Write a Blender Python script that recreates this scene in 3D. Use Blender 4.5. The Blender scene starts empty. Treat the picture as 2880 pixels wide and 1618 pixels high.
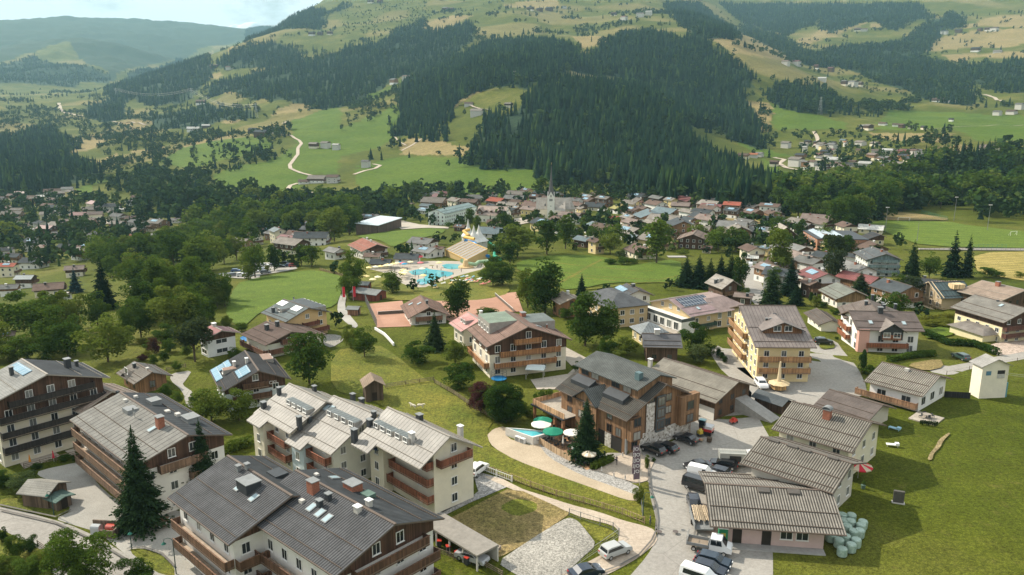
import bpy, math, random, os
import numpy as np
from mathutils import Vector, Matrix
R=math.radians
random.seed(7); rng=np.random.default_rng(7)
sc=bpy.context.scene; COL=sc.collection
# ---------------- camera, world, sun, exposure ----------------
cd=bpy.data.cameras.new('camera'); cam=bpy.data.objects.new('camera',cd); COL.objects.link(cam)
cam.location=(0,0,60); cam.rotation_euler=(R(90-13.3),0,0)
cd.sensor_width=36; cd.lens=36*2000/2576; cd.clip_start=1; cd.clip_end=60000
sc.camera=cam
SUN_EL=38.0; SUN_DIR=Vector((-0.854*math.cos(R(SUN_EL)),0.52*math.cos(R(SUN_EL)),math.sin(R(SUN_EL)))).normalized()
w=bpy.data.worlds.new('World'); sc.world=w; w.use_nodes=True
nt=w.node_tree; nt.nodes.clear()
def N(nt,t,**k):
    n=nt.nodes.new(t)
    for a,b in k.items():
        if a.startswith('i_'):
            kk=a[2:]; n.inputs[int(kk) if kk.isdigit() else kk].default_value=b
        else: setattr(n,a,b)
    return n
sky=N(nt,'ShaderNodeTexSky',sky_type='NISHITA',sun_disc=False)
sky.sun_elevation=R(SUN_EL); sky.sun_rotation=math.atan2(SUN_DIR.x,SUN_DIR.y); sky.air_density=1.3; sky.dust_density=1.5
tc=N(nt,'ShaderNodeTexCoord'); mp=N(nt,'ShaderNodeMapping'); mp.inputs['Scale'].default_value=(1,1,2.6)
no=N(nt,'ShaderNodeTexNoise',i_Scale=9.0,i_Detail=8.0,i_Roughness=.62)
cr=N(nt,'ShaderNodeValToRGB'); cr.color_ramp.elements[0].position=.30; cr.color_ramp.elements[1].position=.50
mx=N(nt,'ShaderNodeMixRGB'); mx.inputs[2].default_value=(17,17.5,17.8,1)
bg=N(nt,'ShaderNodeBackground',i_Strength=.05); ou=N(nt,'ShaderNodeOutputWorld')
L=nt.links.new
L(tc.outputs['Generated'],mp.inputs[0]);L(mp.outputs[0],no.inputs['Vector']);L(no.outputs[0],cr.inputs[0]);L(cr.outputs[0],mx.inputs[0]);L(sky.outputs[0],mx.inputs[1]);L(mx.outputs[0],bg.inputs[0]);L(bg.outputs[0],ou.inputs[0])
ld=bpy.data.lights.new('sun','SUN'); ld.energy=5.0; ld.angle=R(.6); ld.color=(1,.91,.77)
so=bpy.data.objects.new('sun',ld); COL.objects.link(so); so.rotation_euler=SUN_DIR.to_track_quat('Z','Y').to_euler()
sc.view_settings.view_transform='Standard'; sc.view_settings.look='None'; sc.view_settings.gamma=1; sc.view_settings.exposure=0.47
sc.cycles.max_bounces=5; sc.cycles.diffuse_bounces=2; sc.cycles.glossy_bounces=2; sc.cycles.transmission_bounces=3; sc.cycles.volume_bounces=1; sc.cycles.transparent_max_bounces=4
import numpy as np, math
F=2000.0;TH=math.radians(13.3);HC=60.0
NEAR={ -600:[(200,0),(300,-14),(420,-28),(580,-44),(800,-56),(1000,-62)],
 0:[(200,0),(300,-12),(420,-26),(580,-42),(800,-55),(1000,-62)],
 500:[(200,0),(300,-9),(420,-22),(580,-38),(800,-50),(950,-50)],
 750:[(200,0),(300,-8),(420,-17),(580,-32),(760,-40)],
 1000:[(200,0),(300,-7),(420,-14),(580,-25),(720,-30)],
 1300:[(200,0),(300,-7),(420,-14),(600,-24),(740,-28)],
 1600:[(200,0),(300,-6),(420,-13),(600,-22),(740,-26)],
 2000:[(200,0),(300,-6),(400,-12),(520,-16),(700,-20)],
 2300:[(200,0),(300,-6),(400,-12),(520,-16),(640,-17)],
 2600:[(200,0),(300,-5),(400,-11),(520,-15),(640,-16)],
 3200:[(200,0),(300,-4),(400,-9),(520,-12),(640,-12)]}
FAR={
 -600:[(1300,430),(1700,380),(2200,320),(2800,270),(3500,235),(4500,215),(6500,160),(9000,85),(12000,110)],
 0:[(1300,430),(1600,385),(2000,350),(2500,305),(3000,272),(3600,245),(4500,225),(5500,190),(7000,130),(9000,77),(12000,110)],
 250:[(1250,435),(1600,385),(2000,345),(2500,305),(3000,270),(3600,240),(4500,225),(5300,170),(6300,110),(7000,130),(9000,66),(12000,100)],
 500:[(1050,470),(1250,425),(1500,380),(1800,345),(2200,300),(2700,250),(3200,195),(3700,150),(4300,240),(5500,215),(7000,150),(9000,68),(12000,100)],
 620:[(1000,465),(1200,410),(1500,350),(1900,300),(2400,240),(2900,175),(3500,100),(4200,190),(5500,200),(7000,150),(9000,74),(12000,110)],
 750:[(880,495),(1000,455),(1200,400),(1500,345),(1800,300),(2200,240),(2700,170),(3200,110),(3700,60),(4200,25),(5000,60),(9000,90),(12000,120)],
 1000:[(850,490),(1000,440),(1200,390),(1450,330),(1700,280),(2000,230),(2400,170),(2900,100),(3500,40),(4200,-20),(5500,-90),(12000,-90)],
 1300:[(830,480),(950,430),(1080,385),(1200,320),(1350,250),(1500,190),(1650,125),(1850,135),(2200,115),(2700,65),(3400,15),(4500,-60),(6000,-100),(12000,-100)],
 1450:[(830,475),(950,425),(1080,370),(1200,300),(1330,250),(1450,210),(1600,240),(1800,170),(2100,115),(2600,90),(3200,50),(4200,-20),(6000,-80),(12000,-80)],
 1600:[(830,475),(930,430),(1050,380),(1180,310),(1300,260),(1450,225),(1600,255),(1850,170),(2200,100),(2600,65),(3200,30),(4200,-40),(6000,-80),(12000,-80)],
 1750:[(820,480),(920,440),(1050,390),(1180,345),(1300,318),(1450,310),(1650,270),(1850,200),(2150,110),(2400,75),(2900,30),(3500,70),(6000,-40),(12000,-60)],
 1850:[(820,475),(930,440),(1080,410),(1250,375),(1450,335),(1650,275),(1850,200),(2050,135),(2250,85),(2700,110),(3500,100),(4500,60),(6500,-30),(12000,-60)],
 2000:[(760,490),(850,455),(1000,425),(1150,395),(1350,350),(1600,290),(1850,225),(2050,180),(2400,200),(3000,150),(4000,80),(5500,0),(7000,-50),(12000,-60)],
 2200:[(760,470),(850,430),(950,410),(1100,375),(1300,340),(1500,318),(1750,290),(2050,250),(2500,210),(3000,165),(3500,120),(4200,60),(5200,0),(7000,-60),(12000,-60)],
 2400:[(760,465),(850,435),(950,410),(1100,370),(1300,335),(1550,308),(1850,285),(2150,250),(2500,215),(3000,165),(3500,120),(4200,70),(5200,10),(7000,-50),(12000,-60)],
 2600:[(760,460),(850,430),(950,405),(1100,370),(1300,335),(1550,310),(1850,280),(2150,240),(2500,210),(3000,165),(3500,120),(4200,70),(5200,20),(7000,-40),(12000,-60)],
 3200:[(760,450),(950,400),(1300,330),(1850,270),(2500,205),(3500,120),(5000,30),(7000,-40),(12000,-60)]}
def zv(r,v): return HC-r*math.tan(TH-math.atan((723.5-v)/F))
RS=np.exp(np.linspace(math.log(100),math.log(16000),200))
SS=np.arange(-600,3201,50.0)
def build():
    fk=sorted(FAR);cols=[]
    nk=sorted(NEAR)
    def nearz(s):
        rr=np.array([100,200,300,420,580,740.0]);
        zz=[np.interp(rr,[p[0] for p in NEAR[k]],[p[1] for p in NEAR[k]]) for k in nk]
        return rr,np.array([np.interp(s,nk,[z[i] for z in zz]) for i in range(len(rr))])
    prof=[]
    for k in fk:
        pts=[(100,0.0),(200,0.0)]
        n=NEAR.get(k)
        if n is None:
            rr,z=nearz(k); n=[(r,zz) for r,zz in zip(rr,z) if r>200 and r<min(p[0] for p in FAR[k])-50]
        n=[p for p in n if p[0]<FAR[k][0][0]-30]
        pts+= [p for p in n if p[0]>200]+[(r,zv(r,v)) for r,v in FAR[k]]
        a=np.array(pts,float)
        prof.append(np.interp(np.log(RS),np.log(a[:,0]),a[:,1]))
    prof=np.array(prof)
    T=np.array([[np.interp(s,fk,prof[:,j]) for j in range(len(RS))] for s in SS])
    for _ in range(3):
        P=np.pad(T,1,mode='edge');T=(P[:-2,1:-1]+2*P[1:-1,1:-1]+P[2:,1:-1])/4
        P=np.pad(T,1,mode='edge');T=(P[1:-1,:-2]+2*P[1:-1,1:-1]+P[1:-1,2:])/4
    return T
T=build()
def hn(ix,iy):
    n=(ix.astype(np.int64)*374761393+iy.astype(np.int64)*668265263)&0xffffffff
    n=((n^(n>>13))*1274126177)&0xffffffff
    return ((n^(n>>16))&0xffff)/65535.0
def vn(x,y):
    ix=np.floor(x);iy=np.floor(y);fx=x-ix;fy=y-iy
    fx=fx*fx*(3-2*fx);fy=fy*fy*(3-2*fy)
    a=hn(ix,iy);b=hn(ix+1,iy);c=hn(ix,iy+1);d=hn(ix+1,iy+1)
    return (a+(b-a)*fx)+((c+(d-c)*fx)-(a+(b-a)*fx))*fy
C_,S_=math.cos(TH),math.sin(TH)
def ground(x,y):
    x=np.asarray(x,float);y=np.asarray(y,float)
    r=np.hypot(x,y)
    s=1288+F*x/np.maximum(C_*y+S_*60,20.0)
    s=np.clip(s,-600,3199.9);
    si=(s+600)/50;ri=np.clip(np.log(np.maximum(r,100)/100)/math.log(160)*199,0,198.999)
    i=np.floor(si).astype(int);j=np.floor(ri).astype(int);a=si-i;b=ri-j
    i1=np.minimum(i+1,len(SS)-1)
    z=(T[i,j]*(1-a)+T[i1,j]*a)*(1-b)+(T[i,j+1]*(1-a)+T[i1,j+1]*a)*b
    k=np.clip((r-880)/900,0,1)*np.where(r>5000,2.2,1)
    z=z+k*(15*(vn(x/190,y/190)-.5)+9*(vn(x/70+9,y/70)-.5)+3.2*(vn(x/26+5,y/26)-.5)+22*(vn(x/520+3,y/520)-.5)*np.clip((r-1500)/1500,0,1))
    return z
FOREST=[["steep front wood of the knoll","S",6.2,24,[[-52,1029],[-50,1159],[-33,1279],[8,1310],[28,1390],[93,1456],[152,1638],[219,1658],[218,1270],[255,1233],[258,1149],[258,1019],[269,967],[257,845],[216,645],[185,549],[160,570],[146,599],[130,633],[120,727],[116,857],[89,847],[41,855],[38,944],[-4,958]]],["wood on the back of the knoll","S",7,24,[[-234,1698],[-271,1977],[-225,2039],[-184,2151],[-120,2320],[-55,2402],[48,2388],[148,2028],[172,1864],[237,1884],[256,1754],[211,1733],[120,1748],[86,1593],[29,1424],[1,1462],[-79,1502],[-112,1452],[-135,1392],[-169,1456],[-182,1332]]],["wood behind the knoll saddle","S",8,24,[[177,1921],[283,2258],[389,2315],[430,2080],[458,1896],[474,1743],[471,1581],[429,1419],[367,1197],[350,1267],[354,1441],[273,1235],[250,1240],[221,1289],[231,1696],[214,1833]]],["dark spruce wood on the ridge top","S",9,24,[[670,3610],[894,3996],[954,3558],[589,2212],[485,2152],[539,2717]]],["long spruce wood on the right slopes","M",10,23,[[1056,2826],[1206,3005],[1303,3047],[1469,3136],[1634,3349],[1836,3641],[2026,3787],[1840,3394],[1717,3338],[1551,3057],[1376,2782],[1320,2543],[1299,2375],[1404,2556],[1440,2514],[1655,2274],[1308,1786],[1136,1880],[1244,2270],[1037,1832],[964,1711],[935,1813],[1001,2047],[973,2207],[1000,2337],[982,2491],[917,2458],[869,2448],[903,2731],[856,2839],[1014,3682],[1078,3867],[1082,3559],[1052,3193],[970,2784]]],["high spruce wood at the top right","S",12,23,[[1070,4172],[1103,4430],[1286,4619],[1450,4708],[1527,4527],[1641,4475],[1738,4388],[1807,4246],[1886,4144],[1974,4075],[1854,3680],[1654,3523],[1555,3369],[1576,3589],[1631,3825],[1538,3648],[1325,3470],[1326,3591],[1482,3987],[1142,3471],[1153,3889],[1084,3892]]],["clump wood above the right hamlet","M",8,22,[[547,1740],[579,1795],[588,1760],[650,1802],[680,1822],[674,1717],[668,1615],[590,1511],[563,1512],[520,1566],[527,1665]]],["small dark wood on the far meadow","B",8,18,[[692,1660],[727,1708],[792,1785],[899,1835],[868,1737],[843,1697],[747,1647],[679,1620]]],["strip wood down the knoll flank","S",8,23,[[453,2209],[478,2143],[497,1983],[522,1876],[535,1835],[514,1748],[481,1720],[443,1753],[387,1869]]],["tongue of wood beside the sloping meadow","S",7.5,22,[[356,1714],[377,1723],[401,1639],[415,1538],[418,1449],[364,1171],[357,1222],[375,1437],[373,1553],[324,1549]]],["ridge wood under the sky","S",10,22,[[-2533,7893],[-2657,8471],[-2388,8322],[-1065,3991],[-910,3912],[-855,3818],[-744,3253],[-990,3559],[-1049,3297]]],["upper left spruce wood","S",11,22,[[-1065,2978],[-1039,3118],[-873,3067],[-758,2912],[-679,2693],[-718,2639],[-826,2722],[-930,2776],[-1027,2898]]],["big left spruce wood","S",12.5,21,[[-1603,3276],[-2119,4529],[-2239,5278],[-2463,6157],[-1261,3380],[-1061,2918],[-1016,2730],[-1008,2615],[-992,2531],[-1016,2498],[-1087,2495],[-1261,2720],[-1253,2626],[-1109,2344],[-1058,2132],[-1290,2445],[-1361,2620],[-1370,2779]]],["long spruce belt across the hill","S",11.5,21,[[-984,2642],[-883,2629],[-743,2644],[-653,2680],[-558,2708],[-464,2235],[-393,1879],[-414,1798],[-478,1927],[-563,1984],[-631,2082],[-849,2468],[-908,2454]]],["spruce belt climbing behind the meadows","S",11,21,[[-584,2836],[-433,2777],[-405,3105],[-363,3229],[-279,2827],[-144,2933],[-113,2480],[-179,2291],[-219,2195],[-269,2120],[-305,2054],[-341,1979],[-371,1870],[-393,1879],[-479,2307]]],["wood below the power line","M",13,17,[[-997,2225],[-908,2257],[-853,2302],[-611,1906],[-577,1816],[-663,1853],[-696,1803],[-752,1819],[-877,1990]]],["dark wood at the left edge","S",9,22,[[-1153,1520],[-1156,1897],[-1178,2062],[-937,1716],[-775,1402],[-685,1306],[-598,1172],[-599,1085],[-577,991],[-610,995],[-754,982]]],["mixed wood behind the left village","B",11,18,[[-675,1268],[-701,1408],[-613,1352],[-542,1264],[-472,1127],[-405,1103],[-377,1037],[-402,1000],[-402,947],[-389,869],[-428,862],[-481,937],[-566,1148],[-554,1059]]],["hedgerow wood of the left slopes","B",13,15,[[-1181,2188],[-1097,2151],[-1000,2083],[-746,1747],[-688,1781],[-558,1637],[-509,1532],[-611,1585],[-614,1477],[-565,1343],[-658,1462],[-745,1552],[-762,1512],[-879,1737],[-1057,1993]]],["far blue woods of the left valley","M",15,20,[[-3214,4338],[-2850,4733],[-2839,4928],[-2639,4702],[-2556,4733],[-2328,4535],[-2182,4456],[-2053,4183],[-2197,4202],[-2135,3993],[-2320,3947],[-2768,3719]]],["orchard belt on the left fields","B",13,14,[[-1665,2219],[-1477,2535],[-1413,2563],[-1335,2568],[-1204,2327],[-1164,2108],[-1138,1939],[-1276,1685]]],["tree belt under the left meadow","B",12,13,[[-432,1100],[-419,1155],[-365,1191],[-342,1233],[-331,1195],[-369,1133],[-395,1060],[-355,954],[-380,945]]],["larch rows on the knoll clearing","L",10,22,[[-210,1529],[-161,1486],[-97,1414],[-91,1330],[-91,1200],[-116,1227],[-135,1240],[-180,1336]]],["scrub on the replanted clearing","B",6,5,[[46,828],[83,874],[119,882],[109,722],[93,684],[67,699],[40,714]]],["hilltop orchard trees","B",22,11,[[-776,3810],[-655,3850],[-531,3891],[-361,3683],[-308,3248],[-391,2992],[-507,3022],[-622,3029]]],["scattered hillside trees","B",24,12,[[979,2601],[970,2374],[987,2237],[989,1990],[892,1860],[829,1954],[777,1986]]],["hedge trees along the upper meadows","B",9,12,[[-381,1888],[-301,1951],[-269,1977],[-234,1763],[-265,1713],[-282,1575],[-361,1821]]]]
TAN=[[[-847,1541],[-961,1770],[-1034,1975],[-984,1960],[-855,1700],[-822,1563],[-823,1490]],[[-1037,2119],[-1062,2248],[-927,2108],[-906,2014],[-953,1997]],[[-639,1566],[-623,1623],[-565,1619],[-523,1522],[-583,1541],[-620,1525]],[[-536,1811],[-534,1875],[-516,1940],[-463,1936],[-481,1801]],[[-694,1890],[-616,1854],[-587,1824],[-624,1796]],[[-2391,6503],[-2393,6647],[-1082,3232],[-1063,3120]],[[-730,1537],[-683,1581],[-662,1530],[-705,1495]],[[-709,1327],[-750,1520],[-732,1489],[-703,1339]],[[-950,2569],[-867,2533],[-813,2410],[-913,2503]],[[-1082,2899],[-997,2823],[-963,2721],[-1041,2799]],[[-29,3467],[89,3560],[196,3572],[185,3362],[52,3215]],[[172,2408],[277,2289],[260,2111],[174,2026]],[[-376,2913],[-331,3134],[-229,3194],[-141,3106],[-191,3020],[-263,2864],[-274,2771]],[[-149,1626],[-96,1584],[-54,1535],[-53,1483],[-114,1444]],[[-174,1331],[-118,1246],[-62,1141],[-15,1089],[27,1037],[26,1013],[-11,1043],[-51,1081],[-102,1122],[-160,1181],[-173,1251]],[[130,1808],[174,1790],[210,1738],[124,1713]],[[1423,2877],[1627,3208],[1759,3247],[1872,3239],[2135,2962],[1977,2733],[1614,2873],[1530,2898]],[[1441,2781],[1532,2777],[1593,2724],[1813,2499],[1727,2376],[1542,2627],[1478,2666],[1405,2581]],[[1766,3363],[1905,3470],[2092,3588],[2410,3359],[2135,2962],[1899,3297]],[[1082,3176],[1317,3564],[1464,3678],[1639,3842],[1520,3588],[1395,3489],[1101,3086]],[[1512,3552],[1657,3613],[1624,3538],[1518,3491]],[[506,2254],[1003,3640],[853,2863],[918,2683],[766,2310],[619,2020],[529,1998]],[[564,1290],[595,1256],[618,1213],[653,1195],[562,1055],[552,1103],[535,1146]],[[519,1014],[579,1035],[571,989],[545,973]],[[436,1660],[513,1617],[445,1390],[429,1422],[437,1602]],[[451,981],[497,968],[478,930],[436,948]],[[122,903],[138,890],[142,688],[123,676]],[[122,549],[137,545],[131,520],[124,532]]]
BRIGHT=[[[-410,1098],[-407,1157],[-363,1169],[-349,1303],[-337,1287],[-305,1120],[-260,1026],[-256,961],[-245,893],[-279,902],[-315,917],[-359,974]],[[-592,1346],[-639,1611],[-552,1534],[-436,1445],[-402,1337],[-406,1250],[-467,1226],[-516,1235]],[[-369,1372],[-458,1667],[-429,1776],[-399,1908],[-292,1383],[-219,1026],[-262,1037],[-299,1105]],[[-317,1506],[-286,1623],[-242,1699],[-214,1599],[-195,1410],[-211,1274],[-255,1203]],[[-213,1096],[-188,1138],[-157,1161],[-101,1104],[-50,1068],[-3,1024],[41,993],[20,748],[-3,753],[-27,760],[-51,770],[-76,783],[-103,799],[-130,816],[-181,926]],[[-381,1921],[-310,2007],[-261,2135],[-212,2339],[-189,2315],[-215,2156],[-294,1973],[-353,1775]],[[-559,974],[-562,1028],[-595,1164],[-593,1203],[-557,1063],[-505,933]],[[342,1098],[325,950],[324,862],[269,782],[284,898]],[[347,1574],[369,1391],[376,1198],[385,1105],[355,1099],[340,1195],[354,1381],[339,1489]],[[513,1617],[541,1553],[568,1498],[585,1427],[549,1335],[501,1365],[455,1406]],[[776,1677],[838,1689],[886,1673],[899,1596],[927,1555],[1035,1399],[810,1090],[615,1066],[694,1268],[657,1278],[623,1295],[587,1313]]]
DARKHILL=[[[-4386,5972],[-3852,6646],[-3637,6682],[-3577,6968],[-3499,7250],[-3463,7664],[-3360,7981],[-3222,8288],[-2899,8132],[-2720,8388],[-2482,7554],[-2522,6678],[-2356,5558],[-2214,4735],[-2074,4226],[-2196,4485],[-2434,4740],[-3006,5601],[-2980,5281],[-2927,4863],[-3310,4470]]]
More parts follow.
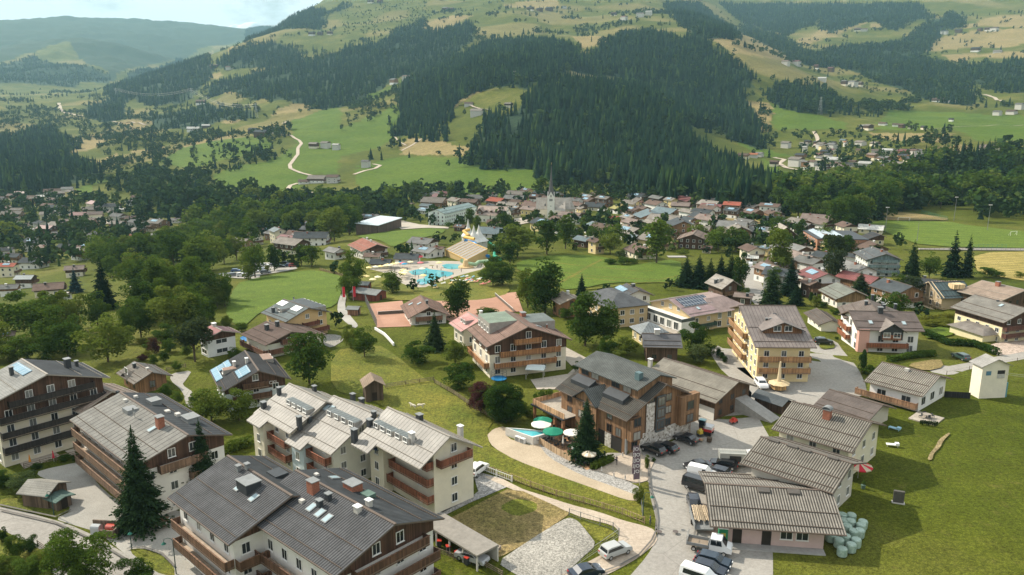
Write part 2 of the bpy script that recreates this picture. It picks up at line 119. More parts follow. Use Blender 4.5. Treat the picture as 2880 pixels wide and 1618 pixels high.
HEROES=[[-20.97,89.53,0.0,-0.737,20.47,8.46,7.56,12.52,0.308,{"label":"large white apartment house with grey corrugated roof and brown balconies at the bottom edge","cat":"apartment house","ra":[0.085,0.087,0.092],"ty":"corr","rb":[0.05,0.055,0.06],"wall":[0.78,0.76,0.7],"up":[[0.1,0.055,0.035],8.6],"win":[1.0,1.3,2.7],"balc":[["1",2.6,0,1],["1",5.4,0,1],["1",8.1,0.12,0.88],["A",2.6,0,1],["A",5.4,0,1]],"og":1.0,"oe":1.0,"fh":2.8,"bc":[0.13,0.07,0.045],"extra":None,"nowin":"","kz":1,"feat":[["chim","A",-4.13,1.38,1.3,1.5,"brick"],["sky","A",-1.77,3.26],["sky","A",0.11,3.34],["sky","A",1.76,3.45],["chim","A",-1.03,2.58,0.7,0.8,"dark"],["chim","A",-0.94,1.33,0.7,0.8,"dark"],["chim","A",-3.9,3.22,0.7,0.3,"pale"],["chim","A",4.32,0.88,0.8,0.7,"pale"],["chim","B",-1.74,2.9,2.0,0.9,"brick"],["chim","B",0.87,3.27,1.6,0.4,"green"],["chim","B",4.25,0.85,0.7,0.8,"pale"],["sky","B",-6.32,3.31],["chim","B",-7.64,1.49,0.6,0.3,"pale"]],"key":"front"}],[-33.35,95.9,0.0,-0.764,16.69,8.58,5.67,12.12,0.338,{"label":"left wing of the corrugated apartment house with roof windows","cat":"apartment house","ra":[0.085,0.087,0.092],"ty":"corr","rb":[0.05,0.055,0.06],"wall":[0.78,0.76,0.7],"up":[[0.1,0.055,0.035],8.6],"win":[1.0,1.3,2.7],"balc":[["A",2.6,0,1],["A",5.4,0,1],["1",5.4,0,0.5],["1",2.6,0,0.5]],"og":1.0,"oe":1.0,"fh":2.8,"bc":[0.16,0.09,0.055],"extra":None,"nowin":"","kz":1,"feat":[["sky","A",-0.1,2.64],["chim","A",1.23,1.98,2.6,1.0,"dark"],["sky","A",3.77,2.72],["chim","A",-3.5,0.91,0.6,0.7,"grey"],["chim","A",-2.61,-0.51,0.6,0.7,"grey"],["chim","B",0.48,2.54,2.4,0.5,"dark"]],"key":"front2"}],[-57.27,118.46,0.0,-0.761,25.67,8.18,6.75,11.63,0.292,{"label":"long white apartment block with half pale half black roof behind the tall spruce","cat":"apartment block","ra":[0.2,0.195,0.178],"ty":"sheet","rb":[0.05,0.055,0.06],"wall":[0.78,0.76,0.7],"up":[[0.1,0.055,0.035],8.4],"win":[1.0,1.3,2.7],"balc":[["A",2.4,0,1],["A",5.0,0,1],["A",7.6,0,1],["1",5.0,0.55,0.8],["1",2.4,0.55,0.8],["1",7.8,0.2,0.75]],"og":1.0,"oe":1.0,"fh":2.8,"bc":[0.2,0.125,0.08],"extra":None,"nowin":"","kz":0.931,"feat":[["chim","A",5.99,1.23,1.2,1.7,"brick"],["chim","A",-4.31,1.64,2.2,0.5,"grey"],["dish","A",-1.15,2.22],["chim","B",-5.49,2.63,2.0,0.7,"grey"],["chim","B",-9.11,1.1,0.7,0.4,"pale"],["chim","B",-0.18,2.49,0.9,0.3,"pale"],["chim","B",2.26,3.1,0.9,0.5,"pale"],["chim","B",5.6,3.66,2.4,0.9,"grey"],["chim","A",-8.5,0.83,0.7,0.4,"pale"],["sky","A",5.26,2.23]],"key":"leftbig"}],[-83.6,132.13,0.0,-0.725,12.55,8.94,9.92,14.62,0.312,{"label":"tall hotel with black timber balconies and dark roof at the left edge","cat":"hotel","ra":[0.24,0.24,0.225],"ty":"tile","rb":[0.05,0.055,0.06],"wall":[0.72,0.66,0.52],"up":[[0.1,0.055,0.035],9.5],"win":[1.0,1.3,2.7],"balc":[["1",3,0,1],["1",5.9,0,1],["1",8.8,0,1],["1",11.4,0.1,0.9]],"og":1.0,"oe":1.0,"fh":2.8,"bc":[0.035,0.03,0.028],"extra":None,"nowin":"","kz":0.913,"feat":[["solar","A",-5.19,1.75,0.89,2.41],["chim","A",-1.21,3.19,0.7,1.4,"dark"],["chim","B",-0.16,5.41,1.1,1.7,"dark"],["chim","B",-2.13,7.57,0.6,1.0,"dark"]],"key":"darkhotel"}],[-75.47,137.17,0.0,-0.609,8.89,5.88,4.93,9.01,0.359,{"label":"low wing with tan ribbed roof joining the dark hotel to the long block","cat":"house","ra":[0.3,0.235,0.19],"ty":"seam","rb":[0.2,0.15,0.12],"wall":[0.72,0.66,0.52],"up":[[0.1,0.055,0.035],5.5],"win":[1.0,1.3,2.7],"balc":[["A",5,0,1]],"og":1.0,"oe":1.0,"fh":2.8,"bc":[0.22,0.13,0.08],"extra":None,"nowin":"","kz":1,"feat":[["chim","A",-3.31,0.23,0.6,0.5,"dark"],["chim","B",6.27,-2.43,0.6,0.5,"dark"]],"key":"linkroof"}],[-78.88,161.42,0.0,-0.784,9.97,3.83,4.13,4.46,0.405,{"label":"small dark-roofed wooden cottage beside the bend of the garden drive","cat":"cottage","ra":[0.17,0.155,0.135],"ty":"tile","rb":[0.11,0.11,0.105],"wall":[0.28,0.15,0.075],"up":None,"win":[1.0,1.3,2.7],"balc":[],"og":1.0,"oe":1.0,"fh":2.8,"bc":[0.2,0.11,0.06],"extra":"gA","nowin":"","kz":1,"feat":[["chim","A",-2.04,1.0,0.7,0.9,"dark"],["chim","B",2.28,-0.51,0.7,0.4,"pale"]],"key":"cottage"}],[-53.62,155.73,0.0,-1.076,14.9,7.33,6.12,7.82,0.418,{"label":"chalet with black roof and blue solar panels lettered on its timber front","cat":"chalet","ra":[0.045,0.046,0.048],"ty":"tile","rb":None,"wall":[0.62,0.68,0.68],"up":[[0.1,0.055,0.035],4.2],"win":[1.0,1.3,2.7],"balc":[["1",2.6,0.1,0.75],["1",5.2,0.2,0.7]],"og":1.0,"oe":1.0,"fh":2.8,"bc":[0.11,0.06,0.035],"extra":"STOCKL","nowin":"","kz":0.869,"feat":[["solar","A",-6.96,0.92,5.97,7.26],["solar","A",-6.91,-3.58,4.82,6.01],["solar","A",-7.14,-2.92,3.55,4.77],["solar","A",1.26,5.92,1.25,3.62],["chim","A",-1.97,3.14,0.6,1.0,"pale"],["chim","A",0.04,0.96,0.6,1.0,"pale"],["box","A",-2.12,-0.24,2.94,5.57,0.9,[0.3,0.19,0.14]],["box","B",-6.98,-2.62,2.83,6.52,1.5,[0.3,0.2,0.15]]],"key":"stoe"}],[21.52,139.63,0.0,-0.947,19.4,9.44,8.55,11.38,0.445,{"label":"timber and stone hotel with dark raised roof beside the blue pool","cat":"hotel","ra":[0.07,0.067,0.06],"ty":"corr","rb":None,"wall":[0.25,0.145,0.078],"up":None,"win":[1.3,1.5,3.3],"balc":[],"og":0.9,"oe":0.8,"fh":2.8,"bc":[0.2,0.11,0.06],"extra":"hotel","nowin":"A","kz":0.813,"feat":[],"key":"hotel"}],[38.11,153.17,0.0,-0.888,18.88,7.09,6.11,6.8,0.366,{"label":"long old barn with pale shingle roof behind the timber hotel","cat":"barn","ra":[0.2,0.185,0.155],"ty":"tile","rb":None,"wall":[0.12,0.07,0.04],"up":None,"win":[1.0,1.3,2.7],"balc":[],"og":1.0,"oe":1.0,"fh":2.8,"bc":[0.2,0.11,0.06],"extra":"barnbase","nowin":"AB","kz":0.74,"feat":[["chim","B",-14.83,27.64,0.6,2.0,"pale"],["chim","A",-10.28,3.3,0.8,1.4,"pale"]],"key":"barn"}],[1.07,175.52,0.0,-1.228,15.01,9.66,10.56,11.28,0.364,{"label":"four-storey guesthouse chalet with brown roof and flowered balconies","cat":"guesthouse","ra":[0.2,0.135,0.11],"ty":"tile","rb":None,"wall":[0.72,0.66,0.52],"up":[[0.1,0.055,0.035],6.0],"win":[1.1,1.6,3.0],"balc":[["1",2.9,0.05,0.85],["1",5.7,0.12,0.9],["1",8.5,0.3,0.65],["A",2.9,0,1]],"og":1.0,"oe":1.0,"fh":2.8,"bc":[0.33,0.16,0.07],"extra":None,"nowin":"","kz":0.902,"feat":[["chim","B",-5.53,3.58,1.4,1.0,"brick"],["box","A",-7.88,1.57,0.45,7.11,1.5,[0.19,0.24,0.18]],["box","B",-10.55,0.39,3.19,10.35,1.0,[0.13,0.15,0.14]],["sky","B",-0.83,4.83],["sky","B",2.54,4.49],["chim","B",1.07,7.05,0.3,0.8,"brick"]],"key":"chalet"}],[59.31,178.93,-0.0,-0.026,13.19,15.57,8.0,13.42,0.325,{"label":"big yellow hotel with brown ribbed roof and three rows of timber balconies","cat":"hotel","ra":[0.19,0.16,0.145],"ty":"seam","rb":None,"wall":[0.74,0.6,0.34],"up":None,"win":[1.0,1.3,2.7],"balc":[["A",2.8,0,1],["A",5.7,0,1],["0",2.8,0.0,0.62],["0",5.7,0,0.62],["0",8.4,0,0.62],["1",2.8,0.5,1],["1",5.7,0.5,1]],"og":1.0,"oe":1.0,"fh":2.8,"bc":[0.34,0.19,0.09],"extra":"gY","nowin":"","kz":0.895,"feat":[["chim","A",-1.74,6.1,0.5,0.6,"dark"],["chim","A",-0.85,6.09,0.5,0.6,"dark"],["chim","A",1.06,7.43,0.6,0.6,"dark"],["chim","A",2.2,7.42,0.6,0.6,"dark"],["chim","A",0.71,3.77,0.7,0.4,"dark"]],"key":"yellow"}],[92.85,193.15,-1.02,-0.086,16.01,7.21,7.21,9.25,0.386,{"label":"white house with pink corner tower and brown balconies","cat":"guesthouse","ra":[0.135,0.11,0.1],"ty":"tile","rb":None,"wall":[0.8,0.79,0.74],"up":None,"win":[1.3,1.9,3.0],"balc":[["A",2.7,0.12,0.82],["0",2.7,0,0.55],["0",5.5,0,0.55]],"og":1.0,"oe":1.0,"fh":2.8,"bc":[0.27,0.1,0.05],"extra":"gP","nowin":"","kz":0.77,"feat":[["chim","A",-0.48,0.63,1.1,1.4,"dark"],["sky","A",-3.93,4.39],["sky","A",3.99,4.45]],"key":"pinktower"}],[93.63,200.31,-1.48,-1.816,12.46,7.31,8.22,9.61,0.342,{"label":"rear wing with brown roof and four square chimneys behind the pink tower","cat":"house","ra":[0.15,0.125,0.11],"ty":"tile","rb":None,"wall":[0.78,0.77,0.72],"up":None,"win":[1.0,1.3,2.7],"balc":[],"og":1.0,"oe":1.0,"fh":2.8,"bc":[0.2,0.11,0.06],"extra":None,"nowin":"","kz":0.801,"feat":[["chim","A",-0.92,1.21,0.9,1.0,"dark"],["chim","B",-3.92,3.39,0.7,0.9,"dark"],["chim","B",-1.23,3.22,0.8,1.0,"dark"],["chim","B",-9.1,7.65,0.8,1.0,"dark"],["chim","B",-8.44,1.6,0.8,1.2,"dark"]],"key":"pinkback"}],[133.27,209.92,-2.85,-1.261,17.08,8.27,8.27,9.35,0.353,{"label":"wide pale yellow inn with grey tiled roof at the right edge","cat":"inn","ra":[0.185,0.175,0.155],"ty":"tile","rb":None,"wall":[0.78,0.7,0.45],"up":[[0.1,0.055,0.035],6.0],"win":[1.0,1.3,2.7],"balc":[["1",2.7,0,1],["1",5.3,0,1]],"og":1.0,"oe":1.0,"fh":2.8,"bc":[0.13,0.06,0.045],"extra":"annex","nowin":"","kz":0.779,"feat":[["sky","A",1.6,1.7],["chim","A",-0.76,0.29,0.6,0.3,"dark"]],"key":"rightyellow"}],[153.77,242.41,-4.71,-1.18,14.78,10.78,10.78,8.2,0.231,{"label":"farmhouse with broad light brown roof and brick chimney by the mown field","cat":"farmhouse","ra":[0.27,0.21,0.165],"ty":"tile","rb":None,"wall":[0.13,0.08,0.05],"up":None,"win":[1.0,1.3,2.7],"balc":[],"og":1.0,"oe":1.0,"fh":2.8,"bc":[0.2,0.11,0.06],"extra":None,"nowin":"A","kz":1,"feat":[["chim","A",-0.76,1.32,1.2,1.3,"brick"]],"key":"rightbrown"}],[139.98,249.72,-5.03,0.155,12.43,6.59,5.56,8.02,0.531,{"label":"half-built house with bare rafters and teal roofing felt","cat":"house under construction","ra":[0.075,0.105,0.11],"ty":"sheet","rb":None,"wall":[0.5,0.4,0.26],"up":None,"win":[1.0,1.3,2.7],"balc":[],"og":1.0,"oe":1.0,"fh":2.8,"bc":[0.2,0.11,0.06],"extra":"site","nowin":"AB","kz":1,"feat":[],"key":"site"}],[107.41,248.62,-4.48,-1.513,12.98,6.25,4.74,6.11,0.392,{"label":"barn-like house with mossy grey roof and half timber walls","cat":"house","ra":[0.17,0.18,0.155],"ty":"tile","rb":None,"wall":[0.78,0.74,0.66],"up":[[0.3,0.19,0.1],2.2],"win":[1.0,1.3,2.7],"balc":[],"og":1.0,"oe":1.0,"fh":2.8,"bc":[0.2,0.11,0.06],"extra":None,"nowin":"","kz":1,"feat":[],"key":"greenroof"}],[87.3,214.73,-2.18,-1.607,13.04,3.46,3.2,3.82,0.371,{"label":"low cream outbuilding with weathered dark roof behind the yellow hotel","cat":"outbuilding","ra":[0.12,0.105,0.095],"ty":"corr","rb":[0.07,0.065,0.06],"wall":[0.75,0.72,0.62],"up":None,"win":[1.0,1.3,2.7],"balc":[],"og":1.0,"oe":1.0,"fh":2.8,"bc":[0.2,0.11,0.06],"extra":None,"nowin":"1","kz":1,"feat":[],"key":"garagewhite"}],[81.91,155.27,0.0,-0.855,11.78,7.62,7.19,6.14,0.308,{"label":"white bungalow with pale corrugated roof and timber terrace","cat":"bungalow","ra":[0.21,0.195,0.17],"ty":"corrbig","rb":None,"wall":[0.84,0.82,0.78],"up":None,"win":[1.7,1.6,3.2],"balc":[["A",0.9,-0.25,1]],"og":1.0,"oe":1.0,"fh":3.2,"bc":[0.3,0.17,0.1],"extra":None,"nowin":"","kz":1,"feat":[["chim","A",-0.25,0.91,0.8,0.5,"pale"]],"key":"terracehouse"}],[65.93,143.62,0.0,-0.895,10.89,5.49,5.49,4.5,0.352,{"label":"low garage with dark brown tiled roof between bungalow and cream house","cat":"garage","ra":[0.125,0.105,0.095],"ty":"tile","rb":None,"wall":[0.6,0.55,0.45],"up":None,"win":[1.0,1.3,2.7],"balc":[],"og":1.0,"oe":1.0,"fh":2.8,"bc":[0.2,0.11,0.06],"extra":None,"nowin":"A1","kz":1,"feat":[],"key":"darkgarage"}],[54.28,126.78,0.0,-0.763,13.73,7.52,7.4,8.37,0.36,{"label":"cream house with striped corrugated roof and brick chimney with metal hood","cat":"house","ra":[0.18,0.168,0.148],"ty":"corrbig","rb":None,"wall":[0.76,0.7,0.53],"up":None,"win":[1.1,1.2,3.0],"balc":[],"og":1.0,"oe":1.0,"fh":2.8,"bc":[0.2,0.11,0.06],"extra":None,"nowin":"","kz":1,"feat":[["chim","A",0.08,1.75,1.2,1.5,"hood"]],"key":"chimneyhouse"}],[44.79,112.66,0.0,-0.743,14.33,6.7,6.54,7.92,0.317,{"label":"big hall with striped grey corrugated roof next to the parked cars","cat":"hall","ra":[0.17,0.158,0.14],"ty":"corrbig","rb":None,"wall":[0.6,0.56,0.48],"up":None,"win":[1.0,1.3,2.7],"balc":[],"og":1.5,"oe":1.0,"fh":2.8,"bc":[0.2,0.11,0.06],"extra":None,"nowin":"A","kz":1,"feat":[["vent","A",-4.82,-0.03],["vent","A",-1.8,-0.0],["vent","A",0.25,0.01],["vent","A",4.4,-0.07]],"key":"barn2"}],[36.96,105.16,0.0,-0.132,17.9,8.31,8.31,5.53,0.251,{"label":"low pink workshop with striped corrugated roof beside the wrapped hay bales","cat":"workshop","ra":[0.2,0.185,0.165],"ty":"corrbig","rb":None,"wall":[0.56,0.42,0.38],"up":None,"win":[1.0,1.3,2.7],"balc":[],"og":2.4,"oe":1.6,"fh":2.8,"bc":[0.2,0.11,0.06],"extra":"shop","nowin":"AB01","kz":1,"feat":[["vent","A",-0.69,0.85],["vent","A",3.47,0.81]],"key":"barn1"}],[-71.51,185.08,-0.2,-0.834,6.3,4.4,4.49,6.46,0.302,{"label":"white house with dark red ribbed roof behind the tall pine","cat":"house","ra":[0.24,0.07,0.07],"ty":"seam","rb":[0.11,0.05,0.06],"wall":[0.76,0.77,0.74],"up":[[0.1,0.055,0.035],5.2],"win":[2.6,1.2,3.6],"balc":[],"og":1.0,"oe":1.0,"fh":2.8,"bc":[0.2,0.11,0.06],"extra":None,"nowin":"","kz":0.807,"feat":[["chim","B",-1.94,0.14,1.0,0.7,"pale"]],"key":"purple"}],[-57.58,188.64,-0.15,-0.802,13.09,6.92,9.45,5.73,0.272,{"label":"cream house with plain dark brown roof and small blue garden pool","cat":"house","ra":[0.11,0.08,0.068],"ty":"tile","rb":None,"wall":[0.74,0.73,0.6],"up":[[0.1,0.055,0.035],4.6],"win":[1.0,1.3,2.7],"balc":[["1",4.4,0,0.9],["1",1.9,0,0.9],["A",1.6,-0.1,1]],"og":1.0,"oe":1.0,"fh":2.8,"bc":[0.17,0.08,0.05],"extra":None,"nowin":"","kz":0.74,"feat":[["chim","A",-1.31,2.45,1.0,1.3,"dark"],["chim","A",-0.41,-1.27,0.9,1.2,"dark"]],"key":"brownpool"}],[-57.59,205.23,-1.26,-0.789,13.11,6.83,6.71,8.43,0.35,{"label":"ochre house with slate roof and two bright white roof panels","cat":"house","ra":[0.13,0.15,0.15],"ty":"tile","rb":[0.09,0.105,0.11],"wall":[0.66,0.46,0.23],"up":None,"win":[1.0,1.3,2.7],"balc":[["1",4.5,0.35,0.75],["1",2.0,0.6,1]],"og":1.0,"oe":1.0,"fh":2.8,"bc":[0.16,0.06,0.04],"extra":None,"nowin":"","kz":0.802,"feat":[["panel","A",-6.03,-2.7,0.68,2.48],["panel","A",1.43,4.81,0.76,2.62],["box","A",-1.75,0.67,1.69,4.68,0.9,[0.12,0.14,0.14]],["chim","A",-2.43,5.38,0.8,1.3,"dark"],["chim","B",-4.27,4.66,0.8,0.8,"dark"],["chim","B",-8.84,8.83,0.8,0.8,"dark"],["dish","A",-0.49,-0.45],["box","B",-7.86,5.88,1.4,10.58,1.0,[0.07,0.08,0.085]]],"key":"panels"}],[-25.07,221.1,-1.85,-1.296,14.94,5.94,5.89,5.61,0.436,{"label":"brown-roofed chalet standing between the clay tennis courts","cat":"chalet","ra":[0.185,0.12,0.095],"ty":"tile","rb":None,"wall":[0.7,0.68,0.62],"up":[[0.1,0.055,0.035],5.2],"win":[1.0,1.3,2.7],"balc":[["1",2.8,0,1]],"og":1.0,"oe":1.0,"fh":2.8,"bc":[0.2,0.1,0.06],"extra":None,"nowin":"","kz":0.74,"feat":[["sky","A",-3.72,3.48],["sky","A",-0.23,1.54],["chim","B",3.31,-0.96,0.7,1.0,"dark"]],"key":"tennis"}],[-9.71,194.74,-0.07,-1.143,8.72,5.13,5.13,6.6,0.424,{"label":"house with pink ribbed metal roof beside the guesthouse chalet","cat":"house","ra":[0.48,0.24,0.215],"ty":"seam","rb":None,"wall":[0.66,0.6,0.48],"up":None,"win":[1.0,1.3,2.7],"balc":[],"og":1.0,"oe":1.0,"fh":2.8,"bc":[0.2,0.11,0.06],"extra":None,"nowin":"","kz":1,"feat":[["chim","B",-7.29,4.92,0.8,1.2,"pale"],["box","A",-1.34,2.38,0.1,3.12,0.6,[0.45,0.23,0.2]]],"key":"pinkroof"}],[16.44,227.47,-2.13,-1.243,8.74,4.3,4,6.26,0.34,{"label":"little wooden chalet with shingled roof beside the tall ash trees","cat":"chalet","ra":[0.27,0.225,0.18],"ty":"tile","rb":None,"wall":[0.34,0.18,0.09],"up":None,"win":[1.0,1.3,2.7],"balc":[],"og":1.0,"oe":1.0,"fh":2.8,"bc":[0.2,0.11,0.06],"extra":None,"nowin":"","kz":1,"feat":[["chim","B",-0.28,-0.45,0.8,1.0,"pale"]],"key":"hut"}],[36.76,235.76,-2.66,-1.301,9.71,3.84,4.98,7.22,0.365,{"label":"slate-roofed house with blue solar panel and white gable by the meadow path","cat":"house","ra":[0.085,0.09,0.095],"ty":"tile","rb":[0.06,0.065,0.07],"wall":[0.76,0.77,0.74],"up":None,"win":[1.0,1.3,2.7],"balc":[],"og":1.0,"oe":1.0,"fh":2.8,"bc":[0.2,0.11,0.06],"extra":None,"nowin":"","kz":1,"feat":[["solar","A",-5.22,0.7,1.8,3.67],["chim","B",0.2,-0.36,1.0,0.9,"dark"]],"key":"bluegable"}],[47.41,214.37,-1.38,0.522,10.42,9.29,9.29,8.2,0.31,{"label":"ochre hotel with purple-brown roof and large dark solar array","cat":"hotel","ra":[0.3,0.22,0.22],"ty":"tile","rb":None,"wall":[0.6,0.46,0.26],"up":None,"win":[1.0,1.3,2.7],"balc":[["A",2.2,0.3,1]],"og":1.0,"oe":1.0,"fh":2.8,"bc":[0.04,0.07,0.05],"extra":"terrace","nowin":"","kz":0.781,"feat":[["pv","A",-3.47,6.73,0.84,4.92],["sky","A",0.03,6.29]],"key":"solarhotel"}],[35.39,180.96,0.0,-0.067,9.18,3.96,3.96,6.0,0.502,{"label":"small dark tiled house with open timber veranda below the pavilion","cat":"house","ra":[0.12,0.12,0.125],"ty":"tile","rb":None,"wall":[0.12,0.075,0.05],"up":None,"win":[1.0,1.3,2.7],"balc":[],"og":1.0,"oe":1.0,"fh":2.8,"bc":[0.2,0.11,0.06],"extra":None,"nowin":"","kz":0.75,"feat":[["chim","B",-0.98,-2.35,1.2,1.0,"pale"]],"key":"darktile"}],[70.13,256.12,-4.2,-1.246,10.37,4.13,3.2,7.23,0.568,{"label":"old chalet with weathered shingle roof below the dark conifer clump","cat":"chalet","ra":[0.29,0.265,0.235],"ty":"tile","rb":None,"wall":[0.13,0.08,0.055],"up":None,"win":[1.0,1.3,2.7],"balc":[["1",2.6,0.1,0.9]],"og":1.0,"oe":1.0,"fh":2.8,"bc":[0.2,0.11,0.06],"extra":None,"nowin":"","kz":1,"feat":[["chim","A",-0.42,3.03,0.8,1.1,"dark"],["box","A",-0.92,0.79,0.16,2.32,0.5,[0.25,0.23,0.2]]],"key":"browngable"}],[148.8,317.25,-9.04,-1.682,17.26,7.39,6.79,9.72,0.342,{"label":"four-storey grey hotel with slate roof and green-grey balconies","cat":"hotel","ra":[0.1,0.11,0.115],"ty":"tile","rb":None,"wall":[0.66,0.68,0.64],"up":[[0.2,0.27,0.27],8.4],"win":[1.0,1.3,2.7],"balc":[["1",2.9,0,1],["1",5.7,0,1],["1",8.4,0.1,0.9]],"og":1.0,"oe":1.0,"fh":2.8,"bc":[0.2,0.27,0.28],"extra":None,"nowin":"","kz":0.748,"feat":[["chim","A",3.75,-1.15,0.9,0.9,"brick"],["chim","A",-0.24,5.37,0.5,0.4,"pale"],["chim","A",-5.82,5.22,0.5,0.4,"pale"],["chim","A",-5.58,0.94,0.5,0.5,"pale"]],"key":"greyhotel"}],[190.51,410.65,-13.59,-1.624,10.82,6.18,3.2,5.76,0.365,{"label":"low cream house with black roof in front of the football pitch","cat":"house","ra":[0.05,0.053,0.056],"ty":"tile","rb":None,"wall":[0.66,0.58,0.36],"up":[[0.1,0.055,0.035],2.6],"win":[1.0,1.3,2.7],"balc":[],"og":1.0,"oe":1.0,"fh":2.8,"bc":[0.2,0.11,0.06],"extra":None,"nowin":"","kz":1,"feat":[],"key":"blackroof"}],[-67.61,372.88,-12.58,-1.059,20.69,7.7,6.19,7.17,0.343,{"label":"red-brown roofed chalet hotel left of the open-air pool","cat":"chalet hotel","ra":[0.27,0.12,0.09],"ty":"tile","rb":None,"wall":[0.72,0.69,0.62],"up":[[0.1,0.055,0.035],6.2],"win":[1.0,1.3,2.7],"balc":[["1",2.8,0,1],["1",5.6,0,1]],"og":1.0,"oe":1.0,"fh":2.8,"bc":[0.11,0.06,0.04],"extra":None,"nowin":"","kz":0.74,"feat":[["chim","B",-7.28,1.25,0.8,0.9,"pale"],["chim","A",1.88,-0.12,0.8,0.8,"pale"]],"key":"poolchalet"}],[91.31,391.77,-12.0,-1.922,16.02,8.15,5.92,7.85,0.359,{"label":"big dark timber farmhouse with brown roof on the meadow side","cat":"farmhouse","ra":[0.19,0.145,0.12],"ty":"tile","rb":None,"wall":[0.1,0.055,0.035],"up":None,"win":[1.0,1.3,2.7],"balc":[],"og":1.0,"oe":1.0,"fh":2.8,"bc":[0.2,0.11,0.06],"extra":None,"nowin":"","kz":1,"feat":[["chim","A",-5.15,1.88,1.0,1.0,"brick"]],"key":"bigbrown"}],[140.51,408.13,-13.18,-1.623,14.58,6.18,5.92,10.0,0.616,{"label":"tall barn with pale grey roof and rust-brown gable","cat":"barn","ra":[0.34,0.31,0.26],"ty":"tile","rb":None,"wall":[0.13,0.07,0.045],"up":None,"win":[1.0,1.3,2.7],"balc":[],"og":1.0,"oe":1.0,"fh":2.8,"bc":[0.2,0.11,0.06],"extra":None,"nowin":"AB","kz":1,"feat":[["chim","A",-5.26,1.44,0.5,0.9,"dark"]],"key":"barngrey"}],[-40.84,542.72,-22.12,1.079,41.83,7.24,6.4,11.28,0.34,{"label":"long four-storey pale aqua school with blue-grey metal roof","cat":"school","ra":[0.2,0.27,0.26],"ty":"seam","rb":None,"wall":[0.66,0.74,0.68],"up":None,"win":[1.4,1.4,2.5],"balc":[],"og":0.3,"oe":0.3,"fh":2.8,"bc":[0.2,0.11,0.06],"extra":None,"nowin":"","kz":0.868,"feat":[["chim","A",-12.08,1.32,0.8,0.8,"dark"]],"key":"school"}],[-12.88,547.9,-21.77,-0.264,20.77,9.75,9.75,10.19,0.495,{"label":"pale public building with brown mansard roof and a row of dormers","cat":"public building","ra":[0.34,0.27,0.23],"ty":"tile","rb":None,"wall":[0.76,0.74,0.64],"up":None,"win":[1.2,1.5,2.3],"balc":[],"og":0.3,"oe":0.3,"fh":2.8,"bc":[0.2,0.11,0.06],"extra":"dormers","nowin":"","kz":1,"feat":[],"key":"townhall"}],[-35.09,128.25,0.0,-0.796,12.25,6.92,6.92,11.3,0.475,{"label":"far left section of the cream terraced block with stepped pale metal roof","cat":"terraced house","ra":[0.24,0.225,0.2],"ty":"seam","rb":None,"wall":[0.76,0.7,0.55],"up":None,"win":[0.9,1.2,3.0],"balc":[["A",2.6,0.38,0.95],["A",5.4,0.38,0.95],["0",2.6,0.2,0.6]],"og":1.0,"oe":1.0,"fh":2.8,"bc":[0.22,0.085,0.05],"extra":None,"nowin":"","kz":0.904,"feat":[["box","A",-1.5,5.67,1.87,3.22,1.7,[0.13,0.15,0.15]],["chim","A",-5.23,2.42,0.7,1.3,"dark"],["chim","A",-5.22,5.43,0.9,1.0,"dark"],["chim","A",6.22,5.16,0.8,1.5,"dark"],["chim","B",-3.83,3.64,0.7,1.0,"dark"]],"key":"terA"}],[-26.12,122.7,0.0,-0.766,11.34,8.26,8.26,11.3,0.48,{"label":"middle section of the cream terraced block with stepped pale metal roof","cat":"terraced house","ra":[0.25,0.235,0.21],"ty":"seam","rb":None,"wall":[0.72,0.7,0.6],"up":None,"win":[0.9,1.2,3.0],"balc":[["A",2.6,0.38,0.95],["A",5.4,0.38,0.95]],"og":1.0,"oe":1.0,"fh":2.8,"bc":[0.22,0.085,0.05],"extra":None,"nowin":"","kz":0.904,"feat":[["box","A",-3.05,5.65,1.9,3.32,1.8,[0.13,0.15,0.15]],["sky","A",-4.35,2.29],["sky","A",-3.2,2.11],["chim","A",-4.6,5.45,0.7,1.0,"dark"],["chim","A",6.82,4.65,0.9,1.5,"dark"],["chim","B",-9.09,6.18,0.8,0.9,"dark"],["chim","B",-4.71,4.99,0.8,0.9,"dark"]],"key":"terB"}],[-14.49,113.76,0.0,-0.812,15.83,5.56,6.23,12.09,0.523,{"label":"near end section of the cream terraced block with glazed gable and pale metal roof","cat":"terraced house","ra":[0.26,0.245,0.22],"ty":"seam","rb":None,"wall":[0.76,0.7,0.55],"up":None,"win":[1.0,1.25,4.4],"balc":[["A",2.4,0.25,1],["A",5.2,0.3,1],["A",7.9,0.45,1],["1",8.2,0.05,0.95]],"og":1.0,"oe":1.0,"fh":2.8,"bc":[0.22,0.085,0.05],"extra":None,"nowin":"","kz":0.967,"oa":3.2,"feat":[["box","A",-6.92,-1.58,2.35,3.56,1.8,[0.13,0.15,0.15]],["box","A",-1.38,2.58,2.23,3.5,1.8,[0.13,0.15,0.15]],["chim","A",-7.74,3.56,0.9,1.0,"dark"],["chim","A",-8.82,2.04,0.7,0.7,"dark"],["chim","B",-3.8,3.22,1.0,0.9,"dark"],["chim","B",1.28,7.42,0.8,1.7,"pale"],["chim","A",2.44,2.9,0.8,1.4,"pale"]],"key":"terC"}],[-249.33,558.03,-40.8,1.311,27.83,6.5,7.89,9.83,0.304,{"label":"three-storey white apartment block beside the left village","cat":"apartment block","ra":[0.24,0.24,0.21],"ty":"sheet","rb":None,"wall":[0.74,0.76,0.68],"up":None,"win":[1.6,1.3,2.8],"balc":[],"og":0.3,"oe":0.5,"fh":2.8,"bc":[0.2,0.11,0.06],"extra":None,"nowin":"","kz":1,"feat":[],"key":"flats"}]]
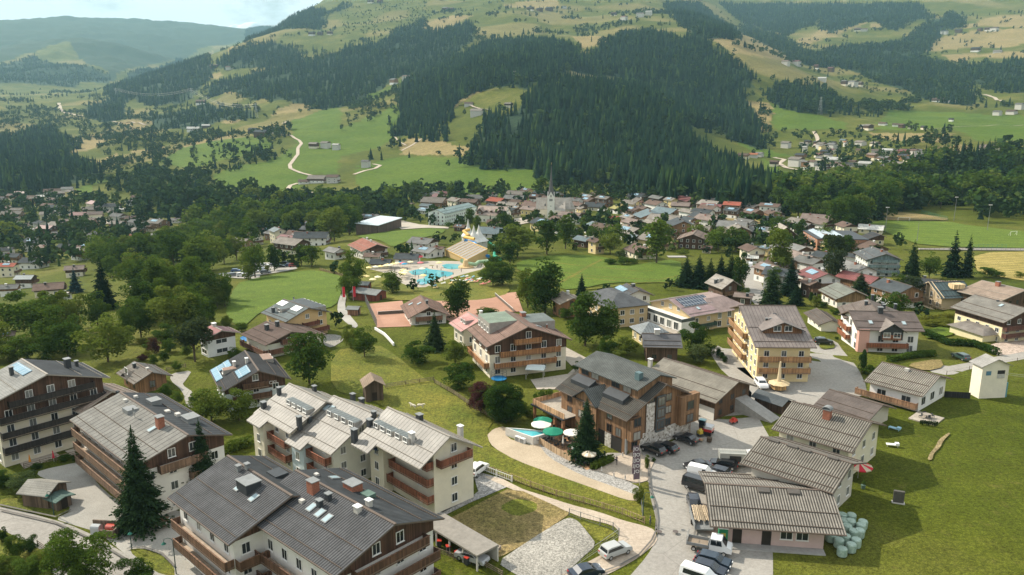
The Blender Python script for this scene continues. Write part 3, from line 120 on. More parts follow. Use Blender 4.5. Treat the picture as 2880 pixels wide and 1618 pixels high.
FARH=[["left village",[[-603.7,943.1,-59.5,-0.65,9.2,3.8,6.7,"dw"],[-640.8,1003.7,-57.6,0.39,10.1,4.2,4.3,"sw"],[-340.4,527.1,-45.1,0.22,9.1,3.8,8.2,"dw"],[-484.3,770.4,-57.6,0.39,6.8,2.8,6.0,"pw"],[-451.2,728.5,-55.7,0.38,10.1,4.2,4.5,"pc"],[-583.2,951.4,-58.8,0.2,13.7,5.7,7.0,"sk"],[-424.9,696.0,-54.0,0.2,5.4,2.2,3.5,"ww"],[-448.8,741.0,-55.3,0.02,8.5,3.5,4.0,"sw"],[-346.3,569.1,-46.9,-0.41,15.4,6.4,9.1,"dw"],[-572.3,968.2,-57.6,0.36,13.3,5.6,4.8,"wc"],[-400.6,678.1,-52.3,-0.16,13.6,5.7,7.2,"mk"],[-462.7,787.7,-55.3,0.27,13.5,5.6,6.9,"sc"],[-584.3,1011.8,-56.0,0.44,20.1,8.4,6.0,"bw"],[-379.1,654.6,-50.9,0.0,7.5,3.1,3.9,"gk"],[-460.0,805.9,-54.4,0.17,8.2,3.4,4.0,"sw"],[-415.4,733.5,-52.6,0.34,9.8,4.1,4.7,"pk"],[-567.7,1017.0,-54.7,0.33,14.0,5.8,6.4,"gw"],[-313.2,553.0,-44.3,-0.1,13.0,5.4,5.7,"dk"],[-380.8,680.7,-51.0,0.25,8.5,3.5,4.0,"bw"],[-503.7,911.2,-54.7,-0.02,11.4,4.8,4.5,"wc"],[-438.3,791.3,-53.0,-0.54,10.5,4.4,5.7,"sw"],[-360.4,670.0,-49.9,-0.03,8.2,3.4,4.0,"sw"],[-426.9,801.2,-51.7,0.32,15.5,6.5,6.5,"sn"],[-298.2,556.4,-43.5,0.06,13.0,5.4,5.1,"mc"],[-398.0,754.7,-50.9,0.45,13.8,5.7,7.1,"pc"],[-343.9,650.9,-48.9,-0.21,6.3,2.6,3.8,"bw"],[-420.2,826.0,-50.7,0.3,18.2,7.6,5.7,"sn"],[-276.7,541.2,-41.6,0.3,19.5,8.1,5.9,"tw"],[-392.2,778.5,-50.3,-0.06,9.5,4.0,4.2,"sw"],[-365.9,734.5,-49.9,-0.41,14.0,5.8,7.1,"gw"],[-392.5,799.4,-50.2,0.28,7.8,3.2,3.9,"ww"],[-405.4,844.7,-50.0,0.19,10.4,4.3,6.4,"gw"],[-282.8,586.2,-43.7,-0.25,6.2,2.6,6.5,"ow"],[-310.3,652.1,-47.4,-0.34,12.1,5.0,11.1,"gw"],[-394.8,847.7,-49.9,-0.79,10.2,4.2,6.7,"bc"],[-302.5,658.5,-47.3,-0.44,8.6,3.6,6.0,"bn"],[-424.1,1041.8,-46.5,-0.49,13.8,5.8,7.1,"gk"],[-252.9,638.3,-43.9,-0.15,11.4,4.8,6.2,"bo"]]],["nearer left village",[[-144.1,217.0,-7.8,0.41,5.4,2.2,3.7,"pk"],[-280.4,434.1,-36.2,0.05,9.3,3.9,7.8,"rc"],[-223.1,343.8,-24.9,0.23,8.1,3.4,5.1,"gn"],[-232.2,370.6,-27.6,0.04,8.6,3.6,6.2,"tk"],[-288.0,469.5,-38.9,-0.06,13.7,5.7,6.5,"dw"],[-198.2,331.5,-21.7,0.4,11.9,5.0,5.4,"bk"],[-179.1,309.2,-18.2,-0.35,5.6,2.3,3.5,"ww"],[-226.7,403.5,-29.4,0.34,9.5,4.0,5.8,"pk"],[-305.4,716.2,-48.8,-0.12,10.3,4.3,4.3,"gk"],[-241.1,624.0,-42.6,0.02,9.1,3.8,5.0,"ww"],[-218.2,612.8,-40.2,0.08,21.7,9.0,7.2,"dk"]]],["middle village",[[-199.3,602.9,-38.0,-0.2,12.0,5.0,7.4,"gk"],[-147.9,496.7,-28.1,-0.93,10.7,4.5,9.5,"tc"],[-188.8,668.2,-38.1,-0.25,10.7,4.5,4.7,"bk"],[-167.4,597.5,-34.6,-0.43,18.2,7.6,6.1,"mw"],[-120.7,514.5,-26.1,0.06,10.4,4.3,4.4,"bk"],[-83.7,370.0,-13.4,-0.74,9.3,3.9,5.4,"gw"],[-105.2,587.1,-27.8,-0.17,13.6,5.7,5.1,"gk"],[-63.0,353.3,-11.3,-0.09,7.7,3.2,3.9,"bw"],[-80.0,621.1,-26.9,-0.4,6.9,2.9,8.3,"pn"],[-45.3,399.5,-13.2,-0.5,13.5,5.6,4.9,"gk"]]],["pool village",[[-189.6,802.4,-41.1,-0.12,5.4,2.2,4.6,"bw"],[-160.3,773.8,-38.3,-0.14,8.5,3.6,4.6,"gw"],[-125.4,666.2,-31.6,-0.34,5.4,2.3,3.7,"pk"],[-55.3,329.9,-9.6,-0.1,9.1,3.8,4.1,"dk"],[-45.9,343.4,-10.1,-0.13,11.0,4.6,4.4,"dk"],[-67.3,615.8,-26.2,-0.76,11.5,4.8,4.5,"tn"],[-68.6,640.2,-27.0,-0.42,10.9,4.5,5.4,"tk"],[-39.4,363.8,-11.2,-0.68,11.8,4.9,4.8,"gw"],[-65.0,669.8,-27.8,-0.34,20.8,8.7,7.8,"sn"],[-33.7,363.9,-11.1,-0.43,5.4,2.2,4.8,"bw"],[-31.4,482.4,-18.3,-0.46,7.9,3.3,3.9,"bk"],[-37.9,679.5,-27.4,-0.64,11.3,4.7,4.6,"rk"],[-15.9,363.4,-11.0,-0.48,5.4,2.2,4.9,"bw"],[-10.5,446.1,-15.8,-0.33,17.0,7.1,5.5,"tw"],[-10.0,506.1,-19.4,-0.15,12.1,5.1,4.6,"bc"],[-12.5,669.1,-26.4,-0.68,15.9,6.6,6.2,"rk"],[4.2,596.5,-23.7,-1.23,8.3,3.4,5.8,"sn"]]],["church village",[[13.2,638.9,-24.9,-0.72,8.2,3.4,5.6,"mk"],[13.2,527.0,-20.1,-0.55,6.0,2.5,3.6,"bc"],[49.7,561.9,-21.2,-1.22,8.4,3.5,7.4,"sy"],[36.5,395.2,-12.3,-0.88,9.9,4.1,5.4,"tk"],[63.0,652.9,-24.4,-1.06,15.5,6.5,6.4,"bn"],[39.8,370.7,-10.9,-1.07,7.7,3.2,7.2,"by"],[49.1,456.7,-15.6,-1.33,14.9,6.2,6.2,"tw"],[65.7,581.5,-21.8,-0.29,5.4,2.2,3.5,"ww"],[60.6,509.0,-18.4,-0.47,8.2,3.4,4.0,"bk"],[78.1,583.1,-21.6,-1.09,10.6,4.4,5.4,"Yk"],[69.6,514.4,-18.5,-0.31,12.3,5.1,4.7,"rc"],[67.4,440.0,-14.5,-0.94,9.6,4.0,4.2,"bk"],[64.4,409.5,-12.8,-1.38,9.1,3.8,4.6,"tk"],[104.0,649.0,-23.4,-1.21,10.5,4.4,5.2,"sn"],[102.6,633.9,-23.0,-1.21,7.5,3.1,3.9,"mw"],[58.5,354.8,-9.8,-1.3,14.1,5.9,5.6,"bk"],[78.2,475.2,-16.4,-1.21,11.7,4.9,4.6,"gw"],[97.7,591.4,-21.6,-1.04,10.5,4.4,4.4,"bn"],[92.2,527.9,-18.8,-1.6,24.2,10.1,6.7,"to"],[109.0,556.6,-19.8,-0.89,18.5,7.7,6.0,"tn"],[93.8,438.5,-14.3,-1.57,16.9,7.0,9.7,"dn"],[127.1,595.7,-20.9,-0.38,14.2,5.9,6.1,"pk"],[145.0,657.4,-22.4,-0.74,12.2,5.1,5.5,"dy"],[144.5,606.7,-20.7,-0.76,6.9,2.9,5.8,"sn"],[92.5,371.9,-11.0,-0.33,5.4,2.2,3.5,"bk"]]],["right village",[[156.7,563.3,-18.9,-0.45,12.4,5.2,8.5,"rn"],[121.5,433.6,-14.1,-0.45,16.0,6.6,9.3,"gc"],[120.1,416.3,-13.4,-1.64,13.1,5.5,8.9,"sn"],[111.1,362.4,-10.8,-0.33,8.5,3.6,4.0,"ew"],[104.5,340.2,-9.5,-0.33,5.9,2.5,3.6,"wn"],[115.3,374.4,-11.4,-0.39,5.9,2.5,3.6,"dk"],[175.1,572.8,-18.8,-1.26,13.7,5.7,5.9,"sn"],[137.0,432.1,-14.1,-0.34,13.2,5.5,6.3,"gk"],[118.7,365.8,-11.1,-0.92,5.4,2.2,4.6,"ty"],[190.4,577.7,-18.6,-0.84,8.0,3.3,3.9,"sk"],[165.2,497.6,-16.4,-0.41,14.0,5.8,5.0,"dk"],[178.8,532.8,-17.4,-1.2,9.1,3.8,4.1,"sk"],[142.8,405.0,-13.1,-0.51,6.8,2.8,3.9,"gn"],[135.6,369.4,-11.6,-0.44,12.0,5.0,4.6,"sy"],[125.8,334.4,-9.6,-0.39,8.9,3.7,4.1,"gc"],[262.2,711.5,-24.8,-0.53,6.5,2.7,3.7,"pw"],[135.9,337.4,-9.9,-0.91,10.5,4.4,5.8,"dw"],[143.5,329.6,-9.6,-0.93,6.8,2.8,6.5,"dw"],[172.7,395.2,-13.0,-0.45,7.7,3.2,3.9,"eo"],[207.1,453.9,-14.9,-0.52,13.7,5.7,4.9,"wk"]]],["group behind the yellow hotel",[[73.6,244.9,-3.6,-0.47,6.0,2.5,4.0,"pk"],[101.0,261.5,-5.0,-1.33,6.9,2.9,6.0,"bk"]]],["right hamlet",[[309.8,1076.7,-16.6,-0.54,14.9,6.2,6.9,"bn"],[329.9,1097.7,-17.1,-0.47,12.0,5.0,6.3,"ow"],[340.8,1107.4,-16.6,-0.82,10.6,4.4,6.4,"gw"],[328.7,1005.7,-21.4,-0.66,10.6,4.4,7.5,"bk"],[411.6,1211.3,-10.7,-0.85,13.5,5.6,10.0,"sw"],[349.6,986.7,-20.0,-0.95,16.8,7.0,11.8,"sw"],[388.4,1081.1,-15.8,-0.87,13.8,5.8,5.8,"dn"],[438.1,1209.5,-7.9,-0.61,12.6,5.2,5.8,"sw"],[346.6,949.2,-20.3,-0.87,8.4,3.5,10.3,"gn"],[413.2,1135.6,-11.8,-0.87,7.3,3.0,7.9,"ww"],[449.5,1225.8,-6.1,-1.05,10.6,4.4,6.5,"dk"],[363.4,967.1,-18.7,-1.14,10.7,4.5,7.9,"bw"],[456.6,1212.9,-5.8,-1.23,7.8,3.2,5.3,"dk"],[404.6,1062.1,-14.0,-1.24,10.2,4.3,5.3,"mk"],[394.6,1028.2,-15.2,-1.15,10.6,4.4,4.4,"gk"],[439.5,1143.3,-8.7,-1.24,14.1,5.9,10.0,"sw"],[358.4,924.3,-18.8,-1.07,14.2,5.9,7.3,"dw"],[383.9,989.6,-15.8,-0.89,6.0,2.5,3.6,"bn"],[406.3,1032.8,-13.6,-1.25,9.9,4.1,6.7,"dw"],[445.5,1121.4,-7.1,-1.08,12.8,5.3,8.7,"gw"],[328.1,818.4,-19.0,-0.64,8.6,3.6,4.6,"bw"],[472.2,1187.9,-4.2,-1.08,10.3,4.3,4.7,"dk"],[397.0,986.3,-14.0,-0.64,18.0,7.5,5.6,"ww"],[379.6,936.7,-15.9,-1.08,14.0,5.8,5.2,"bn"],[494.0,1203.4,-1.3,-1.09,10.4,4.3,4.3,"tn"],[464.4,1124.0,-3.7,-1.44,6.6,2.7,7.2,"ow"],[368.1,882.1,-16.5,-0.92,8.9,3.7,4.5,"dw"],[357.3,854.5,-16.9,-0.57,7.4,3.1,3.8,"pw"],[388.0,919.5,-14.7,-0.84,12.4,5.2,4.7,"gw"],[400.7,942.5,-13.0,-0.93,8.7,3.6,4.1,"bk"],[343.0,790.2,-16.5,-0.93,8.9,3.7,4.1,"bk"],[479.0,1108.6,-1.6,-1.11,13.9,5.8,7.1,"sw"],[576.5,1333.0,13.4,-0.93,9.5,4.0,6.6,"wk"],[395.9,898.4,-13.5,-0.68,14.4,6.0,6.5,"ww"],[359.2,812.2,-15.5,-1.11,7.4,3.1,4.6,"mn"],[578.6,1315.5,12.0,-1.29,13.6,5.7,9.3,"sk"],[453.0,1004.8,-6.6,-0.6,8.7,3.6,6.4,"pw"],[489.8,1087.6,-0.8,-1.21,12.4,5.2,5.7,"sk"],[373.3,805.9,-14.5,-0.78,7.5,3.1,5.5,"ww"],[626.5,1370.6,18.1,-0.95,13.0,5.4,4.8,"bk"],[372.0,794.0,-14.5,-0.79,8.7,3.6,4.1,"bn"],[462.2,990.5,-6.0,-0.61,12.6,5.2,7.7,"ww"],[638.7,1348.8,16.7,-0.79,11.2,4.7,5.0,"bk"],[478.7,1001.1,-4.4,-0.62,7.3,3.0,4.4,"gw"],[632.7,1315.6,15.5,-1.15,10.3,4.3,6.5,"bk"],[454.7,933.8,-8.3,-0.98,11.2,4.7,7.2,"do"],[487.8,998.1,-4.0,-0.63,10.4,4.3,4.8,"dw"],[637.5,1298.3,14.4,-0.63,7.6,3.2,5.2,"pk"],[494.4,980.4,-4.4,-0.82,11.1,4.6,6.1,"gw"],[650.6,1280.0,13.8,-1.34,9.2,3.8,6.3,"dk"]]],["right hillside",[[684.7,2064.7,144.7,-0.84,18.6,7.8,11.5,"pw"],[795.4,2311.4,153.4,-0.86,24.0,10.0,14.0,"mw"],[886.1,2400.7,146.9,-0.88,13.4,5.6,12.2,"mk"],[746.8,1978.1,103.0,-0.45,19.9,8.3,10.1,"ww"],[924.6,2387.4,139.1,-0.89,16.6,6.9,12.8,"mk"],[807.0,1992.5,93.5,-0.91,13.9,5.8,12.3,"gk"],[836.5,2013.5,92.2,-1.09,20.8,8.6,13.5,"gw"],[1438.0,3466.3,337.6,-0.57,26.4,11.0,13.3,"bk"],[860.7,2032.6,92.6,-0.92,15.6,6.5,11.1,"sk"],[1459.2,3451.3,336.4,-0.57,26.4,11.0,11.4,"bw"],[948.8,1816.1,54.7,-0.83,24.0,10.0,9.7,"bk"],[1697.2,3268.2,310.6,-0.83,25.9,10.8,14.3,"dw"],[775.5,1434.1,22.6,-1.02,8.1,3.4,5.6,"dk"],[963.1,1784.0,51.1,-0.84,15.7,6.6,7.3,"sw"],[1753.6,3269.4,316.5,-0.84,23.6,9.8,13.7,"dk"],[471.5,834.6,-11.5,-1.04,14.3,5.9,6.2,"tw"],[478.6,841.9,-10.8,-1.04,9.6,4.0,4.9,"ew"],[1565.4,2796.8,218.2,-0.86,26.4,11.0,14.2,"dk"],[1810.3,3222.1,317.5,-1.21,17.5,7.3,12.9,"dk"],[492.2,829.5,-10.7,-0.88,8.7,3.6,4.2,"tw"],[1829.0,3205.3,317.6,-0.87,18.5,7.7,13.1,"bk"],[569.2,960.9,-1.1,-0.88,20.0,8.3,8.9,"pc"],[511.7,854.0,-8.9,-0.89,8.9,3.7,4.1,"rw"],[1842.6,3181.9,315.3,-1.05,26.4,11.0,14.4,"bw"],[920.9,1543.9,30.5,-1.06,14.1,5.9,9.6,"gw"],[1589.3,2709.7,210.3,-0.7,25.6,10.6,7.9,"sw"],[511.9,833.9,-9.6,-0.9,6.9,2.9,3.8,"mw"],[613.9,1000.5,1.1,-0.72,11.3,4.7,4.5,"ww"],[948.8,1545.3,33.1,-1.07,17.4,7.2,8.2,"bw"],[989.9,1589.9,41.4,-1.08,14.5,6.1,12.4,"gw"]]],["central hillside",[[-195.8,1074.8,-28.7,-0.34,11.5,4.8,10.2,"gw"],[-656.4,3901.2,497.4,-0.36,26.4,11.0,14.3,"dk"],[-611.6,3888.9,497.0,-0.37,23.9,10.0,14.0,"mk"],[-291.3,2025.7,97.8,-0.73,18.4,7.7,13.1,"gn"],[-259.4,2024.8,105.2,-0.4,20.3,8.5,13.4,"pw"],[-234.9,2021.4,108.8,-0.23,20.6,8.6,13.4,"rc"],[-278.5,3495.5,421.5,-0.44,23.9,10.0,14.0,"gk"],[-252.0,3448.5,414.5,-0.45,25.9,10.8,14.3,"bk"],[-75.8,1432.9,50.8,-0.12,16.0,6.7,5.3,"bw"],[-57.5,1335.0,35.1,-0.22,20.3,8.5,10.6,"sw"],[-5.4,1334.4,48.0,-0.52,13.1,5.5,7.6,"sk"],[2.1,1558.3,105.2,-0.18,12.3,5.1,7.7,"ww"],[18.9,1559.3,106.4,-0.19,17.2,7.2,6.4,"sw"],[70.1,3185.7,389.8,-0.72,23.6,9.8,13.9,"dk"],[105.6,3199.6,388.2,-0.73,21.6,9.0,13.6,"dk"],[146.0,3283.5,398.9,-0.57,26.4,11.0,14.4,"dk"],[206.7,3332.6,412.5,-0.24,20.7,8.6,10.0,"dw"],[368.4,3027.8,355.0,-0.64,18.7,7.8,13.0,"bk"],[374.6,2791.6,318.6,-0.83,20.7,8.6,13.5,"mw"],[444.5,2896.1,338.5,-0.33,26.4,11.0,14.4,"sw"],[476.3,2912.8,347.3,-0.34,22.7,9.4,13.8,"ww"]]],["left hillside",[[-703.1,1787.3,-6.5,0.29,26.4,11.0,8.6,"wk"],[-883.4,2319.3,47.4,0.1,26.4,11.0,12.4,"bk"],[-683.9,1812.8,0.3,0.19,18.0,7.5,6.3,"wk"],[-1058.1,2931.4,171.3,-0.18,26.4,11.0,11.1,"bk"],[-963.6,2814.8,161.3,0.16,26.4,11.0,10.5,"bw"],[-274.6,843.1,-44.7,-0.21,16.9,7.1,6.5,"sk"],[-500.7,1567.9,-1.9,-0.21,17.7,7.4,8.9,"dk"],[-452.8,1462.2,-4.2,-0.22,22.7,9.5,11.3,"dk"],[-247.7,790.9,-43.8,-0.22,11.4,4.7,4.5,"pw"],[-244.2,819.5,-43.7,-0.41,11.6,4.8,6.9,"sw"],[-432.9,1491.9,0.2,-0.59,16.9,7.0,9.5,"dw"],[-216.5,748.6,-41.7,-0.24,12.9,5.4,5.8,"bw"],[-251.1,964.8,-38.8,0.08,14.1,5.9,5.0,"bn"],[-750.8,3119.0,294.4,-0.46,21.2,8.8,13.5,"dk"],[-317.6,1292.8,-15.7,-0.28,14.7,6.1,9.3,"sk"],[-236.2,969.9,-37.8,-0.11,21.7,9.1,8.5,"sk"],[-721.8,3131.7,296.3,-0.47,19.1,8.0,13.2,"dk"],[-298.7,1292.5,-15.6,-0.47,14.5,6.0,10.7,"sw"],[-686.3,3134.7,297.9,-0.31,19.4,8.1,13.2,"bk"],[-215.0,961.0,-37.4,-0.13,15.1,6.3,9.7,"bw"],[-277.4,1272.9,-17.3,-0.31,11.8,4.9,10.0,"ww"]]]]
FILL=[["church village",80,[[-112,774],[-83,759],[-55,749],[-29,744],[-3,740],[23,739],[48,729],[73,720],[97,711],[120,700],[142,688],[159,654],[174,623],[189,597],[202,573],[193,483],[200,456],[206,431],[184,376],[171,375],[158,374],[144,373],[135,392],[124,413],[105,389],[88,367],[77,376],[65,387],[54,407],[42,431],[27,459],[10,491],[-9,538],[-33,593],[-61,650]]],["left village",60,[[-765,995],[-623,1016],[-592,1014],[-559,1010],[-480,938],[-418,889],[-279,606],[-259,515],[-265,494],[-271,473],[-276,455],[-457,584],[-606,782]]],["middle village",24,[[-330,721],[-307,717],[-281,708],[-254,692],[-220,668],[-189,644],[-159,621],[-109,481],[-112,402],[-129,418],[-149,438],[-170,458],[-205,506],[-241,547]]],["right village",22,[[96,367],[109,369],[122,370],[135,372],[118,302],[126,293],[134,285],[139,278],[145,270],[117,235],[110,237],[103,238],[96,239],[95,262],[95,289],[96,325]]],["right hamlet",18,[[439,1152],[453,1093],[465,1039],[485,1007],[506,984],[474,860],[433,840],[386,808],[371,843],[362,897]]]]
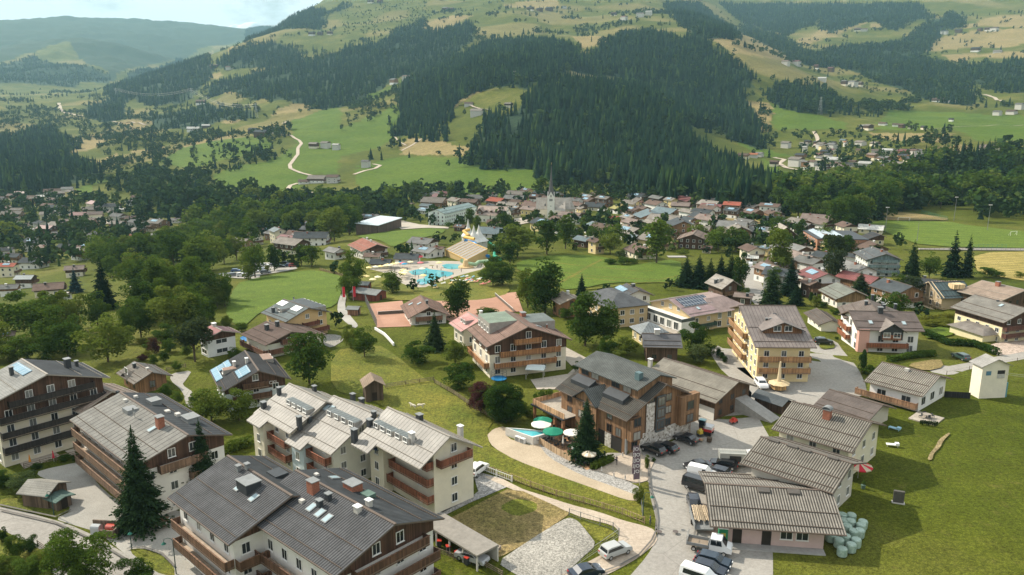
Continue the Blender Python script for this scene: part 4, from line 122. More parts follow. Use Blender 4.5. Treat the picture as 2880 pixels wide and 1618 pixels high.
TREES=[["U",-174.2,261.1,6.4,3.1,0,5],["B",-70.9,99.7,2.4,1.6,0,3],["B",-81.0,115.9,3.1,3.1,0,3],["B",-65.9,92.0,2.6,3.2,0,2],["B",-87.8,127.7,2.7,2.5,0,3],["B",-390.9,606.0,23.8,20.1,0,43],["B",-125.5,188.7,6.2,7.6,0,3],["B",-66.7,95.7,3.6,2.4,0,2],["W",-76.2,114.0,3.2,5.1,0,3],["B",-121.2,189.7,7.4,8.5,0,3],["B",-62.6,91.7,2.7,3.8,0,2],["B",-65.5,96.9,2.7,2.2,0,2],["B",-140.0,222.7,14.3,16.2,0,5],["B",-79.2,122.2,1.3,1.6,3,3],["B",-61.7,93.4,2.6,2.8,0,2],["B",-114.1,186.0,6.7,6.1,0,5],["S",-329.5,560.3,11.5,9.7,0,43],["B",-76.3,125.2,1.2,1.7,1,3],["B",-110.5,188.6,9.1,9.3,0,5],["B",-130.5,226.5,13.1,9.4,0,5],["BL",-186.6,330.6,11.4,5.8,0,43],["B",-74.1,125.2,1.8,1.7,1,3],["B",-53.8,87.8,9.8,7.3,0,1],["S",-349.5,662.4,10.6,5.7,0,43],["B",-123.9,228.8,12.2,7.1,0,5],["S",-140.7,265.7,19.1,8.2,0,5],["B",-95.9,179.7,12.0,11.0,0,5],["S",-337.5,665.2,12.5,7.6,0,43],["B",-102.0,202.0,10.5,4.5,0,5],["P",-202.5,416.1,11.7,7.3,0,43],["B",-47.0,87.8,5.0,4.2,0,1],["B",-101.7,209.1,11.8,8.1,2,5],["S",-53.3,103.6,15.9,6.6,0,2],["Y",-97.5,200.6,1.9,3.0,2,5],["U",-87.6,179.7,1.7,2.4,2,5],["Y",-88.1,183.4,1.6,2.2,2,5],["B",-76.8,159.4,2.2,2.1,3,5],["U",-87.7,186.3,4.6,3.3,1,5],["B",-71.7,154.7,3.1,3.0,1,5],["S",-209.5,471.2,11.1,6.1,3,43],["B",-89.3,197.1,6.1,5.9,0,23],["B",-67.7,150.7,3.1,2.6,1,5],["B",-92.9,211.0,14.8,12.5,0,23],["P",-74.6,178.1,11.6,10.4,0,23],["B",-88.2,212.9,11.4,8.2,0,23],["B",-63.7,150.2,2.8,2.3,0,6],["S",-47.0,111.2,13.8,5.2,1,2],["A",-98.1,248.8,9.2,4.8,2,23],["A",-89.0,225.5,6.3,4.1,2,23],["B",-57.4,142.0,7.5,7.1,0,6],["B",-98.8,253.8,12.2,8.6,2,23],["A",-96.6,252.2,10.1,4.4,2,23],["A",-97.9,259.5,6.3,3.8,2,23],["A",-95.0,254.7,11.5,4.1,2,23],["B",-81.8,219.0,3.3,2.6,2,23],["B",-82.3,221.0,3.0,2.9,2,23],["A",-97.8,265.6,9.2,3.1,0,46],["B",-66.3,180.5,2.9,3.0,1,23],["B",-52.4,142.8,6.9,5.9,0,6],["B",-75.1,211.5,2.8,3.1,1,23],["B",-74.5,211.6,2.5,2.5,1,23],["A",-113.5,334.4,12.8,5.4,0,46],["A",-108.2,318.5,7.6,4.2,0,46],["B",-107.3,324.2,17.7,7.6,0,46],["Y",-107.0,340.1,4.0,2.5,0,46],["A",-104.4,341.8,12.1,5.5,2,46],["B",-103.6,354.7,9.4,8.8,2,46],["B",-95.3,343.3,5.1,5.5,1,46],["A",-95.5,353.5,9.9,5.6,1,46],["S",-57.2,213.2,3.4,2.8,3,25],["B",-43.9,162.9,12.0,9.3,1,6],["B",-89.2,347.0,10.2,9.6,1,46],["B",-119.6,503.4,15.3,12.3,0,35],["B",-72.8,320.6,6.7,7.5,0,35],["B",-131.8,589.3,21.1,13.0,0,35],["B",-49.1,213.2,5.8,4.4,1,25],["B",-54.7,258.9,9.5,6.8,1,25],["B",-102.2,493.3,18.5,14.2,0,35],["B",-106.7,519.9,17.6,12.6,0,35],["B",-40.0,188.3,6.1,4.1,1,25],["B",-57.0,280.4,15.0,8.6,0,35],["B",-35.3,181.4,8.1,5.4,1,25],["B",-109.7,639.3,13.7,14.7,2,35],["A",-96.4,635.9,22.2,11.3,0,38],["A",-41.7,268.6,8.0,5.9,0,26],["B",-88.0,596.1,10.0,7.5,0,38],["B",-53.5,369.2,6.5,6.9,1,35],["B",-52.6,370.5,6.2,6.3,1,35],["B",-51.3,368.8,7.0,6.9,1,35],["B",-82.1,598.4,9.4,8.2,0,38],["B",-75.8,560.6,4.7,7.7,0,38],["S",-48.7,380.3,7.0,3.3,0,45],["S",-48.1,375.5,7.3,3.6,0,45],["B",-34.6,270.1,5.7,4.0,0,26],["A",-95.3,788.8,17.2,10.7,0,38],["B",-22.0,177.1,5.1,6.9,0,27],["B",-27.5,276.7,6.2,4.4,3,45],["S",-19.0,187.5,10.0,5.3,0,27],["B",-38.5,410.1,7.8,10.1,0,38],["B",-68.0,768.5,10.4,8.8,0,38],["B",-40.4,506.6,4.3,5.3,3,38],["B",-52.6,691.9,19.4,8.7,2,38],["B",-30.2,409.7,7.8,8.3,3,38],["B",-13.2,176.3,6.0,5.5,0,27],["S",-48.4,683.4,21.3,9.3,2,38],["B",-35.4,511.1,8.1,8.1,3,38],["A",-15.9,224.8,12.0,6.3,0,27],["B",-11.4,160.4,5.8,6.9,0,9],["S",-45.0,697.6,21.0,10.9,2,38],["B",-32.2,498.2,9.3,10.7,3,38],["B",-25.3,526.0,4.4,5.5,0,39],["U",-6.2,146.8,6.4,5.7,0,9],["B",-31.3,795.0,11.6,9.1,0,39],["B",-7.7,227.2,2.4,6.4,1,27],["B",-5.0,146.8,5.4,3.8,0,9],["B",-8.8,316.8,5.2,5.1,1,45],["B",-19.3,714.5,10.4,9.7,2,39],["B",-6.9,280.7,9.6,8.7,1,45],["B",-6.6,299.0,8.9,6.5,1,45],["B",-1.8,142.8,7.4,6.5,0,9],["B",-3.4,282.0,9.4,9.9,1,45],["B",-7.2,703.1,10.3,11.0,1,39],["B",-1.1,142.0,8.2,7.1,0,9],["B",-5.0,828.7,7.7,10.3,1,39],["B",-2.7,521.4,6.6,4.4,1,39],["B",-1.6,350.5,5.2,10.2,1,39],["B",2.5,357.8,16.2,15.5,1,39],["B",6.3,663.1,10.4,7.6,0,44],["B",2.7,145.2,3.0,3.2,3,9],["B",4.9,239.7,12.9,8.1,0,28],["B",26.6,738.1,20.2,13.3,2,44],["B",6.2,146.8,5.7,3.5,0,7],["A",9.9,230.4,16.9,8.5,0,28],["B",16.4,368.3,17.2,13.9,0,47],["S",49.0,839.1,24.9,12.6,2,44],["B",15.3,221.7,3.4,3.9,3,28],["A",26.5,388.1,16.9,7.3,0,47],["B",31.1,379.1,5.0,4.9,0,47],["B",15.1,169.6,3.1,2.9,1,9],["S",23.2,257.7,8.1,4.0,1,28],["A",18.3,190.3,13.7,6.8,1,28],["S",12.6,125.5,11.5,5.5,0,7],["S",52.8,535.2,10.8,6.9,1,44],["B",13.9,122.8,1.2,1.1,0,7],["B",14.7,123.1,1.5,1.0,0,7],["B",61.8,533.8,10.7,9.2,1,44],["A",23.1,191.3,12.0,6.5,0,31],["B",15.7,124.0,1.6,1.0,0,7],["B",31.2,258.4,5.2,7.2,0,29],["B",22.8,182.1,5.0,4.1,0,31],["B",16.5,124.9,1.3,0.8,0,7],["B",45.9,365.6,12.8,10.0,2,47],["B",41.9,332.4,2.9,5.3,2,47],["B",50.6,386.1,15.7,8.9,2,47],["B",25.3,178.7,2.8,3.2,0,31],["W",48.6,350.0,4.4,5.6,2,47],["B",46.9,330.5,3.7,6.2,2,47],["B",77.4,547.2,11.8,10.2,1,44],["B",19.8,127.8,1.1,0.8,3,7],["B",27.6,183.0,5.1,4.9,0,31],["B",51.2,333.8,2.7,5.3,1,47],["B",19.3,110.7,3.0,1.7,0,22],["B",56.3,344.3,8.9,7.0,1,47],["A",22.5,122.2,2.6,0.7,1,7],["B",24.1,124.9,0.9,0.7,1,7],["A",62.2,335.6,19.6,9.2,1,47],["B",54.8,270.1,5.1,3.6,1,29],["B",77.1,373.6,6.6,6.5,0,36],["B",79.0,361.9,3.7,5.2,0,36],["S",62.3,277.2,11.3,7.7,0,32],["B",44.3,184.8,8.3,6.3,1,31],["S",66.3,275.2,12.3,7.6,0,32],["W",43.7,177.3,4.5,5.0,2,8],["B",92.1,370.6,5.4,7.0,1,36],["B",112.3,449.2,8.5,6.5,1,36],["S",69.8,273.2,11.2,6.8,0,32],["B",47.7,183.0,2.9,3.3,1,31],["T",49.2,180.9,2.7,1.1,0,10],["S",73.5,273.5,12.8,6.8,2,32],["T",49.5,178.7,2.4,1.1,0,10],["T",49.8,177.1,1.8,1.1,0,10],["S",77.5,274.9,13.1,7.2,2,32],["B",78.9,268.3,14.4,5.5,1,32],["B",79.9,262.2,2.8,1.9,1,32],["S",82.8,246.1,12.4,6.9,1,32],["A",92.9,273.8,8.2,5.6,1,32],["A",102.5,299.4,19.0,8.3,1,32],["S",204.2,601.1,24.0,12.1,2,37],["S",94.9,263.5,13.8,6.6,0,17],["S",91.0,246.8,7.1,5.1,0,17],["T",96.3,248.2,4.3,1.5,0,17],["B",96.7,244.7,4.1,3.2,2,17],["B",98.3,243.1,2.2,3.2,2,17],["P",117.6,283.4,18.5,11.2,0,16],["B",98.2,232.9,2.1,3.1,1,17],["B",85.2,199.9,0.8,1.2,0,12],["B",183.4,434.5,3.8,7.5,0,34],["B",182.3,417.2,3.7,6.6,0,34],["B",111.1,249.7,3.0,3.7,3,16],["S",117.8,261.7,9.4,7.7,1,16],["T",78.7,169.6,5.5,1.5,0,18],["T",80.8,173.8,4.4,1.0,0,18],["B",79.9,169.6,2.3,3.3,0,18],["B",121.2,256.1,4.4,4.5,1,16],["B",193.0,393.8,8.6,10.8,1,34],["B",127.4,255.7,9.8,7.1,0,15],["P",130.4,253.0,8.8,7.8,0,15],["S",157.4,305.8,16.0,7.1,1,33],["B",121.5,229.4,5.8,7.8,0,15],["B",164.7,306.5,10.7,6.7,0,15],["B",113.3,204.0,1.3,2.4,1,11],["Y",123.6,221.2,2.0,9.5,3,15],["S",175.7,310.2,19.3,7.7,2,15],["B",149.2,254.9,3.3,4.1,1,15],["S",181.9,310.8,18.0,5.4,1,15],["B",190.7,311.5,4.2,7.3,0,14],["B",193.3,309.0,3.7,5.0,2,14],["B",202.4,309.8,2.8,3.6,1,14]]
LMK=["grey corrugated apartment house","corrugated left wing","half-black-roofed block","black-balconied hotel","tan-roofed hotel wing","small wooden cottage","black-roofed solar chalet","timber hotel","long old barn","four-storey guesthouse chalet","big yellow hotel","pink-towered house","pink-towered rear wing","pale yellow inn","broad brown-roofed farmhouse","half-built house","mossy-roofed house","low cream outbuilding","white bungalow","dark-roofed garage","hooded-chimney house","big corrugated hall","pink workshop","red-roofed white house","dark brown roofed house","ochre house","tennis chalet","pink-roofed house","little shingled chalet","white-gabled slate house","ochre solar hotel","dark tiled veranda house","weathered shingle chalet","four-storey grey hotel","black-roofed house","red-brown chalet hotel","big dark timber farmhouse","pale-roofed barn","long pale school","dormered public building","far terrace section","middle terrace section","near terrace section","three-storey white flats","village church","open-air pool","wide green meadow","mown-path meadow","football pitch"]
SCAT=[["wood beside the village car park",[["B",0.7],["A",0.15],["S",0.15]],11,15,[[-302,554],[-281,551],[-260,549],[-241,571],[-227,625],[-191,586],[-146,445],[-140,380],[-130,339],[-170,386],[-190,399],[-194,377],[-239,448]]],["tree belt below the left hillside",[["B",0.72],["S",0.28]],12,18,[[-413,888],[-421,970],[-385,953],[-346,926],[-311,903],[-260,840],[-213,774],[-179,753],[-144,722],[-98,494],[-97,426],[-120,458],[-148,497],[-189,566],[-231,629],[-265,661],[-298,688],[-337,721]]],["tree belt between meadow and village",[["B",0.8],["A",0.2]],10,14,[[-166,328],[-152,332],[-132,314],[-108,269],[-92,227],[-91,211],[-102,214],[-112,225]]],["garden wood at the left edge",[["B",0.85],["S",0.15]],10,14,[[-186,232],[-209,261],[-152,240],[-146,246],[-134,238],[-114,203],[-105,184],[-113,186],[-121,189],[-165,205]]],["tree band in front of the right hamlet",[["B",0.55],["S",0.45]],12,21,[[252,775],[289,780],[300,741],[334,734],[357,737],[383,746],[398,731],[411,715],[431,708],[514,682],[483,638],[361,615],[336,605],[311,594],[261,545],[211,473],[187,456],[181,504],[179,538]]],["upper edge of the band",[["S",0.8],["B",0.2]],11,22,[[438,873],[476,896],[515,920],[550,918],[663,887],[542,720],[436,728],[398,718],[380,746]]],["gardens behind the church",[["B",0.8],["S",0.2]],15,13,[[-168,844],[-139,847],[-110,850],[-80,853],[-53,834],[-28,812],[-3,788],[20,765],[44,758],[68,753],[92,749],[116,745],[136,729],[154,711],[171,694],[188,681],[206,672],[186,550],[168,566],[150,584],[135,596],[120,609],[104,622],[86,634],[68,637],[49,640],[30,644],[10,649],[-9,653],[-29,658],[-49,663],[-70,669],[-91,678],[-114,694],[-140,717]]],["church village gardens",[["B",0.8],["A",0.1],["S",0.1]],13.5,10,[[-94,648],[-72,627],[-51,612],[-31,597],[-13,583],[5,569],[22,555],[38,542],[54,530],[69,519],[83,508],[97,496],[110,486],[123,477],[136,468],[148,460],[160,453],[172,447],[173,408],[174,375],[154,361],[135,347],[125,352],[116,357],[106,362],[96,367],[86,372],[75,377],[65,383],[54,389],[43,396],[27,414],[9,435],[-6,453],[-22,474],[-39,496],[-59,523],[-81,557]]],["left village gardens",[["B",0.75],["S",0.25]],13,12,[[-765,995],[-609,997],[-566,979],[-512,939],[-453,898],[-404,869],[-315,680],[-232,501],[-244,495],[-256,489],[-268,483],[-273,464],[-278,446],[-364,461],[-475,608],[-618,797]]],["right hamlet gardens",[["B",0.85],["S",0.15]],17,9,[[421,1216],[471,1177],[478,1091],[495,1039],[514,1000],[515,920],[460,865],[406,806],[381,810],[361,826],[345,856],[385,1028]]],["right meadow rows",[["B",1]],24,9,[[544,1213],[554,1135],[559,1059],[557,997],[535,1012],[515,1031],[500,1066],[488,1109],[488,1190],[481,1267],[467,1336],[483,1383],[508,1329],[534,1285]]],["bank behind the football pitch",[["B",0.8],["S",0.2]],12,14,[[256,571],[285,597],[316,623],[340,627],[363,630],[386,632],[468,618],[395,519],[301,500],[330,591],[300,572],[272,553],[245,534]]],["gardens right of the yellow hotel",[["B",0.9],["A",0.1]],11,8,[[91,227],[101,231],[111,235],[114,224],[116,214],[112,200],[104,201],[96,203],[94,214]]],["grounds beside the pool",[["B",1]],13,9,[[-11,437],[12,456],[7,343],[0,309],[-8,320]]],["near left gardens",[["B",1]],7,3.2,[[-100,194],[-93,192],[-87,191],[-80,189],[-69,170],[-78,170],[-88,176]]],["wood edge under the knoll",[["B",0.7],["S",0.3]],10,16,[[146,831],[176,817],[203,794],[224,764],[245,740],[194,575],[168,594],[154,630],[138,670]]],["slopes left of the meadow road",[["B",0.8],["S",0.2]],30,13,[[-685,1697],[-597,1645],[-507,1571],[-357,1307],[-342,1186],[-379,1163],[-420,1157],[-491,1230]]],["green orchard slope",[["B",1]],30,11,[[-343,1631],[-269,1737],[-248,1815],[-227,1702],[-262,1588],[-307,1454]]],["hedges right of the church",[["B",0.85],["S",0.15]],12,9,[[131,509],[143,491],[154,475],[164,460],[175,447],[166,374],[172,350],[153,333],[135,317],[119,302],[110,301],[100,299],[90,298],[96,367]]],["middle village gardens",[["B",0.85],["S",0.15]],11,12,[[-294,864],[-263,853],[-234,847],[-205,840],[-175,827],[-131,753],[-92,685],[-78,577],[-110,586],[-105,489],[-113,464],[-136,475],[-205,597]]]]
NOTREE=[[[-183,370],[-168,362],[-148,318],[-161,325]],[[-129,372],[-114,329],[-103,328],[-93,329],[-82,331],[-67,310],[-64,289],[-63,238],[-63,212],[-62,192],[-63,177],[-80,208],[-92,252],[-112,321]],[[-133,368],[-117,357],[-107,324],[-121,333]],[[-145,419],[-122,389],[-104,369],[-94,343],[-106,339],[-117,337]],[[98,333],[108,334],[93,284],[84,283]],[[-156,307],[-144,301],[-127,264],[-136,268]]]
RC={"g":[0.2,0.2,0.19],"d":[0.07,0.08,0.085],"b":[0.15,0.105,0.085],"r":[0.38,0.12,0.08],"t":[0.14,0.19,0.205],"w":[0.5,0.5,0.46],"p":[0.24,0.19,0.165],"m":[0.2,0.07,0.065],"o":[0.5,0.2,0.1],"s":[0.25,0.225,0.195],"e":[0.14,0.24,0.19],"Y":[0.33,0.3,0.12]}
WC={"c":[0.72,0.66,0.5],"w":[0.76,0.75,0.7],"n":[0.26,0.15,0.08],"y":[0.72,0.58,0.3],"k":[0.1,0.06,0.04],"o":[0.5,0.25,0.12]}
RN={"g":"grey","d":"dark slate","b":"brown","r":"red","t":"blue-grey","w":"white","p":"pinkish","m":"maroon","o":"orange","s":"silvery","e":"green","Y":"mossy yellow"}
WN={"c":"cream","w":"white","n":"wooden","y":"yellow","k":"dark timber","o":"orange timber"}
ZONES=[["yard","asphalt",[[12.87,121.57],[15.92,128.4],[19.87,128.4],[31.32,134.53],[35.69,147.66],[39.27,142.77],[49.94,145.18],[35.61,97.28],[31.95,85.82],[10.37,85.82],[14.59,90.53],[18.21,96.09],[20.42,100.56],[21.21,106.33],[21.45,112.72],[22.23,118.11],[20.36,116.99],[18.1,117.55],[14.82,120.98]]],["courtyard","asphalt",[[33.95,143.57],[52.18,146.83],[72.81,155.14],[75.91,160.36],[79.37,172.98],[81.73,187.41],[84.27,197.67],[81.48,204.75],[73.14,186.89],[64.95,165.39],[53.61,163.14],[51.26,175.22],[52.53,191.97],[48.3,186.28],[47.56,169.63],[51.1,159.39],[47.75,150.23],[43.16,147.66]]],["road","asphalt",[[94.36,171.49],[97.71,168.15],[105.65,173.86],[132.82,188.3],[137.74,195.7],[118.29,185.58],[108.89,179.55],[99.78,174.76],[101.77,181.74],[100.36,180.18],[98.62,174.69]]],["driveway","pinkpave",[[121.31,196.17],[148.6,212.0],[137.74,195.7],[119.13,185.65],[120.87,191.22]]],["road","asphalt",[[-85.02,111.18],[-77.57,109.59],[-72.31,107.75],[-64.51,104.49],[-58.5,100.98],[-51.65,96.09],[-46.24,91.7],[-44.6,89.83],[-53.12,86.47],[-59.65,91.7],[-61.91,96.09],[-68.48,100.14],[-73.54,103.15],[-80.79,104.95]]],["driveway","gravel",[[-78.63,121.56],[-73.01,125.21],[-68.06,119.81],[-67.46,118.1],[-60.2,111.18],[-58.07,107.75],[-53.04,107.27],[-50.02,108.71],[-47.91,105.87],[-49.93,102.27],[-53.1,103.15],[-55.49,101.84],[-59.15,102.27],[-64.28,104.49],[-67.16,105.87],[-66.05,108.22],[-69.48,112.71],[-72.77,115.89],[-73.95,117.54],[-77.88,119.81]]],["driveway","gravel",[[-58.43,101.75],[-52.66,102.19],[-48.2,105.4],[-39.11,91.7],[-42.54,89.83],[-46.45,91.7],[-51.87,96.09]]],["lawn","dryg",[[-52.72,97.67],[-50.8,98.08],[-47.45,96.48],[-44.43,93.42],[-43.53,91.24],[-46.51,92.32]]],["lawn","dryg",[[-79.05,111.94],[-75.2,112.2],[-70.49,109.19],[-67.29,108.71],[-66.05,108.22],[-67.42,106.33],[-72.45,107.98],[-77.69,109.78]]],["lawn","dryg",[[-68.02,118.95],[-61.95,114.82],[-59.83,111.43],[-61.69,112.2],[-66.63,116.99]]],["lawn","dryg",[[-75.01,101.84],[-72.72,101.84],[-65.02,98.08],[-61.69,95.31],[-59.01,89.83],[-67.25,89.83]]],["paving","pave",[[-84.32,125.21],[-80.41,129.05],[-78.06,127.1],[-81.4,122.16]]],["paving","pave",[[-88.24,133.12],[-87.56,135.96],[-82.11,133.12],[-80.65,133.12],[-81.16,130.38],[-83.53,129.05]]],["paving","pave",[[-78.43,129.05],[-76.65,131.06],[-75.03,129.05],[-75.96,127.1]]],["path","asphalt",[[-75.22,165.39],[-76.63,169.64],[-72.76,171.84],[-71.66,165.39],[-71.32,162.34],[-66.81,157.47],[-63.32,148.51],[-65.61,150.23],[-69.57,158.43]]],["paving","greypave",[[-13.6,108.71],[-10.69,106.1],[-6.4,110.68],[-0.0,116.44],[-1.55,118.67],[-5.05,120.68],[-6.34,119.81],[-5.31,114.29],[-6.7,111.69],[-10.35,107.75]]],["lane","beige",[[-5.2,119.81],[-1.73,118.67],[0.11,116.72],[1.89,114.82],[5.13,112.72],[8.72,110.18],[13.13,107.75],[16.19,105.41],[19.25,103.82],[20.46,102.71],[20.38,99.72],[17.06,95.7],[13.63,92.69],[9.56,89.83],[5.16,88.46],[5.72,91.24],[11.4,95.7],[14.64,98.9],[15.31,102.28],[14.61,104.05],[10.12,106.33],[8.55,107.75],[5.52,110.18],[0.61,114.29]]],["dry_lawn","drypatch",[[0.11,115.9],[8.55,107.75],[8.24,106.8],[5.2,103.16],[1.66,98.9],[-2.08,95.32],[-3.84,96.09],[-8.48,99.72],[-9.85,105.41],[-7.38,107.75],[-4.37,111.18]]],["lawn","bright",[[-2.1,109.2],[0.6,112.2],[3.81,110.68],[3.73,108.23],[0.57,106.33]]],["gravel_bed","palegravel",[[8.21,106.33],[9.57,105.41],[10.7,102.28],[11.73,98.9],[9.19,95.32],[6.79,91.71],[2.56,89.83],[0.51,91.71],[-2.06,94.55],[1.89,99.31],[5.2,103.16]]],["lawn","dryg",[[9.57,105.41],[14.21,102.71],[14.97,101.41],[12.22,99.31],[10.7,102.28]]],["bank","sand",[[-4.76,135.24],[-3.5,138.54],[-1.25,140.05],[-1.06,134.53],[3.57,131.06],[4.48,132.77],[7.17,128.4],[10.5,123.97],[13.01,121.57],[20.27,116.44],[19.58,111.18],[17.51,111.44],[13.38,114.82],[8.52,118.67],[0.66,125.21],[-3.32,130.39]]],["gravel_strip","greygravel",[[4.48,132.77],[6.92,129.06],[10.5,123.97],[20.27,116.44],[19.7,112.72],[16.07,115.9],[11.25,119.81],[6.24,126.47]]],["forecourt","beige",[[12.74,121.57],[16.67,125.21],[19.22,127.75],[21.38,129.06],[24.39,125.21],[22.95,121.57],[22.23,118.11],[20.36,116.99],[18.18,118.11],[14.81,120.86]]],["terrace_deck","deck",[[3.95,134.53],[10.05,125.21],[12.47,121.57],[16.98,125.52],[14.79,128.4],[11.53,137.42],[8.25,143.57],[6.93,141.98]]],["meadow","dryg",[[-44.4,186.27],[-33.78,191.68],[-28.55,183.65],[-18.34,164.36],[-16.81,163.14],[-3.39,142.77],[-4.77,137.42],[-3.34,127.75],[-0.0,122.16],[-0.0,116.99],[-4.83,122.16],[-16.78,137.42],[-26.0,150.23],[-29.89,153.77],[-38.45,159.39]]],["meadow","dryg",[[-5.08,131.74],[-3.32,130.39],[0.66,125.21],[8.52,118.67],[13.38,114.82],[17.51,111.44],[19.67,110.93],[19.47,105.18],[16.24,107.51],[10.5,110.93],[4.18,114.55],[0.11,117.99],[-4.73,121.57]]],["paving","pave",[[5.29,159.39],[4.06,165.39],[12.48,169.09],[14.23,172.95],[12.45,179.94],[13.43,188.82],[18.03,179.94],[13.13,168.02],[9.07,159.39]]],["path","gravel",[[-59.6,269.5],[-57.1,266.8],[-53.01,243.6],[-48.12,228.24],[-42.92,214.27],[-43.12,209.61],[-48.73,221.52],[-53.74,236.25],[-57.0,252.1]]],["driveway","palegravel",[[-50.28,203.32],[-45.77,201.88],[-43.03,196.08],[-44.72,188.33],[-47.48,191.37]]],["clay_court","clay",[[-46.5,247.4],[-35.9,252.0],[-27.84,211.41],[-37.23,210.56]]],["clay_court","clay",[[-28.0,254.5],[-4.9,263.5],[1.5,267.0],[3.39,232.33],[-6.48,230.74],[-15.3,210.9],[-19.37,222.34],[-20.87,240.33]]],["pool_lawn","dryg",[[-61.7,301.4],[-59.5,324.9],[-49.7,329.5],[-32.9,337.2],[-9.6,336.4],[-2.1,291.5],[-0.5,265.1],[-8.6,252.8],[-22.0,250.1],[-44.3,254.9],[-55.5,272.6]]],["pool_paving","pave",[[-61.8,330.4],[-44.8,346.0],[-33.9,347.6],[-13.1,344.2],[-11.0,324.2],[-20.2,306.2],[-29.2,285.2],[-31.6,276.1],[-40.0,283.9],[-46.0,304.0],[-52.5,316.2]]],["road","asphalt",[[98.7,333.4],[107.3,331.2],[102.7,316.7],[99.3,320.8],[89.9,275.7],[81.9,252.5],[76.7,241.1],[79.9,262.2],[87.8,297.6]]],["football_pitch","pitch",[[226.4,509.5],[279.1,505.5],[281.3,483.7],[307.5,449.7],[272.1,396.3],[210.9,399.9],[215.0,448.6]]],["dry_lawn","drypatch",[[247.4,558.1],[276.5,560.5],[288.4,523.0],[280.6,508.3],[229.0,515.5]]],["road","asphalt",[[204.9,394.9],[271.6,395.5],[266.5,387.9],[201.7,388.5]]],["hayfield","hay",[[224.5,380.2],[265.8,386.7],[204.1,294.1],[198.2,305.3],[194.9,314.7],[192.9,323.2]]],["lawn","dryg",[[143.4,304.5],[178.0,321.9],[167.1,301.3],[158.7,297.9],[133.3,280.5]]],["meadow","lush",[[1.9,343.1],[16.3,364.3],[39.2,362.1],[50.0,328.7],[75.6,350.5],[63.9,290.5],[54.2,283.8],[35.2,284.0],[26.0,274.0],[16.9,270.1],[16.8,297.3],[2.2,316.3]]],["meadow","lush",[[-111.7,320.6],[-89.8,335.6],[-81.1,330.1],[-67.2,309.5],[-59.6,269.5],[-56.4,246.1],[-61.2,237.55],[-76.6,262.4],[-78.8,241.1],[-75.95,214.78],[-87.7,234.2],[-101.4,277.9]]],["meadow","lush",[[-94.9,474.0],[-87.1,486.9],[-68.6,494.4],[-53.8,501.8],[-41.4,493.3],[-41.1,464.8],[-51.7,438.0],[-58.3,418.6],[-60.6,398.1],[-72.2,433.3],[-78.7,446.7]]],["paving","pave",[[-79.9,568.6],[-62.3,530.1],[-40.4,506.6],[-40.1,495.7],[-53.9,503.5],[-70.5,500.7],[-74.7,519.3]]],["parking_lot","gravel",[[-130.8,376.9],[-117.2,377.7],[-98.0,351.5],[-93.6,340.7],[-113.8,326.6]]],["parking_lot","gravel",[[-175.1,355.2],[-162.5,348.3],[-148.1,317.6],[-161.1,325.1]]],["parking_lot","gravel",[[-136.4,356.4],[-112.4,346.8],[-103.4,318.3],[-119.9,330.5]]],["parking_lot","pave",[[-398.9,746.4],[-392.5,758.8],[-386.4,762.7],[-363.3,708.0],[-386.3,723.6]]],["square","pave",[[-1.3,556.1],[14.7,564.7],[14.4,529.2],[3.1,509.4]]],["dry_lawn","drypatch",[[122.8,548.7],[145.2,546.5],[161.4,535.4],[158.5,497.2],[149.1,493.5],[133.3,519.5]]],["pool_water","water",[[-42.4,316.9],[-36.1,326.0],[-33.8,321.4],[-29.6,318.7],[-22.7,311.3],[-24.7,301.2],[-26.8,302.8],[-28.9,295.6],[-30.8,285.8],[-33.0,282.1],[-35.3,288.0],[-36.3,294.0],[-33.8,298.0],[-33.8,304.5],[-34.8,307.7],[-39.1,306.3],[-41.6,314.0]]],["pool_water","water",[[-30.2,333.8],[-27.9,337.7],[-22.9,336.2],[-21.0,329.6],[-21.7,323.3],[-24.8,321.4],[-27.9,323.5],[-29.0,328.6]]],["pool_water","waterblue",[[-71.91,201.21],[-71.7,203.84],[-69.17,200.21],[-67.6,195.47],[-70.09,197.77]]],["yard","sandy",[[136.7,261.1],[140.5,251.7],[135.6,239.2],[132.9,247.7]]],["lawn","lush",[[113.99,211.99],[129.9,223.1],[121.87,208.59],[109.65,201.16]]],["grass_strip","dryg",[[79.02,197.13],[84.01,201.27],[81.07,189.73],[76.28,187.81]]],["dry_lawn","drypatch",[[91.19,175.58],[102.79,181.83],[99.63,174.11],[93.68,170.88]]],["dry_soil","sandy",[[70.83,125.21],[72.55,127.75],[74.9,130.39],[77.08,133.47],[80.47,136.54],[80.76,136.25],[77.77,133.12],[75.58,130.05],[73.25,127.75],[71.6,125.09]]]]
